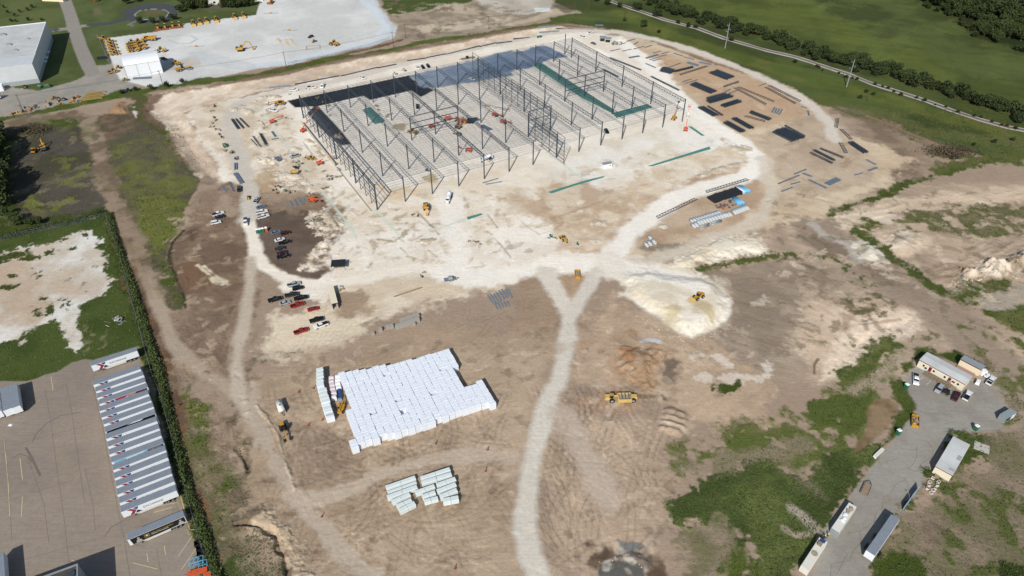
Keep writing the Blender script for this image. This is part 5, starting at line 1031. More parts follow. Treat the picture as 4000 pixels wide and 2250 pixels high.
for s, lb, ly in [('645,420 745,445 685,388', 'short squat dark joist stack beside a long grey sheet stack', 3), ('788,430 960,388 785,414', 'long dark joist bundle pointing at the power line', 2), ('180,300 470,412 195,292', 'dark joists laid along the right side of the frame', 1), ('115,402 258,474 130,394', 'dark joists lying on the floor inside the right bay', 1), ('560,470 815,598 575,462', 'open joist rows along the right edge of the frame', 1)]:
    pile('joist', Y1+s, lb, layers=ly, group=JG)
for s, lb in [('375,300 470,284 378,288', 'small grey stack alone near the inner side of the yard'), ('515,350 605,388 522,342', 'thin light grey strips near the squat joist stack'), ('702,388 830,342 722,392', 'long wide blue grey sheet stack touching the squat joists'), ('770,256 855,282 774,250', 'grey strip pair, upper, near the outer road'), ('865,290 955,314 872,284', 'grey strip pair, lower, near the outer road'), ('890,345 990,372 905,332', 'light grey sheets right of the long sheet stack'), ('1000,340 1110,362 1018,332', 'grey sheets next to the outer perimeter road'), ('850,512 930,486 868,520', 'light blue grey sheets above a big dark joist stack'), ('880,526 990,492 890,532', 'narrow grey sheets beside the light blue ones'), ('1235,608 1285,578 1255,614', 'pale sheets left of the pale spread, north of the fan'), ('1275,618 1350,588 1290,628', 'pale spread sheets right of the others, north of the fan'), ('192,232 280,212 196,238', 'grey lengths at the left of the yard top'), ('300,232 385,214 303,240', 'grey lengths second row of the yard top'), ('350,148 430,124 355,136', 'grey stack behind the trailer at the yard top'), ('405,172 440,150 422,180', 'small slanted grey stack at the yard top'), ('402,214 500,188 408,224', 'wide light grey stack at the yard top'), ('505,200 572,178 512,208', 'scattered light grey sheets at the yard top'), ('580,250 650,232 584,258', 'dark grey stack above the wide sheets'), ('512,294 620,262 530,306', 'wide grey sheet stack in the yard upper middle'), ('552,312 630,288 560,318', 'second wide grey sheet stack in the yard upper middle'), ('662,256 725,238 666,262', 'short dark grey strip stack pointing right'), ('577,322 655,302 580,328', 'narrow strip stack below the wide sheets'), ('640,282 706,264 644,288', 'narrow strip stack right of the wide sheets'), ('270,176 330,156 276,184', 'grey sheets beside the utility trailer')]:
    pile('deck', Y1+s, lb, layers=3, group=DG)
for s, lb in [('842,385 865,345 852,388', 'first of four short grey stacks side by side'), ('862,392 882,352 872,396', 'second of four short grey stacks side by side'), ('880,396 905,356 890,400', 'third of four short grey stacks side by side'), ('898,404 925,362 908,408', 'fourth of four short grey stacks side by side'), ('738,175 800,152 745,182', 'small light sheets next to the two long trusses'), ('1080,342 1125,355 1084,336', 'tiny blue grey stack by the yard edge'), ('1138,412 1130,375 1150,410', 'tiny grey stack turned upright by the yard edge')]:
    pile('deck', Y2+s, lb, layers=2, group=DG)
for s, lb, ly in [('t30 465,1402 555,1360 430,1378', 'wide blue grey sheet stack at the yard lower end', 3), ('t30 765,1294 832,1270 752,1282', 'blue grey sheets at the far right of the yard', 4), ('t30 650,1318 710,1300 655,1324', 'small grey sheet pair at the far right of the yard', 1), ('t30 303,1362 435,1425 312,1356', 'long grey stack slanting down at the yard lower end', 4), ('t30 256,1312 325,1338 262,1304', 'short grey stack above the slanting long one', 4), ('t30 70,1384 225,1320 76,1390', 'long thin pale stack at the yard lower left', 4), ('t30 190,1312 282,1274 196,1318', 'thin pale stack behind the long thin one', 3), ('t30 95,1442 180,1410 98,1448', 'single thin pale stack at the lowest point of the yard', 1), ('t30 165,1388 238,1368 167,1392', 'loose strip between the thin pale stacks', 1), ('t30 735,1208 808,1246 744,1202', 'short dark bundle near the coil of wire', 3)]:
    pile('deck', s, lb, layers=ly, group=DG)
pile('joist', 't30 598,1080 715,1160 640,1072', 'dark joist bundle tapering at the eastern edge of the yard', layers=2, group=JG)
for s, lb in [(Y2+'800,185 1040,318', 'dark truss lying flat, lower of the pair near the outer road'), (Y2+'822,170 1085,302', 'dark truss lying flat, upper of the pair near the outer road'), (Y2+'552,190 805,325', 'thin truss lying flat in the middle of the yard, lower'), (Y2+'578,182 870,303', 'thin truss lying flat in the middle of the yard, upper'), (Y2+'110,88 335,16', 'thin truss lying flat at the top of the yard'), ('t30 550,975 630,1055', 'short truss lying flat near the eastern tapering bundle'), ('t30 545,1078 592,1160', 'narrow truss lying left of the eastern tapering bundle'), ('t30 512,965 524,892', 'short truss pointing up at the edge of the dirt'), (Y2+'632,415 800,460', 'single truss lying just below the dark joists'), ('c2480:680:2.912 245,500 700,280', 'long truss lying along the curved road, lower'), ('c2480:680:2.912 800,205 1290,60', 'long truss lying along the curved road, upper'), ('t20 330,218 620,222', 'truss lying behind the far end of the frame')]:
    pile('truss', s, lb, n=1, group='trusses lying flat on the ground', jit=0)
for s, lb, k, ly in [('c820:400:2.73 220,188 290,290 258,180', 'left dark bundle of three below the big earth heap', 'joist', 2), ('c820:400:2.73 265,182 348,284 292,172', 'middle dark bundle of three below the big earth heap', 'joist', 2), ('c820:400:2.73 303,170 405,270 325,163', 'right dark bundle of three below the big earth heap', 'joist', 1), ('c820:400:2.73 522,342 585,460 560,336', 'wide dark bundle left of the frame, second group', 'joist', 2), ('c820:400:2.73 450,368 532,482 472,360', 'long dark bundle left of the frame, second group', 'joist', 1), ('c820:400:2.73 432,398 505,475 440,390', 'thin bent dark bundle left of the frame, second group', 'joist', 1), ('c820:400:2.73 548,208 582,256 560,204', 'pair of short tubes beside the folded red lift', 'tube', 1), ('c820:400:2.73 652,318 690,370 685,312', 'pale sheet stack uphill of the trench', 'deck', 4), ('c820:400:2.73 662,402 732,386 662,392', 'short stack under the pale sheet stack', 'deck', 2), ('c820:400:2.73 680,584 720,635 725,566', 'grey sheet stack beside a round earth heap', 'deck', 3), ('c820:400:2.73 742,568 765,612 752,562', 'narrow strips right of the grey sheet stack', 'tube', 1), ('c820:400:2.73 256,725 256,655 296,722', 'four grey tubes side by side at the left edge', 'plank', 2), ('t00 1760,1315 1810,1390 1800,1310', 'fan of long grey tubes, upper, above the dark pickup', 'tube', 2), ('t00 1725,1375 1755,1449 1745,1370', 'two dark tubes left of the dark pickup', 'tube', 1), ('t00 1660,1420 1700,1449 1690,1415', 'short tubes on brown soil', 'tube', 1),
 ('t11 248,72 270,118 255,68', 'short grey tube at the left of five on brown soil', 'plank', 1), ('t11 282,58 305,108 298,54', 'second group of grey tubes on brown soil', 'plank', 1), ('t11 305,56 345,98 330,44', 'widest group of grey tubes on brown soil', 'plank', 1), ('t11 350,52 360,72 364,50', 'short stubby tube at the right of five on brown soil', 'plank', 1)]:
    pile(k, s, lb, layers=ly, group='steel bundles west of the frame')
for s, lb in [('c1700:350:3.864 712,1410 945,1338 725,1425', 'grey steel planks before the frame, left group'), ('c1700:350:3.864 765,1428 1010,1388 775,1449', 'grey steel planks before the frame, right group')]: pile('plank', s, lb, layers=1)
for s, lb in [('t11 365,235 430,202 370,242', 'pale beam lying on brown soil, left of a crossed pair'), ('t11 415,202 440,252 424,198', 'pale beam lying on brown soil, right of a crossed pair')]: pile('board', s, lb)
pile('board', 't11 1075,782 1215,734', 'single dark timber on the pale apron', n=1).children[0].data = MB().box(-6.5, 6.5, -.25, .25, 0, .35).mesh('beam', M['wood'])
for k, (a, b, c_, d_) in enumerate([(1748, 782, 1790, 845), (1768, 775, 1812, 842), (1790, 770, 1832, 834), (1812, 762, 1852, 826), (1832, 745, 1874, 812), (1852, 735, 1896, 802), (1882, 738, 1906, 790), (1900, 732, 1932, 800), (1800, 842, 1822, 886), (1822, 838, 1845, 880), (1846, 834, 1868, 874), (1870, 830, 1893, 868), (1892, 824, 1914, 862)]):
    pile('plank', 't11 %d,%d %d,%d' % (a, b, c_, d_), 'grey steel plank, one of the %s row on dirt below the road bend' % ('upper slanting' if k < 8 else 'short lower'), n=1, jit=0, group='grey steel planks on dirt, %s row' % ('upper' if k < 8 else 'lower'), name='steel_plank_piece')
for s, lb in [('t10 100,668 255,650', 'dark steel sections at the roadside northwest of the frame'), ('t20 195,210 325,200', 'dark steel sections behind the far road, upper'), ('t20 205,250 355,236', 'dark steel sections behind the far road, lower'), ('t20 628,192 690,192', 'blue grey sheets in the grass edge, far side'), ('c380:60:2.73 385,675 578,665', 'grey sheets lying in front of the arched hangar')]:
    pile('tube' if 'dark' in lb else 'deck', s, lb, n=3, layers=3)
# low silt barriers along the cut
wl = MB().box(-.5, .5, -.12, .12, 0, .75).mesh('barrier', M['steel_dark'])
for k, s in enumerate(['t10 295,640 630,575', 't10 640,578 920,512', 't10 920,516 1060,488', 't10 1140,462 1290,440', 't10 1290,438 1430,410', 't10 1430,412 1690,352', 't10 1690,355 1810,326', 't10 1810,330 1932,315', 't20 10,298 135,285']):
    m_, a, L = two(s); o = put('silt_barrier', wl, None, m_, a); o.scale = (L, 1, 1); tag(o, ['longest dark silt barrier at the left end of the north slope foot', 'dark silt barrier second from the left along the north slope foot', 'short dark silt barrier third from the left at the slope foot', 'dark silt barrier fourth from the left at the slope foot', 'dark silt barrier behind the first dark suv', 'long dark silt barrier in the middle of the slope foot', 'short dark silt barrier above the blue floor', 'dark silt barrier above the far half of the frame', 'dark silt barrier before the far green toilets'][k], 'barrier', 'dark silt barriers at the foot of the slope')
# ================================================================== PIPES, BLOCKS, BALES
def pipe_thing(c, a, L, r, label, group, m='pipe', nm='concrete_pipe'):
    k = ('pipe', L, r, m)
    if k not in SIMPLE: SIMPLE[k] = MB().tube((-L/2, 0, r), (L/2, 0, r), r, r*.8).mesh(nm, M[m], True)
    me = SIMPLE[k]; o = put(nm, me, None, c, a); tag(o, label, 'pipe', group); return o
E7 = 'c2480:680:2.912 '
_, PA, PL = two(E7+'1100,428 1145,466')
def row(x0, y0, x1, y1, n, lb, grp, up=0):
    for q in range(n):
        f = q/max(1, n-1); c = at(E7+'%f,%f' % (x0+(x1-x0)*f, y0+(y1-y0)*f)); c.z += up; pipe_thing(c, PA, 3.2, .72, lb, grp)
row(645, 548, 950, 455, 11, 'pale concrete pipe in the back row of the long pipe group', 'concrete pipes, back row')
row(722, 562, 1010, 480, 10, 'pale concrete pipe in the front row of the long pipe group', 'concrete pipes, front row')
row(662, 598, 692, 586, 2, 'pale concrete pipe of the pair at the lower left of the pipe group', 'concrete pipes, pair')
row(1040, 475, 1072, 468, 2, 'pale concrete pipe of the pair between the long and the short group', 'concrete pipes, middle pair')
row(1125, 445, 1268, 392, 7, 'pale concrete pipe in the short separate group of seven', 'concrete pipes, separate seven')
for x, y, lb in [(1010, 405, 'left pipe of the small group on tan soil'), (1035, 395, 'middle front pipe of the small group on tan soil'), (1068, 383, 'right front pipe of the small group on tan soil'), (1040, 355, 'pipe lying alone behind the small group on tan soil')]:
    c = at('t21 %d,%d' % (x, y)); pipe_thing(c, PA, 3.2, .72, lb, None)
for s, lb in [('740,640 845,592', 'long green grey pipe, lowest below the concrete pipes'), ('742,612 840,572', 'green grey pipe leaning above the lowest one'), ('862,592 990,542', 'long green grey pipe, lower right'), ('870,568 978,528', 'long green grey pipe, upper right')]:
    m_, a, L = two(E7+s); pipe_thing(m_, a, round(L), .4, lb, None, 'galv2', 'steel_pipe')
for s, m, lb in [('1150,150 1240,222', 'white', 'bundle of white pipes at the right end of the black stack'), ('1172,148 1268,222', 'cyan', 'bundle of light blue pipes beside the white ones'), ('1200,148 1298,215', 'cyan', 'outer bundle of light blue pipes beside the white ones'), ('1120,275 1190,360', 'cyan', 'light blue pipes by the pallets of fittings, left'), ('1145,285 1232,350', 'cyan', 'light blue pipes by the pallets of fittings, right')]:
    m_, a, L = two(E7+s); t = thing('pipe_bundle', lb, 'pipes', m_, a)
    me = MB().cyl((-L/2, 0, .2), (L/2, 0, .2), .2, 8).mesh('pipe', M[m], True)
    for q in range(5):
        for l in range(3): put('pipe', me, t, (random.uniform(-.3, .3), (q-2)*.42+(l % 2)*.1, l*.36))
a4 = [at(E7+w) for w in ('905,335', '1240,225', '815,272')]
t = thing('black_chamber_stack', 'wide black stack of plastic drainage chambers', 'plastic stack', a4[0], math.atan2((a4[1]-a4[0]).y, (a4[1]-a4[0]).x)); L = (a4[1]-a4[0]).length; Wd = (a4[2]-a4[0]).length
n = int(L/1.15); cm_ = MB(); [cm_.cyl((0, y*Wd/5+.05, .62), (0, (y+1)*Wd/5-.05, .62), .55, 8) for y in range(5)]; cm_ = cm_.box(-.5, .5, 0, Wd, 0, .8).mesh('chamber', M['tarp'])
for q in range(n): put('chamber', cm_, t, ((q+.5)*L/n, random.uniform(-.3, .3), random.uniform(0, .15)))
FM = [mat('fittings_purple', '675f68', .6, 0, .25, 6), mat('fittings_brown', '8d7a66', .7, 0, .25, 6), mat('fittings_grey', '4d5052', .6, 0, .25, 6), mat('fittings_orange', 'b0652c', .6, 0, .25, 6)]
fp = []
for m in FM:
    g = MB().box(-.6, .6, -.5, .5, .12, .2).box(-.6, .6, -.5, -.4, 0, .12).box(-.6, .6, .4, .5, 0, .12)
    for _ in range(6): g.blob((random.uniform(-.4, .4), random.uniform(-.35, .35), random.uniform(.35, .6)), (.25, .25, .25), 5, 3)
    fp.append(g.mesh('pallet', m))
for q in range(26):
    u, v = random.random(), random.random(); x, y = 905+u*215+v*70, 362-u*85+v*60
    o = put('fittings_pallet', fp[3 if (u < .25 and v > .55) else random.choice((0, 0, 1, 2))], None, at(E7+'%f,%f' % (x, y)), random.uniform(0, 3)); tag(o, 'low pallet of pipe fittings between black stack and concrete pipes', 'pallet', 'pallets of pipe fittings')
# concrete block pallets
def cmu(k): return SIMPLE.setdefault('cmu%d' % k, MB().box(-.5, .5, -.5, .5, .12, .6).box(-.49, .49, -.49, .49, .6, 1.1).box(-.5, .5, -.5, .5, 1.1, 1.35).box(-.55, .55, -.1, .1, 0, .12).box(-.55, .55, -.55, -.4, 0, .12).box(-.55, .55, .4, .55, 0, .12).mesh('block_pallet', M['conc2']))
_, ba, _ = two('t11 1050,1040 1240,985')
for q, (x, y) in enumerate([(1065+q*22.5, 1030-q*7.6) for q in range(8)]+[(1100+q*24, 985-q*7.8) for q in range(6)]):
    o = put('block_pallet', cmu(0), None, at('t11 %f,%f' % (x, y)), ba+random.gauss(0, .05)); o.scale = (1.35, 1.35, 1.3); tag(o, 'grey pallet of concrete blocks in the %s row on the apron edge' % ('front' if q < 8 else 'back'), 'block pallet', 'concrete block pallets, %s row' % ('front' if q < 8 else 'back'))
for x, y, lb in [(1025, 1025, 'concrete block pallet just left of the long double row'), (995, 1025, 'low concrete block pallet second left of the long row'), (940, 1050, 'lone concrete block pallet in the middle left'), (882, 1075, 'lone low concrete block pallet farthest left'), (1190, 1005, 'concrete block pallet set in front of the long row')]:
    o = put('block_pallet', cmu(0), None, at('t11 %d,%d' % (x, y)), ba); o.scale = (1.4, 1.3, 1.2 if 'low' not in lb else .8); tag(o, lb, 'block pallet')
# wrapped bales
HB = 3.2
top = [bare(*p, HB) for s in ('c1200:1340:4.83 635,530 765,515 900,498 1285,445 1550,405 1675,372 1805,340 1920,310', 'c1600:1340:4.83 240,245 490,180 710,95 760,180 835,280 855,370 900,550 930,720 990,865 1320,720 1460,900 1610,1090 1615,1120 1500,1150 1440,1130 1240,1200 1110,1240 980,1290 860,1330 730,1370 590,1405', 'c1200:1600:4.83 1900,380 1740,405 1600,450 1450,490 1300,540 1160,580 1020,630 890,690 840,550 860,430 830,250 800,130 770,0', 'c1200:1340:4.83 760,1000 750,870 760,760 640,700') for p in P(s)]
def inpoly(x, y, W):
    c = False; n = len(W)
    for k in range(n):
        (xa, ya), (xb, yb) = W[k], W[(k+1) % n]
        if (ya > y) != (yb > y) and x < (xb-xa)*(y-ya)/(yb-ya)+xa: c = not c
    return c
AB = R(25.5); ux, uy = math.cos(AB), math.sin(AB); BL, BW_ = 2.46, 1.26
bale_me = []
for k in range(4):
    g = MB(); w, d, e = BL/2-.04, BW_/2-.025, .07
    for z0, z1 in ((0, HB/2-.02), (HB/2+.02, HB)):
        g.frus(-w, w, d, z0, z1-e, -w, w, d).frus(-w, w, d, z1-e, z1, -w+e, w-e, d-e)
    for _ in range(3):
        x, y = random.uniform(-w*.7, w*.7), random.uniform(-d*.5, d*.5); g.add([(x-.3, y, HB+.005), (x+.3, y-.1, HB+.005), (x+.2, y+.25, HB+.05), (x-.2, y+.2, HB+.03)], [(0, 1, 2, 3)])
    bale_me.append(g.mesh('wrap', M['plastic']))
cells = []
cx, cy = top[0]
for i in range(-4, 36):
    off = random.uniform(0, BW_); lean = random.gauss(0, .1)
    for j in range(-40, 20):
        u, v = i*BL, j*BW_+off; x, y = cx+ux*u-uy*v, cy+uy*u+ux*v
        if inpoly(x, y, top): cells.append((x+random.gauss(0, .05), y+random.gauss(0, .04), i, j))
front = {}
for c in cells:
    if c[2] not in front or c[3] < front[c[2]]: front[c[2]] = c[3]
fcol = sorted(front); ORD = 'first second third fourth fifth sixth seventh eighth ninth tenth eleventh twelfth thirteenth fourteenth fifteenth sixteenth seventeenth eighteenth nineteenth twentieth'.split()
cells.sort(key=lambda c: math.hypot(c[0], c[1]))
low = set(random.sample(range(40, len(cells)), 7)); restb = MB(); nb = 0
for k, (x, y, i, j) in enumerate(cells):
    a = AB+random.gauss(0, .025); z = height(x, y)-.05
    if nb < 300:
        nb += 1; o = put('wrapped_bale', bale_me[k % 4], None, (x, y, z), a); o.scale = (1+random.uniform(-.01, .015), 1+random.uniform(-.02, .02), (.5 if k in low else 1)+random.uniform(-.012, .022))
        q = fcol.index(i); w_ = 'near' if j-front[i] < 7 else 'middle' if j-front[i] < 14 else 'far'; c3 = 'left' if q < len(fcol)/3 else 'centre' if q < len(fcol)*2/3 else 'right'
        tag(o, ('white wrapped bale in the front row, %s column from the left corner' % ORD[min(q, 19)]) if j == front[i] else 'white wrapped bale in the %s part, %s side of the big field' % (w_, c3), 'bale', 'white wrapped bales in the big field, %s %s' % (w_, c3) if j != front[i] else 'white wrapped bales, front row')
    else:
        n0 = len(restb.v); src = bale_me[k % 4]; ca, sa = math.cos(a), math.sin(a); sz = (.5 if k in low else 1)+random.uniform(-.012, .022)
        restb.add([(x+v.co.x*ca-v.co.y*sa, y+v.co.x*sa+v.co.y*ca, z+v.co.z*sz) for v in src.vertices], [tuple(p.vertices) for p in src.polygons])
print('BALES', len(cells))
if restb.v: stuff('wrapped_bales', restb.mesh('wrapped_bales', M['plastic']))['label'] = 'white wrapped bales in the far part of the big field'
BC = 'c1200:1340:4.83 '
for k, (x, y, w, h, m, s_) in enumerate([(235, 490, 1, 3.2, 'plastic2', 1), (235, 560, 1, 3.2, 'plastic2', 1), (240, 620, 1, 3.2, 'plastic2', 1), (235, 690, 1, 3, 'plastic2', 1), (245, 780, 1, 3.2, 'plastic', 1.4), (290, 880, 1.15, 3, 'plastic2', 1), (300, 950, 1.15, 3, 'plastic2', 1), (325, 1020, 1.2, 3, 'plastic2', 1), (345, 1085, 1.2, 3, 'plastic2', 1), (355, 1150, 1.1, 2.6, 'plastic', 1), (375, 1215, 1.1, 2.6, 'plastic2', 1), (395, 1270, 1.1, 2.6, 'plastic', 1), (415, 1330, 1.1, 2.4, 'plastic2', 1), (430, 1375, 1.1, 2.4, 'plastic', 1)]):
    x0, y0 = bare(*P(BC+'%f,%f' % (x, y))[0], h)
    g = MB(); w_, d_ = BL*w/2*1.05, .78*s_; g.frus(-w_, w_, d_, 0, h-.1, -w_, w_, d_).frus(-w_, w_, d_, h-.1, h, -w_+.1, w_-.1, d_-.08)
    o = g.build('wrapped_bale', M[m]); o.location = (x0, y0, 0); o.rotation_euler.z = R(20); tag(o, 'wrapped stack left of the bale field, number %s from the top of its column' % ['one', 'two', 'three', 'four', 'five', 'six', 'seven', 'eight', 'nine', 'ten', 'eleven', 'twelve', 'thirteen', 'fourteen'][k], 'bale', 'narrow column of wrapped stacks')
pinkish = mat('printed_wrap', 'd9ccd0', .45, 0, .12, 4)
for k, (x, y) in enumerate([(455, 640), (570, 620), (455, 710), (570, 690), (468, 780), (575, 755), (478, 850), (590, 820), (500, 925), (500, 1010)]):
    x0, y0 = bare(*P(BC+'%f,%f' % (x, y))[0], 1.6)
    g = MB().frus(-1, 1, .72, .15, 1.5, -.95, .95, .68).frus(-.95, .95, .68, 1.5, 1.75, -.7, .7, .45); g.box(-.9, .9, -.6, .6, 0, .15)
    o = g.build('insulation_pallet', [pinkish, M['white']][k % 2]); o.location = (x0, y0, 0); o.rotation_euler.z = R(12+random.gauss(0, 4)); tag(o, '%s pallet of wrapped rolls, %s in the double row by the bales' % (['pinkish printed', 'bright white'][k % 2], ['first left', 'first right', 'second left', 'second right', 'third left', 'third right', 'fourth left', 'fourth right', 'fifth left', 'last'][k]), 'pallet', 'double row of wrapped pallets')
m_, a, L = two('t12 628,45 640,108'); t = thing('blue_tarp_pallet', 'long pallet load covered with a blue tarpaulin beside the bales', 'covered pallet', m_, a); MB().frus(-3.2, 3.2, .75, 0, 1.2, -3.1, 3.1, .6).build('tarp', M['blue'], t)
o = MB().box(-.7, .7, -.7, .7, 0, 1).frus(-.7, .7, .7, 1, 1.15, -.5, .5, .5).build('wrapped_crate', M['galv2']); o.location = at('t12 637,128'); o.rotation_euler.z = a; tag(o, 'small grey wrapped crate at the end of the blue tarpaulin', 'crate')
# pale panel stacks south
S8 = 'c1480:1760:2.73 '
for k, (s, w, h) in enumerate([('85,440 400,330', 1.2, 1.7), ('100,480 410,370', .8, 1.2), ('100,548 420,432', 1.3, 1.8), ('152,595 345,510', 1.2, 1.8), ('200,640 362,570', 1.1, 1.7), ('232,695 400,610', 1.3, 2.0), ('455,350 768,245', 1.2, 2.0), ('462,396 785,300', 1.2, 2.0), ('398,500 605,425', 1.2, 1.9), ('470,540 612,490', 1.1, 1.9), ('490,590 638,550', 1.2, 1.6), ('625,420 828,350', 1.2, 2.0), ('632,485 832,408', 1.2, 2.0), ('665,545 845,470', 1.3, 2.0), ('690,595 858,562', 1.5, 2.1)]):
    m_, a, L = two(S8+s); t = thing('panel_stack', 'long pale green white wrapped panel stack, ' + ['topmost of the left group', 'thin one second in the left group', 'third in the left group, longest', 'fourth in the left group', 'fifth in the left group', 'lowest of the left group', 'highest of the whole lot, top middle', 'second highest in the top middle', 'upper of the short middle three', 'middle of the short middle three', 'lowest of the short middle three', 'top of the right column', 'second in the right column', 'third in the right column', 'lowest of the right column'][k], 'panel stack', m_, a, 'pale wrapped panel stacks in the southern dirt')
    dx, dy = -math.sin(a)*w*.5, math.cos(a)*w*.5; t.location.x += dx; t.location.y += dy
    g = MB(); n = max(2, int(L/3.6)); seg = L/n
    for q in range(n): put('wrapped_panel', SIMPLE.setdefault(('wp', round(seg, 1), w, h), MB().frus(-seg/2+.03, seg/2-.03, w/2+.12, .25, h-.08, -seg/2+.03, seg/2-.03, w/2+.12).frus(-seg/2+.03, seg/2-.03, w/2+.12, h-.08, h, -seg/2+.1, seg/2-.1, w/2).mesh('wrapped_panel', M['plastic2'])), t, (-L/2+(q+.5)*seg, 0, 0))
    for q in range(n+1): put('skid', SIMPLE.setdefault('skd%s' % w, MB().box(-.08, .08, -w/2-.1, w/2+.1, 0, .25).mesh('skid', M['wood'])), t, (-L/2+.3+q*(L-.6)/n, 0, 0))
# orange delineators
dm = MB().cyl((0, 0, 0), (0, 0, .12), .45, 8, .42); dm.use(1).cyl((0, 0, .12), (0, 0, 1.35), .2, 8, .11); dm = dm.mesh('delineator', [M['steel_dark'], M['orange']])
for x, y, t_, lb in [(325, 60, 't12', 'left of two above the white water tank trailer'), (435, 33, 't12', 'close to the narrow column of wrapped stacks'), (503, 270, 't12', 'at the foot of the narrow column of stacks'), (397, 312, 't12', 'right of the motor grader'), (1358, 450, 't12', 'below the middle of the bale field'), (1748, 495, 't12', 'near the branch road, right of the bale field'), (1734, 655, 't12', 'just under the branch road on the right'), (498, 1000, 't12', 'beside the farm road junction'), (1504, 1390, 't12', 'alone near the bottom edge')]:
    o = put('orange_delineator', dm, None, at('%s %d,%d' % (t_, x, y))); o.rotation_euler = (random.uniform(-.1, .1), random.uniform(-.1, .1), 0); tag(o, 'orange traffic barrel '+lb, 'delineator', 'orange traffic barrels')
# ================================================================== TRAILERS ON THE CONCRETE LOT
TL, TW, TH = 16.0, 2.6, 4.1
red_, blue_, dkb, green_ = mat('logo_red', '8c3540', .4, 0, .04), mat('logo_blue', '33497f', .4, 0, .04), mat('logo_navy', '1b2336', .4, 0, .05), mat('graphic_black', '191c1c', .4, 0, .15)
tr_box = MB().box(-TL/2, TL/2, -TW/2, TW/2, 1.25, TH-.04).mesh('box_body', M['white']); tr_roof = MB().box(-TL/2+.03, TL/2-.03, -TW/2+.03, TW/2-.03, TH-.04, TH).mesh('roof', M['trailer_roof'])
g = MB(); [g.beam((x, -TW/2+.05, TH+.01), (x, TW/2-.05, TH+.01), .05, .03) for x in np.arange(-7.5, 7.6, .6)]; tr_rib = g.mesh('roof_bows', M['trailer_roof'])
tr_skirt = MB().prof([(-4.6, 1.2), (3.2, 1.2), (3.2, .45), (-3.4, .35)], -TW/2, -TW/2+.05).mesh('side_skirt', M['offwhite']); tr_leg = MB().box(-.08, .08, -.08, .08, 0, 1.2).box(-.2, .2, -.2, .2, 0, .06).mesh('landing_leg', M['steel_dark']); tr_bg = MB().box(3.4, 7.4, -1.0, 1.0, .8, 1.2).mesh('bogie', M['steel_dark'])
Y0 = -TW/2-.012; Z0, Z1 = 1.25, TH-.04
def sidep(pts, m): return MB().prof(pts, Y0, Y0+.008).mesh('logo_shape', m)
hx = -TL/2
lg = [sidep([(hx+1.5, Z1-.1), (hx+2.7, Z1-.1), (hx+4.1, (Z0+Z1)/2), (hx+3.0, Z0+.05), (hx+1.9, Z0+.05), (hx+2.9, (Z0+Z1)/2)], red_), sidep([(hx+3.2, Z1-.15), (hx+4.9, Z1-.15), (hx+4.4, Z1-1.1), (hx+4.0, Z1-1.15)], blue_), sidep([(hx+4.1, Z0+1.15), (hx+4.5, Z0+1.1), (hx+5.4, Z0+.1), (hx+3.5, Z0+.1)], dkb)]
def trailer(s, label, kind='plain', h=TH, word=True):
    (ax, ay), (bx, by) = [bare(*p, TH) for p in P(s)]; a = math.atan2(by-ay, bx-ax)
    # the two points are the front and rear ends of the south roof edge
    mx, my = (ax+bx)/2-math.sin(a)*TW/2, (ay+by)/2+math.cos(a)*TW/2
    t = thing('box_trailer', label, 'semi trailer', (mx, my, height(mx, my)), a, 'box trailers on the concrete lot')
    for n, me in (('box_body', tr_box), ('side_skirt', tr_skirt), ('bogie', tr_bg)): put(n, me, t)
    put('roof_bows', tr_rib, put('roof', tr_roof, t))
    for s_ in (-1, 1): put('landing_leg', tr_leg, t, (-4.9, s_*.9, 0))
    wheels(t, (4.7, 6.0), 1.05, .52, .55)
    if kind == 'plain':
        for me in lg: put('logo_shape', me, t)
        if word: txt('EXCHANGE', 1.15, dkb, t, (hx+5.9, Y0-.01, Z0+.95), (math.pi/2, 0, 0), sx=.95)
    return t
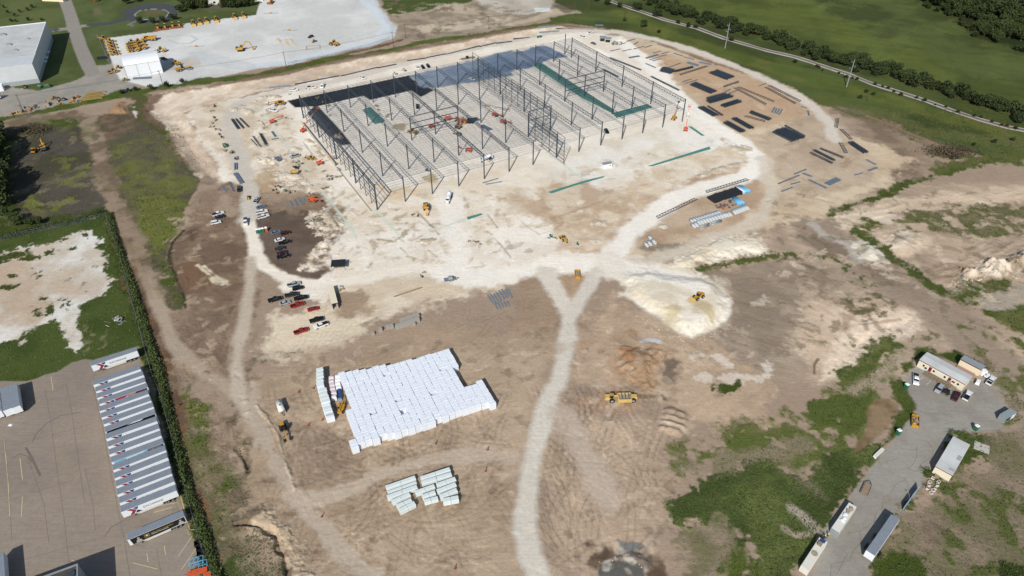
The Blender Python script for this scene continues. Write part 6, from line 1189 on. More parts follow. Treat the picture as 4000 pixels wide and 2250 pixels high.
tp = [('c340:1340:4.83 78,432 938,148', 'white EXCHANGE trailer alone at the top with full side showing', 'plain'), ('c340:1340:4.83 115,795 1010,492', 'EXCHANGE trailer first of the packed row, roof patched', 'plain'), ('c340:1340:4.83 165,918 1065,605', 'EXCHANGE trailer second of the packed row', 'plain'), ('c340:1340:4.83 192,1040 1095,730', 'EXCHANGE trailer third of the packed row', 'plain'), ('c340:1340:4.83 235,1155 1140,835', 'trailer with a flag graphic, fourth of the packed row', 'flag'), ('c340:1340:4.83 238,1290 1158,965', 'EXCHANGE trailer just after the flag graphic one', 'plain'), ('c340:1340:4.83 278,1410 1200,1090', 'EXCHANGE trailer sixth of the packed row', 'plain'), ('c340:1640:4.83 312,90 1250,-245', 'EXCHANGE trailer above the black sided one', 'plain'), ('c340:1640:4.83 345,228 1290,-120', 'trailer with black side graphic in the packed row', 'black'), ('c340:1640:4.83 355,365 1322,25', 'EXCHANGE trailer just below the black sided one', 'plain'), ('c340:1640:4.83 392,512 1360,165', 'EXCHANGE trailer tenth of the packed row', 'plain'), ('c340:1640:4.83 418,660 1395,300', 'EXCHANGE trailer directly above the blue graphic one', 'plain'), ('c340:1640:4.83 460,805 1445,440', 'trailer with light blue GLOBAL POWER side graphic', 'globe'), ('c340:1640:4.83 490,955 1485,575', 'EXCHANGE trailer directly below the blue graphic one', 'plain'), ('c340:1640:4.83 515,1110 1520,715', 'EXCHANGE trailer fifth from the bottom of the row', 'plain'), ('c340:1640:4.83 550,1260 1560,875', 'EXCHANGE trailer fourth from the bottom of the row', 'plain'), ('c340:1640:4.83 572,1415 1590,1020', 'EXCHANGE trailer third from the bottom of the row', 'plain'), ('c440:1900:4.83 130,320 1158,-90', 'EXCHANGE trailer second from the bottom of the row', 'plain'), ('c440:1900:4.83 155,490 1200,80', 'EXCHANGE trailer ending the row with full side and wheels showing', 'plain'), ('c440:1900:4.83 285,1015 1345,570', 'black sided ARMY FAMILY COVENANT trailer parked alone below the row', 'army')]
sky_b, pale_b = mat('graphic_sky', '7fb6cf', .4, 0, .25, .6), mat('graphic_pale', 'cfe0e4', .4, 0, .15, .6)
for s, lb, kd in tp:
    t = trailer(s, lb, kd)
    if kd == 'army':
        put('side_graphic', MB().prof([(hx+.6, Z1-.05), (-hx-.15, Z1-.05), (-hx-.15, Z0+.35), (hx+9, Z0+.1), (hx+.9, Z0+.05)], Y0, Y0+.008).mesh('side_graphic', green_), t)
        gold, pw_ = mat('army_gold', 'c8a83c', .5, 0, .05), M['white']
        txt('ARMY FAMILY COVENANT:', .62, gold, t, (hx+6.1, Y0-.012, Z0+1.55), (math.pi/2, 0, 0), sx=.85); txt('KEEPING THE PROMISE', .55, pw_, t, (hx+6.15, Y0-.012, Z0+.95), (math.pi/2, 0, 0), sx=.85)
        g = MB()
        for x0, x1, z0_, z1_ in ((4.3, 5.7, .7, .8), (4.3, 5.7, 2.1, 2.2), (4.3, 4.4, .7, 2.2), (5.6, 5.7, .7, 2.2)): g.box(hx+x0, hx+x1, Y0-.012, Y0-.004, Z0+z0_, Z0+z1_)
        g.build('emblem_frame', gold, t)
        pts = [(hx+5+(.5 if k % 2 == 0 else .21)*math.sin(k*math.pi/5), Z0+1.5+(.5 if k % 2 == 0 else .21)*math.cos(k*math.pi/5)) for k in range(10)]
        g = MB(); g.add([(x, Y0-.012, z) for x, z in pts]+[(hx+5, Y0-.014, Z0+1.5)], [(k, (k+1) % 10, 10) for k in range(10)]); g.build('emblem_star', pw_, t)
        for x0, sc_ in ((1.8, 1), (13.6, 1)):
            g = MB(); g.prof([(hx+x0, Z0+.15), (hx+x0+1.8, Z0+.15), (hx+x0+1.5, Z0+1.1), (hx+x0+.9, Z0+1.5), (hx+x0+.3, Z0+1.2)], Y0-.008, Y0-.004); g.build('portrait_shirt', mat('print_grey', 'a9aeb0', .5, 0, .3, 4), t)
            g = MB(); g.prof([(hx+x0+.9+.38*math.cos(q), Z0+1.85+.42*math.sin(q)) for q in np.linspace(0, 6.28, 11)[:-1]], Y0-.008, Y0-.004); g.build('portrait_head', mat('print_skin', 'b99a86', .5, 0, .25, 5), t)
    elif kd == 'globe':
        put('side_graphic', MB().prof([(hx+.6, Z1-.03), (-hx-5, Z1-.03), (-hx-5.4, Z0+.2), (hx+.6, Z0+.2)], Y0, Y0+.008).mesh('side_graphic', sky_b), t); put('side_graphic', MB().prof([(-hx-5, Z1-.03), (-hx-.2, Z1-.03), (-hx-.2, Z0+.2), (-hx-5.6, Z0+.2)], Y0-.002, Y0+.008).mesh('side_graphic', dkb), t); put('side_graphic', MB().prof([(hx+4, Z1-.4), (hx+10.5, Z1-.05), (hx+9.2, Z1-.6), (hx+4.4, Z1-.9)], Y0-.004, Y0+.008).mesh('side_graphic', pale_b), t)
        txt('GLOBAL POWER', .5, M['white'], t, (-hx-4.8, Y0-.012, Z1-.65), (math.pi/2, 0, 0))
    elif kd == 'black': put('side_graphic', MB().prof([(hx+.3, Z1-.03), (-hx-.3, Z1-.03), (-hx-.3, Z0+.2), (hx+.3, Z0+.2)], Y0, Y0+.008).mesh('side_graphic', green_), t); put('side_graphic', MB().prof([(hx+6.5, Z1-.45), (hx+9, Z1-.1), (-hx-4, Z1-.15), (-hx-5, Z1-.6)], Y0-.004, Y0+.008).mesh('side_graphic', M['white']), t)
    elif kd == 'flag':
        for me in lg: put('logo_shape', me, t)
        put('side_graphic', MB().prof([(hx+5, Z1-.03), (hx+9.5, Z1-.03), (hx+6.5, Z0+.6), (hx+5, Z0+.6)], Y0, Y0+.008).mesh('side_graphic', mat('flag_red', 'a33a46', .4, 0, .25, 1.5)), t); put('side_graphic', MB().prof([(hx+9.5, Z1-.03), (hx+12, Z1-.03), (hx+11, Z0+.6), (hx+7.5, Z0+.6)], Y0, Y0+.008).mesh('side_graphic', mat('flag_tan', 'b38b78', .4, 0, .3, 1.5)), t); put('side_graphic', MB().prof([(hx+12, Z1-.03), (-hx-.3, Z1-.03), (-hx-.5, Z0+.6), (hx+11, Z0+.6)], Y0, Y0+.008).mesh('side_graphic', mat('flag_dusk', '5f3d50', .4, 0, .3, 1.5)), t)
def boxtruck(x, y, ax_, ay_, lb, L=12):
    p = bare(*P('t02 %d,%d' % (x, y))[0], 4); q = bare(*P('t02 %d,%d' % (ax_, ay_))[0], 4); a = math.atan2(q[1]-p[1], q[0]-p[0])
    t = thing('box_trailer', lb, 'semi trailer', (p[0]+math.cos(a)*L/2, p[1]+math.sin(a)*L/2, 0), a, 'trailers at the left edge of the lot')
    MB().box(-L/2, L/2, -1.3, 1.3, 1.2, 3.96).build('box_body', M['white'], t); MB().box(-L/2+.2, L/2-.03, -1.27, 1.27, 3.96, 4).build('roof', M['trailer_roof'], t); wheels(t, (-L/2+1.6, -L/2+2.9), 1.0, .5, .5)
boxtruck(120, 175, 85, -70, 'white trailer standing right of its twin at the left edge', 13)
boxtruck(55, 195, 20, -60, 'white trailer in the middle at the left edge', 13)
boxtruck(-25, 215, -50, -50, 'white trailer cut by the left edge', 13)
boxtruck(5, 1560, -10, 1330, 'white trailer in the bottom left corner casting a dark shadow', 13)
# loading dock building corner at the bottom
bp = [bare(*p, 8.5) for p in P('t02 585,1355 330,1449')]; a = math.atan2(bp[0][1]-bp[1][1], bp[0][0]-bp[1][0]); t = thing('dock_building', 'warehouse corner with dark gravel roof and grey parapet at the bottom edge', 'building', (bp[0][0], bp[0][1], 0), a)
MB().box(-40, 0, -30, 0, 0, 8).build('wall', M['wallg'], t); MB().box(-39.7, -.3, -29.7, -.3, 8.0, 8.12).build('roof', mat('dark_gravel_roof', '4b4641', .95, 0, .15, .8), t); g = MB(); g.box(-40, .05, -.3, .05, 8, 8.5).box(-.3, .05, -30, -.3, 8, 8.5).box(-40.05, -39.7, -30, -.3, 8, 8.5); g.build('parapet', M['galv2'], t)
MB().cyl((-1.6, -2.6, 8.12), (-1.6, -2.6, 8.5), 1.0, 14).build('roof_fan', M['steel_dark'], t)
# ================================================================== BUILDINGS
def mid_of(s): return two(s)
# big white warehouse, top left
t = thing('warehouse', 'large white metal warehouse with flat pale roof by the yard', 'warehouse', (-318.3, 461.0, 0), R(21.6)); WHh = 13.2; LN = 88
MB().box(-80, 0, 0, LN, 0, 3).build('base_wall', M['wallg'], t); MB().box(-79.95, -.05, .05, LN, 3, WHh).build('wall', M['wallw'], t); MB().box(-79.9, -.1, .1, 18, WHh, WHh+.1).build('roof_metal', M['wallw'], t); MB().box(-79.9, -.1, 18, LN-.1, WHh-.35+.5, WHh+.22).build('roof', M['roofw'], t)
g = MB(); g.box(-.3, .05, 18, LN, WHh, WHh+.6).box(-80, .05, LN-.3, LN, WHh, WHh+.6); g.build('parapet', M['white'], t)
for x, y, s in ((-19, 44, 1.6), (-26, 68, 2.0), (-13, 30, 1.2), (-40, 60, 1.5), (-8, 52, .8)): MB().box(x-s, x+s, y-s*.6, y+s*.6, WHh+.2, WHh+1.2).box(x-s*.5, x+s*.5, y-s*.3, y+s*.3, WHh+1.2, WHh+1.6).build('rooftop_unit', M['galv2'], t)
for y in (30, 38, 50): MB().box(.05, 2.2, y, y+3, 3.2, 3.5).build('canopy', M['white'], t)
o = MB().box(-6, 0, -3.5, 0, 0, 4.2).build('side_annex', M['white']); w = at('t00 38,672'); o.location = (w.x, w.y, 0); o.rotation_euler.z = R(21.6); tag(o, 'low white annex at the foot of the warehouse, left edge', 'annex')
# arched hangar
a0, a1 = Vector((-262.7, 468.9, 0)), at('c380:60:2.73 705,610'); d = a1-a0; HL = d.length; ang = math.atan2(d.y, d.x)
t = thing('arched_hangar', 'white hangar with arched fabric roof and three wide front doors', 'hangar', a0, ang); HD = 18; eh, rise = 8.4, 3.0
arc = [(HD/2-HD/2*math.cos(math.pi*k/10), eh+rise*math.sin(math.pi*k/10)) for k in range(11)]
g = MB(); vs = [(0, y, z) for y, z in arc]+[(HL, y, z) for y, z in arc]; g.add(vs, [(k, k+1, 12+k, 11+k) for k in range(10)]); g.build('roof', M['white'], t, True)
MB().box(0, HL, HD-.1, HD, 0, eh).build('back_wall', M['white'], t)
for q in range(3): MB().box(q*HL/3+.12, (q+1)*HL/3-.12, 0, .15, 0, eh-.1).build('front_door', M['white'], t)
for q in range(4): MB().box(q*HL/3-.12, q*HL/3+.12, -.08, .2, 0, eh+.05).build('door_post', M['galv2'], t)
MB().box(0, HL, -.05, .25, eh-.1, eh+.1).build('eave_beam', M['galv'], t)
for x in (0, HL): g = MB(); g.add([(x, y, z) for y, z in arc]+[(x, HD, 0), (x, 0, 0)], [tuple(range(13))]); g.build('end_wall', M['white'], t)
# building under the trees and red roof at the top edge
w = at('t00 1575,38'); t = thing('white_roof_building', 'pale building with flat white roof behind dark trees at the top', 'building', w, R(15)); MB().box(0, 45, 0, 26, 0, 4.5).build('wall', M['offwhite'], t); MB().box(-.6, 45.6, -.6, 26.6, 4.5, 4.9).build('roof', M['white'], t); g = MB(); [g.box(x, x+2, -.05, .02, 1, 2.6) for x in (4, 10, 16, 24, 32)]; g.build('window', M['glass'], t)
w = at('t00 320,8'); t = thing('red_roof_house', 'low house with rusty red roof at the top edge', 'house', w, R(-8)); MB().box(0, 20, 0, 12, 0, 3.2).build('wall', M['cream'], t); g = MB(); g.prof([(-.8, 3.2), (20.8, 3.2), (20.8, 3.3), (-.8, 3.3)], -.8, 12.8); g.add([(-.8, -.8, 3.3), (20.8, -.8, 3.3), (20.8, 12.8, 3.3), (-.8, 12.8, 3.3), (4, 6, 6.2), (16, 6, 6.2)], [(0, 1, 5, 4), (1, 2, 5), (2, 3, 4, 5), (3, 0, 4)]); g.build('roof', mat('red_tile_roof', '9c5240', .8, 0, .15), t)
# office trailer with ramp
a0, a1 = at('c3540:1340:4.83 192,440'), at('c3540:1340:4.83 1042,905'); d = a1-a0; OL = d.length; ang = math.atan2(d.y, d.x); OW = 6.3
t = thing('site_office', 'cream site office trailer with maroon trim and wooden ramp', 'office trailer', a0, ang, None); oh = 3.5
MB().box(0, OL, 0, OW, .0, .75).build('skirting', M['offwhite'], t); MB().box(.02, OL-.02, .02, OW-.02, .75, oh-.3).build('wall', M['cream'], t); MB().box(-.08, OL+.08, -.08, OW+.08, oh-.3, oh).build('trim_band', M['maroon'], t)
g = MB(); g.add([(-.1, -.1, oh), (OL+.1, -.1, oh), (OL+.1, OW+.1, oh), (-.1, OW+.1, oh), (-.1, OW/2, oh+.35), (OL+.1, OW/2, oh+.35)], [(0, 1, 5, 4), (2, 3, 4, 5), (0, 4, 3), (1, 2, 5)]); g.build('roof', M['roofw'], t)
for x in (2.1, 5.9, 9.9, 14.7):
    f = MB().box(x-.42, x+.42, -.04, .03, 1.45, 2.5).build('window', M['offwhite'], t); MB().box(x-.34, x+.34, -.06, -.035, 1.53, 2.42).build('pane', M['glass'], f)
for x in (4.5, 11.6): MB().box(x-.5, x+.5, -.05, .02, .75, 2.85).build('door', M['maroon'], t)
MB().box(6.9, 9.3, -.05, .02, 1.9, 2.55).build('sign_board', mat('sign_pale', 'd7dee8', .5, 0, .12, 5), t); MB().box(12.5, 13.6, -.05, .02, 1.5, 2.2).build('small_sign', M['maroon'], t)
MB().cyl((3.1, -.5, .0), (3.1, -.1, 0.01), .02).build('pipe', M['steel_dark'], t); MB().cyl((3.1, -.05, 1.5), (3.1, -.3, 1.5), .4, 12).build('ac_unit', M['steel_dark'], t)
rp = thing('wooden_ramp', 'long wooden access ramp with railings before the site office', 'ramp', a0, ang)
g = MB(); g.box(4.0, 13.6, -1.35, -.25, .6, .7).build('landing', M['wood'], rp); g = MB().hexa([(4.0, -2.75, .15), (13.6, -2.75, .55), (13.6, -1.45, .55), (4.0, -1.45, .15), (4.0, -2.75, .25), (13.6, -2.75, .65), (13.6, -1.45, .65), (4.0, -1.45, .25)]); g.build('ramp_deck', M['wood'], rp)
for y, z0, z1 in ((-2.8, .2, .6), (-1.4, .65, .65)):
    g = MB(); g.beam((4, y, z0+1), (13.6, y, z1+1), .1).beam((4, y, z0+.55), (13.6, y, z1+.55), .08)
    for q in range(9): x = 4+q*1.2; z = z0+(z1-z0)*q/8; g.beam((x, y, 0), (x, y, z+1.02), .1)
    g.build('railing', M['wood'], rp)
MB().box(13.6, 15.0, -2.75, -.3, .5, .62).box(15, 15.3, -2.6, -1, .3, .4).build('steps', M['wood'], rp)
for q in range(8): MB().box(4.05+q*1.2, 5.15+q*1.2, -2.7, -1.5, .28+q*.048, .31+q*.048).build('ramp_board', M['wood'], rp)
for x, y, lb in (('790', '780', 'pale box on the ramp landing by the office door'), ('815', '875', 'pale box on the ground at the ramp end')):
    o = MB().box(-.5, .5, -.4, .4, 0, .75).box(-.55, .55, -.45, .45, .75, .82).build('supply_box', M['galv2']); w = at('c3540:1340:4.83 %s,%s' % (x, y)); o.location = (w.x, w.y, .65 if 'landing' in lb else 0); o.rotation_euler.z = ang; tag(o, lb, 'box')
# second office and storage behind
w = at('c3540:1340:4.83 1330,650'); t = thing('rear_office', 'smaller grey roofed maroon banded office behind the site office', 'office trailer', (w.x, w.y, 0), ang)
MB().box(-7.5, 0, 1.0, 4.0, 0, 3.0).build('wall', M['cream'], t); MB().box(-7.6, .1, .9, 4.1, 3.0, 3.4).build('trim_band', M['maroon'], t); MB().box(-7.6, .1, .9, 4.1, 3.4, 3.5).build('roof', M['galv2'], t); MB().box(-7.5, -1, -1.6, .9, 0, .5).build('porch_floor', mat('porch_clay', 'a58474', .8, 0, .1, 3), t)
o = MB().frus(-1.0, 1.0, .8, 0, 2.2, -1, 1, .75).build('white_shed', M['white']); o.location = at('c3540:1340:4.83 1430,590'); o.rotation_euler.z = ang+.9; tag(o, 'small white shed at the right end of the rear office', 'shed')
# crew trailer by the road
q4 = [Vector((*bare(*p, 3.3), 0)) for p in P('t32 1265,620 1400,395 1395,685')]; d = q4[1]-q4[0]; ang2 = math.atan2(d.y, d.x)-math.pi/2; OL2 = d.length; dc = q4[2]-q4[0]; OW2 = dc.x*math.cos(ang2)+dc.y*math.sin(ang2); a0 = q4[0]
t = thing('crew_trailer', 'long cream crew trailer with white roof and maroon band', 'office trailer', a0, ang2); oh = 3.3
MB().box(0, OW2, 0, OL2, 0, .6).build('skirting', M['offwhite'], t); MB().box(.02, OW2-.02, .02, OL2, .6, oh-.35).build('wall', M['cream'], t); MB().box(-.06, OW2+.06, -.06, OL2+.06, oh-.35, oh-.05).build('trim_band', M['maroon'], t); MB().box(-.08, OW2+.08, -.08, OL2+.08, oh-.05, oh).build('roof', M['roofw'], t)
for q in range(16): MB().beam((0, .5+q*OL2/16.5, oh+.02), (OW2, .5+q*OL2/16.5, oh+.02), .06, .04).build('roof_seam', M['roofw'], t)
MB().box(3.6, 5.0, 1.5, 2.6, oh, oh+.1).box(3.9, 5.0, 7.5, 9.8, oh, oh+.1).build('roof_patch', M['wallg'], t); o = MB().box(.3, 1.6, OL2+.02, OL2+.9, .3, 2.0).build('ac_unit', M['offwhite'], t); MB().box(1.0, 2.4, -.9, -.1, 0, .5).box(1.0, 2.4, -1.3, -.9, 0, .25).build('step', M['wood'], t)
def container(s, w, h, label, m, roofm=None, ribs=True, cat='container', name='shipping_container', wheelsx=None, lift=0):
    "s = the two ends of the long side nearest the road, on the ground"
    m_, a, L = two(s); t = thing(name, label, cat, m_, a)
    bb = MB().box(-L/2, L/2, 0, w, lift, h-.06).build('box_body', M[m], t); MB().box(-L/2+.05, L/2-.05, .05, w-.05, h-.06, h).build('roof', M[roofm or m], t)
    if ribs:
        g = MB(); n = int(L/.7)
        for q in range(n): x = -L/2+.35+q*L/n; g.box(x-.1, x+.1, .1, w-.1, h, h+.04).box(x-.1, x+.1, -.03, 0, .2, h-.2).box(x-.1, x+.1, w, w+.03, .2, h-.2)
        g.build('ribs', M[roofm or m], bb)
    if wheelsx: wheels(t, wheelsx, w*.8, .5, .4); [setattr(c, 'location', (c.location.x, c.location.y+w/2, c.location.z)) for c in t.children if c.name.startswith('wheel')]
    return t, L
t, L = container('t32 520,1160 652,965', 2.5, 2.6, 'pale container with junk and white sheets heaped on its roof', 'galv2', 'offwhite')
for k, (x, y) in enumerate([(-1.5, 1.2), (-.3, 1.0), (.8, 1.5), (2.5, 1.3), (4, 1.0)]):
    o = MB().blob((0, 0, .2), (.9, .7, .35), 7, 4, .4).build('sheet_heap', M['white'] if k < 3 else M['rock'], t); o.location = (x, y, 2.6)
    o.name = 'roof_cover'
t, L = container('t32 292,1449 432,1230', 2.5, 2.6, 'cream container nearest the bottom edge with tools on top', 'offwhite', 'offwhite')
MB().cyl((0, 1.2, 2.62), (0, 1.2, 2.85), .9, 14).build('reel', M['rock'], t); MB().box(3.2, 4.6, .8, 2, 2.64, 3.2).build('tool_box', M['wood'], t); MB().box(5, 6.2, .5, 2, 2.64, 2.8).build('tarp', M['blue'], t)
t, L = container('t32 775,1355 962,1080', 2.6, 4.0, 'long trailer with blue grey roof parked on the road edge', 'white', 'trailer_roof', False, 'semi trailer', 'box_trailer', (-5, -3.8), 1.1)
w = at('t32 1775,300'); t = thing('storage_container', 'grey storage container with an open side at the lot corner', 'container', w, math.atan2(*(lambda d: (d.y, d.x))(at('t32 1880,238')-w)))
MB().box(0, 6, 0, 2.4, 0, 2.5).build('box_body', M['galv2'], t); MB().box(-.03, 6.03, -.03, 2.43, 2.5, 2.58).build('roof', M['galv2'], t); MB().box(.4, 3.2, -.02, .02, .6, 2.1).build('opening', M['asph'], t); MB().box(3.6, 5.6, -.06, .02, .1, 2.3).build('door', M['white'], t)
# yellow dumpsters
def dumpster(s, deg, label, m='yellow', L=5.2, W=2.3, H=1.5):
    t = thing('dumpster', label, 'dumpster', at(s), R(deg)); g = MB()
    g.box(-L/2, L/2, -W/2, W/2, .15, .3).box(-L/2, L/2, -W/2, -W/2+.1, .3, H).box(-L/2, L/2, W/2-.1, W/2, .3, H).box(-L/2, -L/2+.1, -W/2, W/2, .3, H).box(L/2-.1, L/2, -W/2, W/2, .3, H).build('bin', M[m], t)
    g = MB(); [g.box(-L/2+q*L/6-.06, -L/2+q*L/6+.06, s_*W/2-.08, s_*W/2+.08, .15, H+.05) for q in range(1, 6) for s_ in (-1, 1)]; g.build('ribs', M[m], t)
    g = MB(); [g.blob((random.uniform(-L*.38, L*.38), random.uniform(-W*.3, W*.3), H-.5), (.6, .4, .45), 6, 4, .4) for _ in range(9)]; g.build('debris', M['rock'], t)
    g = MB(); [g.beam((x, y, H-.1), (x+random.uniform(-1, 1), y+random.uniform(-.8, .8), H+.15), .18, .06) for x, y in [(random.uniform(-L*.3, L*.3), random.uniform(-W*.3, W*.3)) for _ in range(9)]]; g.build('scrap_boards', M['wood'], t); return t
dumpster('t21 494,632', 91, 'yellow rubbish skip full of debris below the main haul road'); dumpster('t32 1105,292', 66, 'yellow rubbish skip full of debris at the office lot edge')
dumpster('t00 1700,1105', -60, 'green rubbish skip at the left side of the haul road', 'green', 3.6, 2.0, 1.4); dumpster('t00 300,660', -20, 'green rubbish skip left of the dark green one by the warehouse', 'green', 4.5); dumpster('t00 360,655', 10, 'dark green skip at the corner of the warehouse lawn', 'green', 4, 2, 1.6)
# portable toilets
def toilet(s, label, m='green', deg=20, group=None):
    t = thing('portable_toilet', label, 'portable toilet', at(s), R(deg), group); MB().box(-.6, .6, -.6, .6, .1, 2.1).box(-.65, .65, -.65, .65, 0, .1).build('cabin', M[m], t); MB().frus(-.66, .66, .66, 2.1, 2.4, -.45, .45, .45).build('roof', M['white'], t); MB().box(-.4, .4, -.64, -.6, .15, 1.95).build('door', M['green'] if m == 'green' else M[m], t)
for x, lb, m in ((12, 'green portable toilet at the left end of four', 'green'), (34, 'green portable toilet second of four', 'green'), (55, 'green portable toilet third of four', 'green'), (80, 'red portable toilet at the right end of four', 'orange')): toilet('t11 %d,%d' % (x, 312-x*.2), lb, m, 20, 'four portable toilets in a row')
toilet('t20 196,285', 'green portable toilet behind the far side of the frame, left'); toilet('t20 216,282', 'green portable toilet behind the far side of the frame, right')
toilet('t32 1562,345', 'green portable toilet with white roof on the office lot'); toilet('t32 978,378', 'green portable toilet on the verge left of the lot'); toilet('t32 1038,32', 'green portable toilet in the grass by the lot curve')
# canopy, shed and small cabins
m_, a, L = two('t11 570,598 678,590'); t = thing('black_canopy', 'black flat canopy on legs beside the haul road', 'canopy', m_, a); MB().box(-L/2, L/2, 0, 5.0, 2.4, 2.55).build('roof', M['tarp'], t); [MB().box(x-.06, x+.06, y-.06, y+.06, 0, 2.4).build('leg', M['steel_dark'], t) for x in (-L/2+.3, L/2-.3) for y in (.3, 4.7)]; MB().box(-L/2+1, L/2-1, 1.5, 3.5, .7, .8).build('table', M['wood'], t)
a0, a1 = at('t11 572,882'), at('t11 625,880'); w = bare(*P('t11 538,712')[0], 2.6); w2 = bare(*P('t11 570,842')[0], 2.6); w3 = bare(*P('t11 615,836')[0], 2.6); ang = math.atan2(w[1]-w2[1], w[0]-w2[0]); L = math.hypot(w[0]-w2[0], w[1]-w2[1]); W_ = math.hypot(w3[0]-w2[0], w3[1]-w2[1])
t = thing('storage_shed', 'long open ended shed with flat beige roof by the parking group', 'shed', (w2[0], w2[1], 0), ang); g = MB(); g.box(0, L, 0, -.08, 0, 2.5) if 0 else g.box(0, L, -.08, 0, 0, 2.5); g.box(0, L, -W_, -W_+.08, 0, 2.5).box(L-.08, L, -W_, 0, 0, 2.5); g.build('wall', M['steel_dark'], t); MB().box(-.1, L+.1, -W_-.1, .1, 2.5, 2.6).build('roof', M['cream'], t); [MB().box(-1.2, 0, y-.04, y+.04, .1, 2.3).build('door', M['offwhite'], t) for y in (-.1, -W_+.1)]
m_, a, L = two('t20 688,1275 755,1262'); t = thing('site_cabin', 'small white cabin with grey roof on the open pad', 'cabin', m_, a); MB().box(-L/2, L/2, 0, 2.4, 0, 2.4).build('wall', M['white'], t); MB().box(-L/2-.1, L/2+.1, -.1, 2.5, 2.4, 2.5).build('roof', M['galv2'], t); MB().box(-.4, .4, -.04, .02, .1, 2.0).build('door', M['offwhite'], t); MB().box(1.2, 1.8, -.04, .02, 1, 1.7).build('window', M['glass'], t)
for x, y, lb, L, d in ((1, 1, 'small grey shed at the top of the laydown yard', 4.5, -10), (2, 1, 'white shed right of the small grey one', 4.5, -10)):
    t = thing('yard_shed', lb, 'shed', at('t20 %d,%d' % (685+(x-1)*38, 305+(x-1)*8)), R(d)); MB().box(-L/2, L/2, -2, 2, 0, 2.6).build('wall', M['offwhite'] if x == 2 else M['galv2'], t); MB().box(-L/2-.2, L/2+.2, -2.2, 2.2, 2.6, 2.75).build('roof', M['galv2'], t); MB().box(-L/2+.4, L/2-.4, -2.04, -1.98, 0, 2.2).build('opening', M['asph'], t)
t, L = container('t20 765,318 835,300', 2.5, 2.6, 'white container at the top of the laydown yard', 'offwhite', 'offwhite'); mm('tele', 't20 775,335', 'dark telehandler beside the white container in the yard', 15, c='galv2')
# dump trailer by the road, flatbed, utility trailer
def flatbed(s, label, load=None, L_=None, m='wood'):
    m_, a, L = two(s); t = thing('flatbed_trailer', label, 'trailer', m_, a); wheels(t, (-.6, .6), 1.0, .38, .25); MB().box(-L/2, L/2-.8, -1.2, 1.2, .6, .7).build('deck', M[m], t); g = MB(); [g.beam((-L/2, s_*.98, .65), (L/2-.8, s_*.98, .65), .12, .16) for s_ in (-1, 1)]; g.beam((L/2-.8, .9, .6), (L/2+.6, 0, .5), .12).beam((L/2-.8, -.9, .6), (L/2+.6, 0, .5), .12); g.build('frame', M['steel_dark'], t)
    if load: MB().frus(-1.1, .9, .8, .7, 2.0, -.9, .7, .6).build('load', M[load], t)
    return t
flatbed('t32 718,842 760,745', 'black framed flatbed trailer with wooden deck on the lot road'); flatbed('t11 1420,672 1520,655', 'flatbed truck with a grey box load on the haul road', 'galv2', m='galv'); flatbed('c1500:150:3.864 1360,290 1150,325', 'long flatbed loaded with dark machinery parts behind the frame', 'black')
flatbed('c3540:1340:4.83 690,930 800,985', 'small dark trailer next to the silver suv', 'black')
t = thing('air_compressor', 'white wheeled compressor right of the site office', 'compressor', at('c3540:1340:4.83 1335,770'), R(50)); MB().frus(-1.2, 1.2, .75, .4, 1.5, -1, 1, .6).build('cover', M['white'], t); wheels(t, (0,), .8, .35, .2)
t = thing('utility_buggy', 'white open buggy left of the loaded white pickup', 'buggy', at('c3540:1340:4.83 1520,655'), R(-20)); MB().frus(-1.2, 1.2, .6, .4, .9, -1.1, 1.1, .55).build('body', M['white'], t); MB().box(-.7, .5, -.6, .6, 1.6, 1.68).build('canopy', M['white'], t); wheels(t, (-.8, .8), .6, .3, .2); [MB().box(x-.03, x+.03, y-.03, y+.03, .9, 1.6).build('post', M['steel_dark'], t) for x in (-.6, .4) for y in (-.5, .5)]
m_, a, L = two('t12 175,150 205,235'); t = thing('tank_trailer', 'white rounded tank trailer standing in the dirt', 'tank trailer', m_, a); MB().cyl((-2.6, 0, 1.6), (2.6, 0, 1.6), 1.15, 14).build('tank', M['offwhite'], t, True); MB().frus(-2.6, 2.6, 1.1, .5, 1.5, -2.6, 2.6, 1.15).build('tank_base', M['offwhite'], t); MB().cyl((.3, 0, 2.7), (.3, 0, 2.85), .3, 10).build('hatch', M['steel_dark'], t); wheels(t, (-.8, .6), 1.0, .45, .3); MB().beam((2.6, 0, .7), (4, 0, .5), .2).build('drawbar', M['steel_dark'], t)
# box truck top left
t = thing('box_truck', 'white box truck cut by the left edge in the yard', 'truck', at('t00 15,745'), R(12)); MB().box(-7, 0, -1.25, 1.25, 1.0, 3.9).build('box_body', M['white'], t); MB().box(-7, 0, -.5, .5, .5, 1.0).build('chassis', M['steel_dark'], t); wheels(t, (-5.8, -1.0), 1.0, .5, .3); MB().box(-5, -1.5, -1.265, -1.25, 1.8, 2.8).build('logo_panel', mat('logo_pale', 'c5b9bd', .5, 0, .2, 3), t)
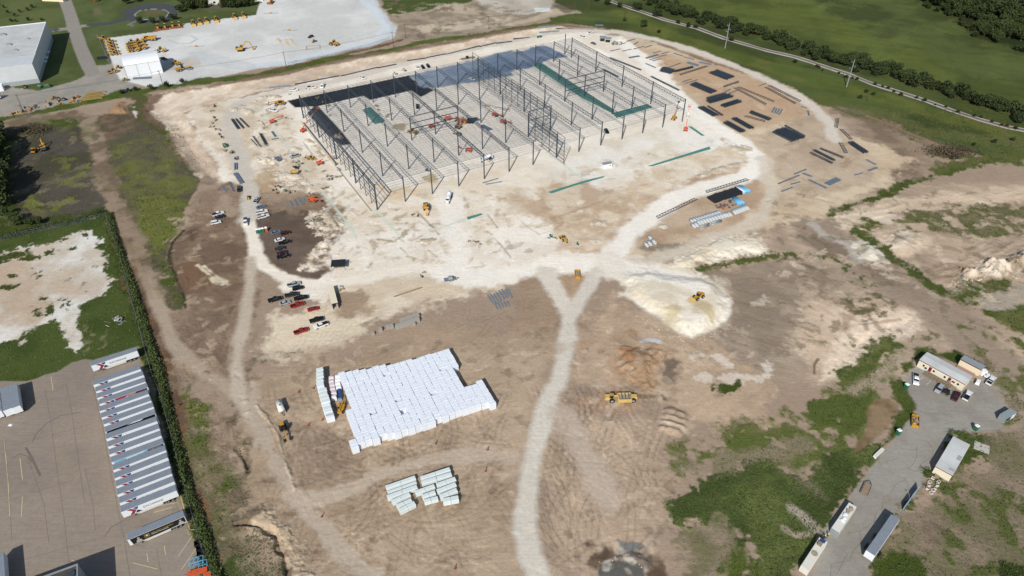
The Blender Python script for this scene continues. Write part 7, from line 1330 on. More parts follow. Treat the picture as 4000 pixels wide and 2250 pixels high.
# panels, bench, concrete pad, planters
pd = put('concrete_pad', MB().box(-2.3, 2.3, -1.9, 1.9, 0, .2).mesh('concrete_pad', M['conc']), None, at('t32 1612,480'), R(-32)); tag(pd, 'square concrete pad in the grass right of the crew trailer', 'concrete pad')
m_, a, L = two('t32 800,560 862,500'); t = thing('white_bench_box', 'long white box lying on the grass verge', 'box', m_, a); MB().box(-L/2, L/2, -.5, .5, 0, .9).build('box_body', M['white'], t); MB().box(-L/2-.05, L/2+.05, -.55, .55, .9, 1).build('lid', M['offwhite'], t)
for s, lb in (('t32 1015,955 1070,880', 'light blue wall panel standing on the road edge, lower'), ('t32 1075,870 1130,800', 'light blue wall panel standing on the road edge, upper')):
    m_, a, L = two(s); t = thing('upright_panel', lb, 'panel', m_, a); MB().box(-L/2, L/2, -.08, .08, .2, 2.5).build('sheet', mat('panel_blue', '9db7c8', .5, 0, .08, 2), t); [MB().box(x-.06, x+.06, -.5, .5, 0, .2).build('foot', M['steel_dark'], t) for x in (-L/2+.4, L/2-.4)]
for k, (x, y) in enumerate([(1218, 745), (1210, 765), (1202, 790), (1243, 715), (1285, 742), (1277, 765), (1262, 790), (1245, 805), (1228, 825)]):
    t = thing('clay_planter', 'white tub of rusty scrap, %s of the scattered tubs below the crew trailer' % ['upper left', 'middle left', 'lower left', 'top', 'upper right', 'second right', 'third right', 'fourth right', 'lowest'][k], 'tub', at('t32 %d,%d' % (x, y)), random.uniform(0, 3), 'tubs of rusty scrap'); g = MB().box(-.5, .5, -.4, -.34, 0, .6).box(-.5, .5, .34, .4, 0, .6).box(-.5, -.44, -.34, .34, 0, .6).box(.44, .5, -.34, .34, 0, .6); g.build('tub', M['offwhite'], t); g = MB(); [g.blob((random.uniform(-.3, .3), random.uniform(-.2, .2), .4), (.2, .2, .2), 5, 3) for _ in range(5)]; g.build('scrap', M['rust'], t)
# scrap and parts along the yard edge, debris rows: one small heap per thing
HM = [M['yellow'], M['rust'], M['steel_dark'], M['rock'], M['wood'], M['galv2'], M['green'], M['tarp'], M['yellow2']]
def heap(s, label, mi, sz=1.2, group=None, kind=0):
    t = thing('scrap_heap' if kind == 0 else 'material_heap', label, 'scrap heap' if kind == 0 else 'material pile', at(s), random.uniform(0, 3), group)
    for q, m in enumerate(mi):
        g = MB()
        for _ in range(4):
            x, y = random.uniform(-sz, sz), random.uniform(-sz, sz)*.7; h = random.uniform(.3, .9)*sz
            if random.random() < .5: g.beam((x, y, h*.3), (x+random.uniform(-sz, sz), y+random.uniform(-sz, sz), h), .25*sz, .2*sz)
            else: g.frus(x-.45*sz, x+.45*sz, .4*sz, 0, h, x-.35*sz, x+.3*sz, .3*sz)
        g.build(['scrap_piece', 'scrap_frame', 'scrap_plate'][q % 3], HM[m], t)
def heaps(pts, lab, mis, sz, grp, kind=0):
    for k, (tile, x, y) in enumerate(pts): heap('%s %d,%d' % (tile, x, y), lab, random.choice(mis), sz, grp, kind)
heaps([('t00', x, y) for x, y in [(210, 812), (255, 802), (235, 830), (205, 845), (160, 850), (105, 860), (130, 852), (355, 798), (435, 770), (455, 790), (470, 760), (545, 770), (560, 748), (590, 768), (590, 735), (280, 815)]], 'low heap of machine parts along the grassy yard edge', [(0, 1), (3, 2), (8, 2), (0, 2), (1, 3)], 1.5, 'machine parts along the yard edge')
heap('t00 365,795', 'large brown round tank lying among the machine parts', (3, 1), 2.4); heap('t00 480,755', 'black heap with tracks among the machine parts', (7, 2), 2.2)
for k in range(7):
    m_, a, L = two('t00 %d,%d %d,%d' % (606+k*9, 762-k*9, 775+k*4-(k%3)*20, 738-k*7)); o = put('yellow_girder', MB().box(-L/2, L/2, -.4, .4, 0, .8).box(-L/2, L/2, -.6, .6, .7, .85).mesh('yellow_girder', mat('faded_yellow', 'a08850', .7, 0, .2)), None, m_, a+random.uniform(-.05, .05)); tag(o, 'long dull yellow girder in the fan at the yard edge', 'girder', 'yellow girders fanned at the yard edge')
heaps([('c820:400:2.73', x, y) for x, y in [(45, 160), (60, 200), (35, 225), (20, 265), (70, 290), (100, 300), (95, 345), (130, 375), (165, 520), (215, 530), (235, 545), (270, 590), (290, 610), (50, 45), (25, 95)]], 'small pile of pallets and scrap beside the western haul road', [(4, 3), (3, 2), (7, 4), (5, 4), (2, 3)], 1.2, 'piles beside the western haul road', 1)
heaps([('c1050:600:4.093', x, y) for x, y in [(465, 135), (515, 170), (120, 530), (190, 545), (90, 590), (140, 640), (330, 620), (390, 610), (270, 600), (880, 290), (940, 370), (1000, 365), (1080, 385), (1160, 370), (960, 420), (1010, 410), (880, 570), (930, 545), (1130, 260), (640, 650)]], 'mixed building material pile among the earth heaps', [(5, 3), (2, 3), (4, 3), (7, 5), (1, 3)], 1.0, 'material piles among the western earth heaps', 1)
heap('c1050:600:4.093 440,235', 'black tarpaulin covered pile behind the yellow dumper', (7, 7), 1.8, None, 1)
heaps([('t11', x, y) for x, y in [(645, 715), (638, 740), (655, 735), (1250, 640), (1268, 610), (1640, 375), (1672, 378), (1610, 372), (1690, 400), (1190, 172), (1222, 180)]], 'small litter pile of timber and pipe on the pale apron', [(4, 3), (3, 5), (4, 2)], .8, 'litter piles on the pale apron', 1)
heaps([('t21', x, y) for x, y in [(295, 335), (330, 348), (278, 350), (488, 392), (395, 345)]], 'green and grey equipment lying on tan soil', [(6, 5), (6, 3), (2, 5)], 1.0, 'equipment lying on tan soil', 1)
heaps([('c1200:250:3.864', x, y) for x, y in [(320, 640), (1050, 640), (1080, 700), (1200, 800), (1250, 770)]], 'material pile on the floor under the frame', [(4, 3), (5, 3), (2, 3)], 1.3, 'material piles under the frame', 1)
heap('c1250:450:3.864 290,340', 'tangled grey and brown pile against the left wall of the frame', (4, 5, 3), 2.2, None, 1); heap('c1700:350:3.864 340,680', 'tall tangle of equipment in the middle of the frame', (3, 4, 2), 2.0, None, 1); heap('c1250:450:3.864 1630,840', 'grey equipment pile at the end of a front truss', (5, 2), 1.5, None, 1)
m_, a, L = two('c1700:350:3.864 440,480 590,490'); t = thing('black_sheet_pile', 'flat black sheets lying inside the frame', 'sheets', m_, a); [MB().box(-L/2+q*.3, L/2+q*.2, q*1.4-2.5, q*1.4-1.3, 0, .35+.05*q).build('sheet', M['tarp'], t) for q in range(5)]
for s, lb in (('c1700:350:3.864 700,540 840,610', 'grey sheet pile slanting inside the frame'), ('c1700:350:3.864 590,420 650,470', 'short grey sheet pile inside the frame')): pile('deck', s, lb, n=3, layers=2)
# litter piles on the lot at the bottom left
for k, (x, y) in enumerate([(1500, 1215), (1515, 1250), (1520, 1290)]):
    t = thing('scrap_cart', 'dark wire cart number %s in the stack by the fence' % ('one', 'two', 'three')[k], 'cart', at('t02 %d,%d' % (x, y)), R(20)); g = MB(); [g.box(-1, 1, y0, y0+.08, .2, 1.4) for y0 in (-.8, .72)]; g.box(-1, 1, -.8, .8, .15, .25).box(-1, -.92, -.8, .8, .2, 1.4).box(.92, 1, -.8, .8, .2, 1.4); g.build('cage', M['black'], t)
for k, (x, y) in enumerate([(1470, 1360), (1510, 1345), (1540, 1375)]):
    t = thing('wire_rack', 'pale blue wire rack, %s of three by the fence' % ('left', 'middle', 'right')[k], 'rack', at('t02 %d,%d' % (x, y)), R(18)); g = MB()
    for x0 in (-1.2, 0, 1.2): g.beam((x0, -.8, 0), (x0, -.8, 1.8), .1).beam((x0, .8, 0), (x0, .8, 1.8), .1).beam((x0, -.8, 1.8), (x0, .8, 1.8), .1)
    g.beam((-1.2, -.8, 1.8), (1.2, -.8, 1.8), .1).beam((-1.2, .8, 1.8), (1.2, .8, 1.8), .1).beam((-1.2, -.8, .6), (1.2, -.8, .6), .08); g.build('frame', M['cyan'], t)
for k, (x, y) in enumerate([(1450, 1440), (1495, 1425), (1540, 1415), (1570, 1450)]):
    t = thing('orange_barrow', 'orange cart %s in the heap at the bottom edge' % ('first', 'second', 'third', 'fourth')[k], 'cart', at('t02 %d,%d' % (x, y)), R(18)); MB().frus(-1, 1, .7, .3, 1, -1.1, 1.1, .8).build('tray', M['orange'], t); MB().beam((-1, 0, .8), (-1.8, 0, 1.1), .1).build('handle', M['red'], t)
# rubble heap on the lawn
t = thing('rubble_heap', 'heap of broken concrete and boards on the fenced lawn', 'rubble heap', at('t01 885,970')); st = random.getstate()
for m, nm in ((M['conc'], 'slab_piece'), (M['galv2'], 'slab_piece'), (M['wood'], 'broken_board')):
    for _ in range(9):
        a = random.uniform(0, 6.3); r_ = abs(random.gauss(0, 1.7)); x, y = math.cos(a)*r_*1.2, math.sin(a)*r_*.8; o = MB().box(-.8, .8, -.12 if m is M['wood'] else -.4, .12 if m is M['wood'] else .4, -.08, .08).build(nm, m, t); o.location = (x, y, max(.15, 1.2-r_*.4)); o.rotation_euler = (random.uniform(-.7, .7), random.uniform(-.7, .7), random.uniform(0, 3))
# rocks round the washout pit and boulders at the heaps
g = MB()
for s, n, sz in (('q11 440,1385 480,1362 560,1352 640,1362 690,1400', 14, .3), ('q11 620,120 700,190 780,240 860,258 940,266 1000,238 1060,215 1110,180', 90, .28), ('t31 1400,700 1600,660 1900,520', 60, .5)):
    pts = P(s)
    for _ in range(n):
        k = random.randrange(len(pts)-1); f = random.random(); x, y = [pts[k][c]+(pts[k+1][c]-pts[k][c])*f for c in (0, 1)]; w = G(x+random.gauss(0, 7), y+random.gauss(0, 5)); r_ = random.uniform(.2, 1)**1.6*sz; g.blob((w.x, w.y, w.z+r_*.3), (r_, r_*.8, r_*.6), 5, 3, .3)
o = stuff('loose_rocks', g.mesh('loose_rocks', mat('caliche_rock', 'd9ceb8', .9, 0, .1, 2))); o['label'] = 'loose pale rocks'
# people in high visibility vests
vest, skin, trs, helm = mat('lime_vest', 'c6d84a', .7, 0, .08), mat('skin', '9a6f52', .7, 0, .05), mat('work_trousers', '39414f', .8, 0, .1), mat('hard_hat', 'e8e6da', .4, 0, .03)
def person(s, deg, label, up=0):
    t = thing('person', label, 'person', at(s), R(deg), 'workers in vests'); t.location.z += up
    g = MB().cyl((0, -.1, .08), (0, -.1, .85), .075, 8, .1).cyl((.05, .1, .08), (0, .1, .85), .075, 8, .1).frus(-.1, .2, .06, 0, .09, -.08, .12, .05).cyl((0, 0, .82), (0, 0, 1.0), .17, 8, .16); g.k = 1; g.cyl((0, 0, .98), (0, 0, 1.42), .17, 8, .2).cyl((0, 0, 1.42), (0, 0, 1.48), .2, 8, .08).cyl((0, .23, 1.4), (.06, .28, 1.12), .06, 6, .05).cyl((0, -.23, 1.4), (.12, -.26, 1.12), .06, 6, .05); g.k = 2
    g.cyl((.06, .28, 1.12), (.16, .27, .9), .045, 6, .03).cyl((.12, -.26, 1.12), (.3, -.2, 1.0), .045, 6, .03).cyl((0, 0, 1.47), (0, 0, 1.55), .06, 6).blob((.01, 0, 1.63), (.1, .085, .12), 8, 5, 0); g.build('body', [trs, vest, skin], t, True); MB().blob((0, 0, 1.7), (.14, .13, .09), 8, 4, 0).build('hard_hat', helm, t, True)
for k, (s, d) in enumerate([('c1100:250:3.864 525,535', 20), ('c1100:250:3.864 545,550', 200), ('c1100:250:3.864 562,525', 90), ('c1100:250:3.864 625,600', 0), ('c1100:250:3.864 110,470', 10), ('c1100:250:3.864 130,465', 100), ('c1100:250:3.864 370,385', 60), ('c1250:450:3.864 75,520', 0), ('c1250:450:3.864 195,635', 50), ('c1250:450:3.864 265,745', 80), ('c1100:250:3.864 100,835', 0), ('c1100:250:3.864 150,840', 120), ('t21 370,355', 0), ('t32 425,1160', 0), ('t32 450,1150', 90), ('c1050:600:4.093 232,615', 0)]):
    person(s, d, 'worker in a lime vest and white helmet, ' + ['left of the group on the black floor', 'lowest of the group on the black floor', 'right of the group on the black floor', 'walking alone on the black floor', 'left of two beside the white pickup', 'right of two beside the white pickup', 'behind the pickup with ladder rack', 'upper of three along the low wall', 'middle of three along the low wall', 'lowest of three along the low wall', 'left of two on open caliche', 'right of two on open caliche', 'beside small equipment on tan soil', 'left of two between the containers', 'right of two between the containers', 'between two sand piles'][k])
# ================================================================== RAILWAY, POLES, FENCES
rl = [G(*p) for p in P('t20 660,-60 720,0 850,48 960,85 1050,115 1150,150 1300,190 1400,215 1600,290 1932,385 t30 0,385 200,430 400,495 600,560 800,640 1000,700 1200,765 1400,840 1600,905 1800,960 1932,985 2100,1030')]
def ribbon(name, path, w, z, m, kind='structure', off=0, jag=0):
    vs = []; n = len(path); rr = random.Random(3)
    pts = []
    for a, b in zip(path[:-1], path[1:]):
        k = max(1, int((b-a).length/6)); pts += [a.lerp(b, q/k) for q in range(k)]
    pts.append(path[-1])
    for q, p in enumerate(pts):
        d = (pts[min(q+1, len(pts)-1)]-pts[max(q-1, 0)]).normalized(); nn = Vector((-d.y, d.x, 0)); j = rr.uniform(-jag, jag)
        for s_ in (-1, 1): c = p+nn*(off+s_*(w/2+j)); vs.append((c.x, c.y, height(c.x, c.y)+z))
    me = bpy.data.meshes.new(name); me.from_pydata(vs, [], [(2*q, 2*q+1, 2*q+3, 2*q+2) for q in range(len(pts)-1)]); me.materials.append(m); me.update(); o = put(name, me)
    if kind: o['kind'] = kind
    return o, pts
rl = [Vector((p.x, p.y, 0)) for p in rl]
bal, rpts = ribbon('railway_ballast', rl, 5.6, .18, M['ballast'], jag=.4)
t = thing('railway_track', 'railway track of two rusty rails running past the fields', 'railway')
for s_ in (-.75, .75):
    g = MB()
    for a, b in zip(rpts[:-1], rpts[1:]): d = (b-a).normalized(); nn = Vector((-d.y, d.x, 0))*s_; g.beam(a+nn+Vector((0, 0, .42)), b+nn+Vector((0, 0, .42)), .14, .16)
    g.build('rail', M['rail'], t)
g = MB(); cum = 0
for a, b in zip(rpts[:-1], rpts[1:]):
    d = b-a; k = max(1, int(d.length/.8)); an = d.normalized(); nn = Vector((-an.y, an.x, 0))
    for q in range(k): c = a.lerp(b, (q+.5)/k)+Vector((0, 0, .26)); g.beam(c-nn*1.3, c+nn*1.3, .26, .16)
stuff('sleepers', g.mesh('sleepers', M['sleeper']), t)
def wire(p, q, sag=.8, r=.03):
    g = MB(); n = 6; pr = None
    for k in range(n+1):
        f = k/n; c = Vector(p).lerp(Vector(q), f)-Vector((0, 0, sag*4*f*(1-f)))
        if pr is not None: g.beam(pr, c, r*2)
        pr = c
    return g
def wpole(s, h, label, arm=True, lean=0):
    t = thing('wood_pole', label, 'utility pole', at(s), R(20)); MB().cyl((0, 0, -.3), (0, 0, h), .2, 8, .14).build('pole', M['pole'], t)
    if arm: MB().beam((-1.1, 0, h-.6), (1.1, 0, h-.6), .12).build('crossarm', M['pole'], t); g = MB(); [g.cyl((x, 0, h-.54), (x, 0, h-.34), .06, 6) for x in (-1, 0, 1)]; g.build('insulator', M['galv2'], t)
    return t
wp = [wpole(s, h, lb) for s, h, lb in [('t00 178,840', 11, 'wooden utility pole beside the machine parts, far left'), ('t00 1243,680', 13.5, 'tall wooden utility pole in front of the arched hangar'), ('t10 230,512', 11.5, 'wooden utility pole at the lower edge of the gravel lot'), ('t10 1038,355', 11.5, 'wooden utility pole at the tip of the gravel lot'), ('t10 1130,290', 11, 'wooden utility pole just beyond the gravel lot tip'), ('t10 1758,222', 10.5, 'wooden utility pole in the bare ground, top middle'), ('t20 473,125', 11.7, 'wooden utility pole where bare ground meets grass'), ('t20 573,98', 11, 'wooden utility pole in the grass before the railway'), ('t20 848,122', 11, 'wooden utility pole close to the railway'), ('t00 175,856', 6, 'short leaning post beside the far left utility pole')]]
for lb, ids in (('lower power line', [0, 1, 2, 3]), ('upper power line', [4, 5, 6, 7])):
    for a, b in zip(ids[:-1], ids[1:]):
        t = thing('power_line', 'thin wires of the %s between %s poles' % (lb, {0: 'the two leftmost', 1: 'the second and third', 2: 'the two gravel lot', 4: 'the bare ground', 5: 'the middle', 6: 'the two grass side'}[a]), 'power line')
        for dx in (-1, 1): A, B = [wp[k].location+Vector((dx, 0, {0: 10.6, 1: 13, 2: 11, 3: 11, 4: 10.5, 5: 10, 6: 11.2, 7: 10.5}[k])) for k in (a, b)]; wire(A, B, 1.2, .025).build('wire', M['rope'], t)
tall = []
for s, lb, ang in (('t20 1607,365', 'tall pale steel transmission pole with curved arms, left one', 120), ('t30 592,655', 'tall pale steel transmission pole, right one', 120), ('t20 -900,-60', None, 0)):
    if not lb: continue
    t = thing('transmission_pole', lb, 'transmission pole', at(s), R(ang)); MB().cyl((0, 0, -.3), (0, 0, 18.5), .38, 10, .2).build('pole', M['galv2'], t)
    for z, s_ in ((16.5, 1), (14.2, -1), (12, 1)): MB().beam((0, 0, z), (s_*1.9, 0, z+.5), .18).beam((s_*1.9, 0, z+.5), (s_*1.9, 0, z-.9), .12).build('arm', M['galv2'], t)
    tall.append(t.location)
dirn = (tall[1]-tall[0]); 
for k, (za, o_) in enumerate(((16, 1.9), (13.6, -1.9), (11.4, 1.9))):
    w3 = thing('transmission_line', 'long transmission wire along the railway, %s of three' % ('highest', 'middle', 'lowest')[k], 'power line'); off = Vector((-math.sin(R(30))*o_*.5, math.cos(R(30))*o_*.5, za))
    wire(tall[0]+off, tall[1]+off, 1.5, .04).build('wire', M['rope'], w3); wire(tall[1]+off, tall[1]+dirn*1.15+off, 1.5, .04).build('wire', M['rope'], w3); wire(tall[0]+off, tall[0]-dirn*1.6+off, 2.5, .04).build('wire', M['rope'], w3)
for s, lb in (('t30 750,765', 'thin bare pole standing in the scrub beside the railway'), ('t20 1232,292', 'short dark post in the grass east of the yard')): wpole(s, 7, lb, False)
t = thing('lamp_pole', 'slim lamp pole standing between trailers and hedge', 'lamp pole', at('c340:1340:4.83 1415,1600'), R(200)); MB().cyl((0, 0, 0), (0, 0, 9), .12, 8, .08).build('pole', M['galv'], t); MB().box(-.2, 1.0, -.2, .2, 8.9, 9.1).build('lamp_head', M['galv2'], t)
for s, lb in (('t00 1420,355 1545,350', 'light mast lying on the gravel lot near the yellow excavator'), ('t10 195,230 310,232', 'light mast lying in the middle of the gravel lot'), ('t10 60,106 168,98', 'light mast lying at the upper left of the gravel lot')):
    m_, a, L = two(s); t = thing('lying_mast', lb, 'light mast', m_, a); MB().cyl((-L/2, 0, .3), (L/2, 0, .3), .22, 8, .12).build('mast', M['galv2'], t); MB().box(-1, .6, -.8, .8, 0, .8).build('base', M['yellow'], t)
tt = [('t10 378,365 485,355', 'pale frame of boards laid out on the gravel lot')]
m_, a, L = two(tt[0][0]); t = thing('board_frame', tt[0][1], 'frame', m_, a); [MB().box(-L/2, L/2, y, y+.5, 0, .25).build('board', M['rock'], t) for y in (-4, 3.5)]; [MB().box(x, x+.5, -3.4, 3.4, 0, .22).build('board', M['rock'], t) for x in (-L/2, L/2-.5)]
def fence(s, label, h=2.0, step=4.0, m='galv'):
    pts = [G(*p) for p in P(s)]; t = thing('chain_link_fence', label, 'fence'); pm = SIMPLE.setdefault('fpost%s' % h, MB().cyl((0, 0, -.2), (0, 0, h), .05, 6).mesh('post', M['galv'])); g = MB(); cnt = 0
    for a, b in zip(pts[:-1], pts[1:]):
        k = max(1, int((b-a).length/step))
        for q in range(k): c = a.lerp(b, q/k); put('post', pm, t, c); cnt += 1
        for z in (h, h*.5, .15): g.beam(a+Vector((0, 0, z)), b+Vector((0, 0, z)), .04)
    g.build('rail', M['galv'], t); g = MB()
    for a, b in zip(pts[:-1], pts[1:]):
        k = int((b-a).length/.5); u = (b-a)/max(k, 1)
        for q in range(k): g.beam(a+u*q+Vector((0, 0, .1)), a+u*(q+1)+Vector((0, 0, h)), .02)
    g.build('mesh_wire', M['galv'], t)
fence('t01 0,368 170,325 330,290 480,262 640,225 800,180', 'chain link fence between the caliche lawn and the scrub'); fence('t01 800,180 830,270 865,360 895,450 925,550 960,660 985,790 1010,880 1050,1010 1080,1130 1110,1240 1150,1380', 'long chain link fence along the hedge, upper part', step=5)
fence('t01 1150,1380 t02 1200,50 1260,260 1320,480 1380,700 1430,900 1480,1080 1530,1250 1600,1449', 'long chain link fence along the hedge behind the trailers', step=5); fence('t00 640,285 735,275 830,480', 'chain link fence around the small lawn by the hangar')
fence('t10 240,480 540,420 850,340 1010,290', 'low fence along the lower edge of the gravel lot', 1.2, 6)
# joints, cracks and painted lines on paving
def strips(name, segs, w, m, label=None, z=.012):
    g = MB()
    for s in segs:
        pts = [G(*p) for p in P(s)]
        for a, b in zip(pts[:-1], pts[1:]):
            n = max(1, int((b-a).length/3))
            for q in range(n):
                u, v = a.lerp(b, q/n), a.lerp(b, (q+1)/n); u.z, v.z = height(u.x, u.y)+z, height(v.x, v.y)+z; d = (v-u).normalized(); k = Vector((-d.y, d.x, 0))*w/2; g.add([u-k, v-k, v+k, u+k], [(0, 1, 2, 3)])
    o = stuff(name, g.mesh(name, m)); o['kind'] = 'structure'; return o
strips('paving_joints', ['t02 340,30 385,300 430,640 480,980 520,1350', 't02 500,0 540,200 590,560 640,900', 't02 30,400 60,700 90,1180', 't02 210,560 330,900 370,1200', 't02 640,640 700,900 720,1100', 't02 700,20 780,350 850,750 940,1190 980,1449', 't02 940,1190 1090,1230', 't02 1180,1240 1220,1449', 't02 100,460 700,300', 't02 60,880 560,720', 't02 200,1320 800,1150'], .1, M['seam'])
cr = []
rr = random.Random(11)
for _ in range(26):
    x, y = rr.uniform(560, 1400), rr.uniform(120, 1400); 
    if not (1900-y*1.35-260 < x*1.0+ -0 < 2300-y*1.1): continue
    pts = [(x, y)]
    for _k in range(rr.randint(5, 9)): x += rr.uniform(-45, 60)*1.0; y += rr.uniform(-25, 30); pts.append((x, y))
    cr.append('t32 '+' '.join('%f,%f' % p for p in pts))
cr = ['t32 950,455 1010,490 1080,500 1130,490', 't32 1120,480 1125,540 1100,600 1060,640 1040,600 980,560 900,580', 't32 900,640 960,680 1040,720 1060,780 1150,800 1160,830', 't32 1040,720 960,760 930,820 870,860 860,950 880,1020 940,1030', 't32 1130,420 1200,430 1250,500 1230,560 1160,600 1130,650 1200,700', 't32 820,960 800,1040 740,1080 690,1110 600,1130', 't32 690,1110 700,1200 640,1260 620,1330 480,1360 470,1449', 't32 1140,200 1240,230 1300,210 1400,260', 't32 1330,300 1420,280 1500,330', 't32 1100,10 1200,30 1300,10', 't31 1075,1400 1180,1449', 't32 540,1240 600,1280 560,1350 520,1440', 't32 860,620 820,560 900,500', 't32 1060,640 1120,660 1190,640']
strips('paving_cracks', cr, .09, M['seam'])
strips('lot_lines', ['t02 1240,1220 1250,1290', 't02 1108,1280 1118,1345', 't02 1000,1350 1190,1397', 't02 1345,1300 1455,1140', 't02 1370,1400 1480,1240', 't02 1200,920 1330,895', 't02 1160,970 1300,930', 't02 30,410 60,720 75,1000', 't02 150,560 170,720', 't02 170,850 160,1000', 't02 395,0 400,50', 't01 385,1395 392,1449', 't02 1365,850 1430,1100', 't02 1430,1100 1500,1100', 't02 540,1330 570,1340'], .18, M['line'])
strips('parking_lines', ['c3540:1340:4.83 235,710 325,635', 'c3540:1340:4.83 380,790 465,708'], .14, M['wline'])
strips('skid_marks', ['t02 190,480 240,570 300,695', 't02 200,478 250,565 308,690', 't02 90,560 150,530 210,545 240,590', 't02 245,440 270,380 350,300 450,240 620,210', 't02 790,1150 840,1080 930,1030'], .3, mat('tyre_rubber_mark', '6f665c', .9, 0, .2, 3))
o = MB().box(-.7, .7, -.5, .5, 0, .1).blob((0, 0, .15), (.6, .4, .2), 7, 3).build('plastic_sheet', M['white']); o.location = at('t02 80,310'); tag(o, 'crumpled white plastic on the empty concrete lot', 'plastic sheet')
# ================================================================== TREES, HEDGES, WEEDS
LM = [leaf_mat('foliage_dark', '283320', '414d2b'), leaf_mat('foliage_mid', '2e3a22', '4b5730'), leaf_mat('foliage_weed', '313d22', '535f34'), leaf_mat('foliage_dry', '5b5838', '7d7650')]
def tree_proto(k, h, r, n, lm, leaf=.55):
    rg = np.random.default_rng(40+k); nc = 11; cc = np.stack([rg.normal(0, r*.42, nc), rg.normal(0, r*.42, nc), h*(.35+.5*rg.random(nc))], -1); rr_ = r*rg.uniform(.35, .6, nc)
    which = rg.integers(0, nc, n); d = rg.normal(size=(n, 3)); d /= np.linalg.norm(d, axis=1)[:, None]; C = cc[which]+d*(rr_[which]*rg.uniform(.75, 1.08, n))[:, None]*[1, 1, .8]
    C = C[C[:, 2] > h*.12]; me = leaf_mesh('crown', C, rg.uniform(.6, 1.2, len(C))*leaf, lm, .7, k)
    g = MB().cyl((0, 0, -.3), (0, 0, h*.45), r*.09, 7, r*.055); [g.cyl((0, 0, h*(.25+.04*q)), tuple(cc[q]*[.8, .8, .95]), r*.045, 5, r*.015) for q in range(5)]; return me, g.mesh('trunk', M['bark'])
TP = [tree_proto(0, 8, 4.2, 1500, LM[0]), tree_proto(1, 7, 3.6, 1300, LM[1]), tree_proto(2, 5.5, 3.2, 1100, LM[0]), tree_proto(3, 9, 4.6, 1700, LM[1]), tree_proto(4, 3, 1.5, 320, LM[1], .35)]
def tree(k, x, y, sc, label, group=None, nm='tree', cat='tree', seed=0):
    t = thing(nm, label, cat, (x, y, height(x, y)), random.uniform(0, 6.3), group); s = sc*random.uniform(.85, 1.15); t.scale = (s*random.uniform(.9, 1.1), s, s*random.uniform(.85, 1.15)); put('crown', TP[k][0], t); put('trunk', TP[k][1], t); return t
def along(s, step, jit):
    pts = [Vector((*bare(*p), 0)) for p in P(s)]; out = []
    for a, b in zip(pts[:-1], pts[1:]):
        k = max(1, int((b-a).length/step))
        for q in range(k): c = a.lerp(b, (q+random.random())/k); out.append((c.x+random.gauss(0, jit), c.y+random.gauss(0, jit)))
    return out
hp = along('t20 1020,-30 1100,40 1200,80 1350,130 1500,170 1650,210 1800,250 1932,290 t30 0,290 200,360 400,430 600,490 800,540 1000,600 1200,660 1400,720 1600,790 1800,850 1932,890 2150,960', 1.75, 4.0)
for x, y in hp:
    w_ = 'left of the left transmission pole' if x < 150 else 'between the two transmission poles' if x < 225 else 'right of the right transmission pole'
    tree(random.choice((1, 2, 2)), x, y, random.uniform(.75, 1.2), 'bushy dark tree in the railway hedge row, '+w_, 'trees in the railway hedge row, '+w_)
for s, k, sc, lb in [('t20 940,80', 0, 1.0, 'dark tree alone right beside the railway, left one'), ('t20 1090,130', 0, 1.0, 'dark tree alone right beside the railway, right one'), ('t20 710,40', 1, .8, 'dark tree at the bend of the railway, upper left'), ('t20 640,10', 1, .7, 'small dark tree at the top edge by the railway'), ('t20 805,60', 1, .5, 'small bush between the railway and the pole'), ('t20 990,210', 1, .9, 'round green tree in the grass east of the yard'), ('t20 1105,250', 2, .5, 'greyish shrub beside the round green tree'), ('t20 850,160', 4, 1.2, 'thin young shrub in the grass slope'), ('t20 1255,180', 2, .5, 'bush on the near side of the railway, first'), ('t20 1330,205', 2, .6, 'bush on the near side of the railway, second'), ('t20 1380,215', 2, .55, 'bush on the near side of the railway, third'), ('t20 1650,310', 1, .6, 'bush at the foot of the left transmission pole')]:
    w = at(s); tree(k, w.x, w.y, sc, lb)
for x, y in along('t30 230,480 400,520 560,560 650,600 830,650 1000,710 1080,740 1200,775 1300,800 1400,840 1500,870 1650,905 1800,950 1932,1010', 5, 1.5): tree(2, x, y, random.uniform(.25, .45), 'low green bush along the near side of the railway', 'bushes on the near side of the railway', 'bush', 'bush')
for k, (x, y) in enumerate([(790, 720), (740, 700), (690, 745), (1840, 1060), (1550, 1100), (1700, 1080)]): w = at('t30 %d,%d' % (x, y)); tree(2, w.x, w.y, .4, 'scrub bush in the grass near %s' % ['the thin bare pole', 'the thin bare pole, left', 'the thin bare pole, lowest', 'the right edge by the railway', 'the grass corner', 'the grass slope'][k], None, 'bush', 'bush')
# wood in the far corner
W = [bare(*p) for p in P('q10 2030,-10 2120,45 2260,90 2330,170 2400,190 2480,225 2600,262 2760,300 2760,-60 2030,-60')]
xs, ys_ = [p[0] for p in W], [p[1] for p in W]; n = 0; tries = 0
cand = []
while n < 170 and tries < 5000:
    tries += 1; x, y = random.uniform(min(xs), max(xs)), random.uniform(min(ys_), max(ys_))
    if inpoly(x, y, W): cand.append((x, y)); n += 1
cand.sort(key=lambda p: math.hypot(*p))
for x, y in cand[:45]: tree(random.choice((0, 3, 3, 1)), x, y, random.uniform(.9, 1.3), 'tall tree in the near half of the dense far corner wood', 'trees of the far corner wood')
rg = np.random.default_rng(77); Cs = []; g = MB()
for x, y in cand[45:]:
    z = height(x, y); r_ = rg.uniform(4, 6); hh = rg.uniform(8, 12); cc = np.stack([rg.normal(0, r_*.42, 9), rg.normal(0, r_*.42, 9), hh*(.4+.5*rg.random(9))], -1); wi = rg.integers(0, 9, 420); d = rg.normal(size=(420, 3)); d /= np.linalg.norm(d, axis=1)[:, None]
    Cs.append(cc[wi]+d*r_*rg.uniform(.3, .5, (420, 1))+[x, y, z])
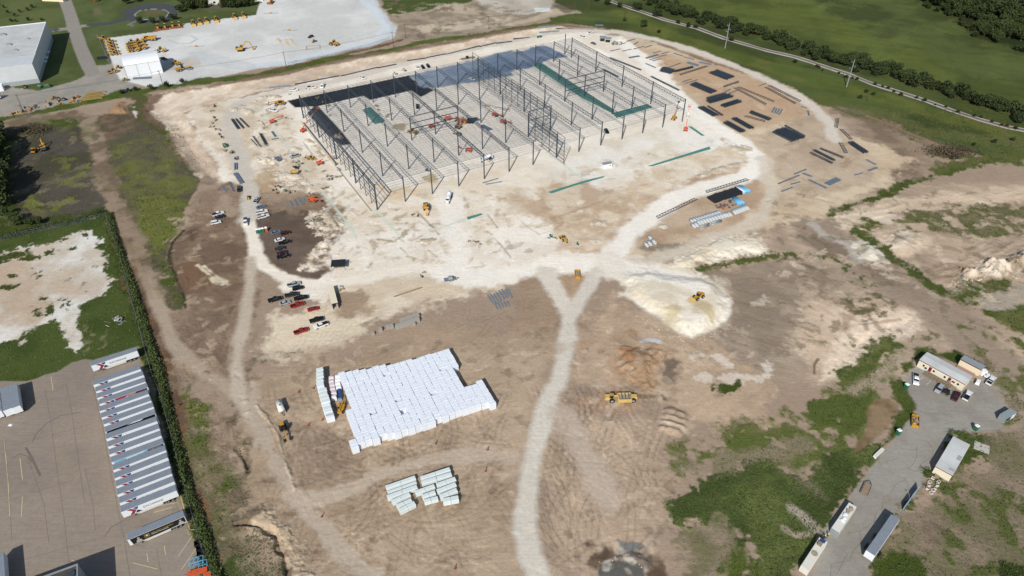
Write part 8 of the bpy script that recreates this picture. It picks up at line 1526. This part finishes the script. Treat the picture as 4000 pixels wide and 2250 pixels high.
Cs = np.concatenate(Cs); o = stuff('woodland', leaf_mesh('woodland', Cs, rg.uniform(.8, 1.4, len(Cs)), LM[0], .7, 9)); o['label'] = 'far part of the dense corner wood'
for x, y in along('q10 2060,30 2150,68 2250,100 2320,180 2400,200 2480,235 2600,270', 6, 2): tree(random.choice((1, 2)), x, y, .7, 'smaller tree on the rim of the far corner wood', 'trees on the rim of the far wood')
for k, (x, y, p, sc, lb) in enumerate([(1065, 178, 1, 1.0, 'round tree left of four between driveway and machines'), (1150, 178, 1, .85, 'round tree second of four between driveway and machines'), (1235, 168, 1, .85, 'round tree third of four between driveway and machines'), (1310, 150, 0, 1.0, 'larger round tree right of four between driveway and machines'), (1360, 95, 0, .9, 'dark tree by the end of the round driveway'), (960, 30, 0, .9, 'dark tree at the top left of the round driveway'), (1040, 15, 0, .8, 'dark tree at the top of the round driveway')]):
    w = at('t00 %d,%d' % (x, y)); tree(p, w.x, w.y, sc*.85, lb)
for x, y in [(1390, 30), (1430, 45), (1470, 35), (1510, 50), (1410, 65), (1450, 70), (1500, 20), (1550, 25), (1540, 62), (1370, 20)]: w = at('t00 %d,%d' % (x, y)); tree(3, w.x, w.y, .95, 'big dark tree in the clump left of the white roof', 'tree clump left of the white roof')
for x, y in [(1690, 50), (1720, 60), (1750, 48), (1790, 60), (1830, 45), (1870, 50), (1900, 40), (1710, 25), (1780, 20), (1850, 15)]: w = at('t00 %d,%d' % (x, y)); tree(3, w.x, w.y, .95, 'big dark tree in the clump right of the white roof', 'tree clump right of the white roof')
for x, y, lb in [(1025, 665, 'thin leafless tree first left on the lot edge'), (1143, 660, 'thin young tree second on the lot edge'), (1262, 640, 'pale young tree third on the lot edge near the pole'), (1378, 605, 'pale small tree fourth on the lot edge'), (920, 690, 'bush beside the dark utility truck')]: w = at('t00 %d,%d' % (x, y+20)); tree(4, w.x, w.y, 1.25, lb)
for x, y in [(85, 165), (115, 125), (150, 95), (60, 100), (210, 80), (215, 155), (315, 155), (120, 165), (245, 60), (30, 60)]: w = at('t00 %d,%d' % (x, y)); tree(4, w.x, w.y, .9, 'sapling on the lawn in the top left corner', 'saplings on the corner lawn')
w = at('t00 770,445'); t = thing('black_bin_row', 'row of black bins at the end of the small lawn', 'bins', w, R(15)); [MB().box(-3+q*1.6, -1.6+q*1.6, -1, 1, 0, 1.6).build('bin', M['tarp'], t) for q in range(4)]
m_, a, L = two('t00 915,702 972,690'); t = thing('utility_truck', 'dark utility truck parked at the southern edge of the lot', 'truck', m_, a); MB().box(-3.5, 1.5, -1.1, 1.1, .7, 1.6).build('cargo_bed', M['steel_dark'], t); MB().frus(1.6, 3.2, 1.05, .5, 2.2, 1.7, 2.9, .9).build('cab', M['black'], t); wheels(t, (-2, 2.4), 1, .5, .3)
for k, (x, y, p, sc) in enumerate([(-60, 1080, 3, 1.6), (-20, 1030, 0, 1.3), (10, 1075, 0, 1.2), (-30, 1200, 3, 1.6), (-10, 1290, 3, 1.5), (-40, 1400, 3, 1.6), (-90, 1150, 3, 1.7), (-100, 1300, 3, 1.8), (15, 1370, 0, 1.1)]): w = at('t00 %d,%d' % (x, y)); tree(p, w.x, w.y, sc, 'tall dark tree at the left edge beside the mown field', 'tall trees at the left edge')
for k, (x, y, sc) in enumerate([(0, 20, 1.6), (10, 110, 1.5), (-40, 60, 1.7), (40, 190, .8), (100, 230, .7), (150, 250, .6), (230, 250, .5), (300, 240, .5)]): w = at('t01 %d,%d' % (x, y)); tree(3 if sc > 1 else 1, w.x, w.y, sc, 'tree in the scrub at the corner of the fenced lot', 'trees in the scrub by the fenced lot')
w = at('t00 265,985'); t = thing('brush_pile', 'heap of cut dark brush in the mown field', 'brush pile', w); rg = np.random.default_rng(5); n = 1500; C = np.stack([rg.normal(0, 4.5, n), rg.normal(0, 3, n), rg.random(n)*1.6], -1); put('branches', leaf_mesh('branches', C, rg.uniform(.3, .6, n), leaf_mat('cut_brush', '3e3a2c', '5f5740'), .6, 3), t)
w = at('t30 1370,1150'); t = thing('brush_pile', 'dark brush heap at the eastern rim of the dirt', 'brush pile', w); put('branches', leaf_mesh('branches', C*[1.6, 1.2, 1], rg.uniform(.3, .6, n), leaf_mat('cut_brush2', '4a3f33', '6b5d4b'), .6, 4), t)
# hedge along the ditch
def leaves_along(s, dens, w, h, size, seed):
    rg = np.random.default_rng(seed); out = []
    pts = [np.array(bare(*p)) for p in P(s)]
    for a, b in zip(pts[:-1], pts[1:]):
        L = np.linalg.norm(b-a); n = int(L*dens); f = rg.random(n); c = a+(b-a)*f[:, None]; u = (b-a)/max(L, .1); nn = np.array([-u[1], u[0]])
        lat = rg.normal(0, w*.38, n); lump = fbm(c[:, 0], c[:, 1], 5, seed)*.5+.7; z = rg.random(n)*h*np.clip(lump, .2, 1.2)*np.clip(1-(lat/w)**2, .1, 1); out.append(np.column_stack([c+nn*lat[:, None], z]))
    C = np.concatenate(out); return C, rg.uniform(.6, 1.2, len(C))*size
C, S = leaves_along('t01 820,170 860,330 905,450 935,560 985,680 1020,800 1065,930 1105,1080 1155,1230 1210,1380 t02 1225,30 1260,180 1300,330 1345,520 1385,700 1430,850 1480,960 1530,1100 1580,1280 1640,1449 1680,1600', 60, 2.6, 2.6, .42, 21)
he = stuff('hedge', leaf_mesh('hedge', C, S, LM[2], .7, 1)); he['label'] = 'overgrown hedge along the fence and ditch'
C, S = leaves_along('t01 0,350 200,300 400,255 600,215 800,150', 30, 4, 1.8, .45, 22); o = stuff('scrub', leaf_mesh('scrub', C, S, LM[1], .7, 2)); o['label'] = 'scrub behind the fenced lot'
# weeds: leaf clumps wherever the sheet is green
wts = VEG*(GY < 420)*(GY > 95)*(np.abs(GX) < .80*dd[:, None])
area = np.zeros_like(VEG); area[:-1, :-1] = np.abs((GX[:-1, 1:]-GX[:-1, :-1])*(GY[1:, :-1]-GY[:-1, :-1]))
def weeds(name, lo, hi, dens, size, mt, seed, zmax, h=.5, power=1.5):
    rg = np.random.default_rng(seed); lump = .35+.65*sstep(fbm(GX, GY, 2.6, seed, 3)*1.6+.5); pr = np.where((wts > lo) & (wts <= hi), 1, 0)*area*lump*wts**power*dens/(1+(GY/220.0)**2)
    k = rg.poisson(np.clip(pr, 0, 60)); idx = np.repeat(np.arange(k.size), k.ravel()); r_, c_ = np.unravel_index(idx, k.shape); r_ = np.clip(r_, 0, NR-2); c_ = np.clip(c_, 0, NC-2)
    fx, fy = rg.random(len(idx)), rg.random(len(idx)); x = GX[r_, c_]+(GX[r_, c_+1]-GX[r_, c_])*fx; y = GY[r_, c_]+(GY[r_+1, c_]-GY[r_, c_])*fy; z = HZ[r_, c_]+rg.random(len(idx))*h*(.3+lump[r_, c_])
    C = np.stack([x, y, z], -1); print(name, len(C)); o = stuff(name, leaf_mesh(name, C, rg.uniform(.6, 1.25, len(C))*size*(1+y/500), mt, .6, seed)); return o
weeds('tall_weeds', .72, 1.1, 5.5, .2, LM[2], 31, 420)['label'] = 'dense green weeds'
weeds('patchy_weeds', .3, .72, 3.2, .19, LM[2], 32, 420)['label'] = 'patchy weeds on bare soil'
weeds('dry_grass', .12, .8, 1.2, .2, LM[3], 33, 420, .3, .5)['label'] = 'dry grass tufts'
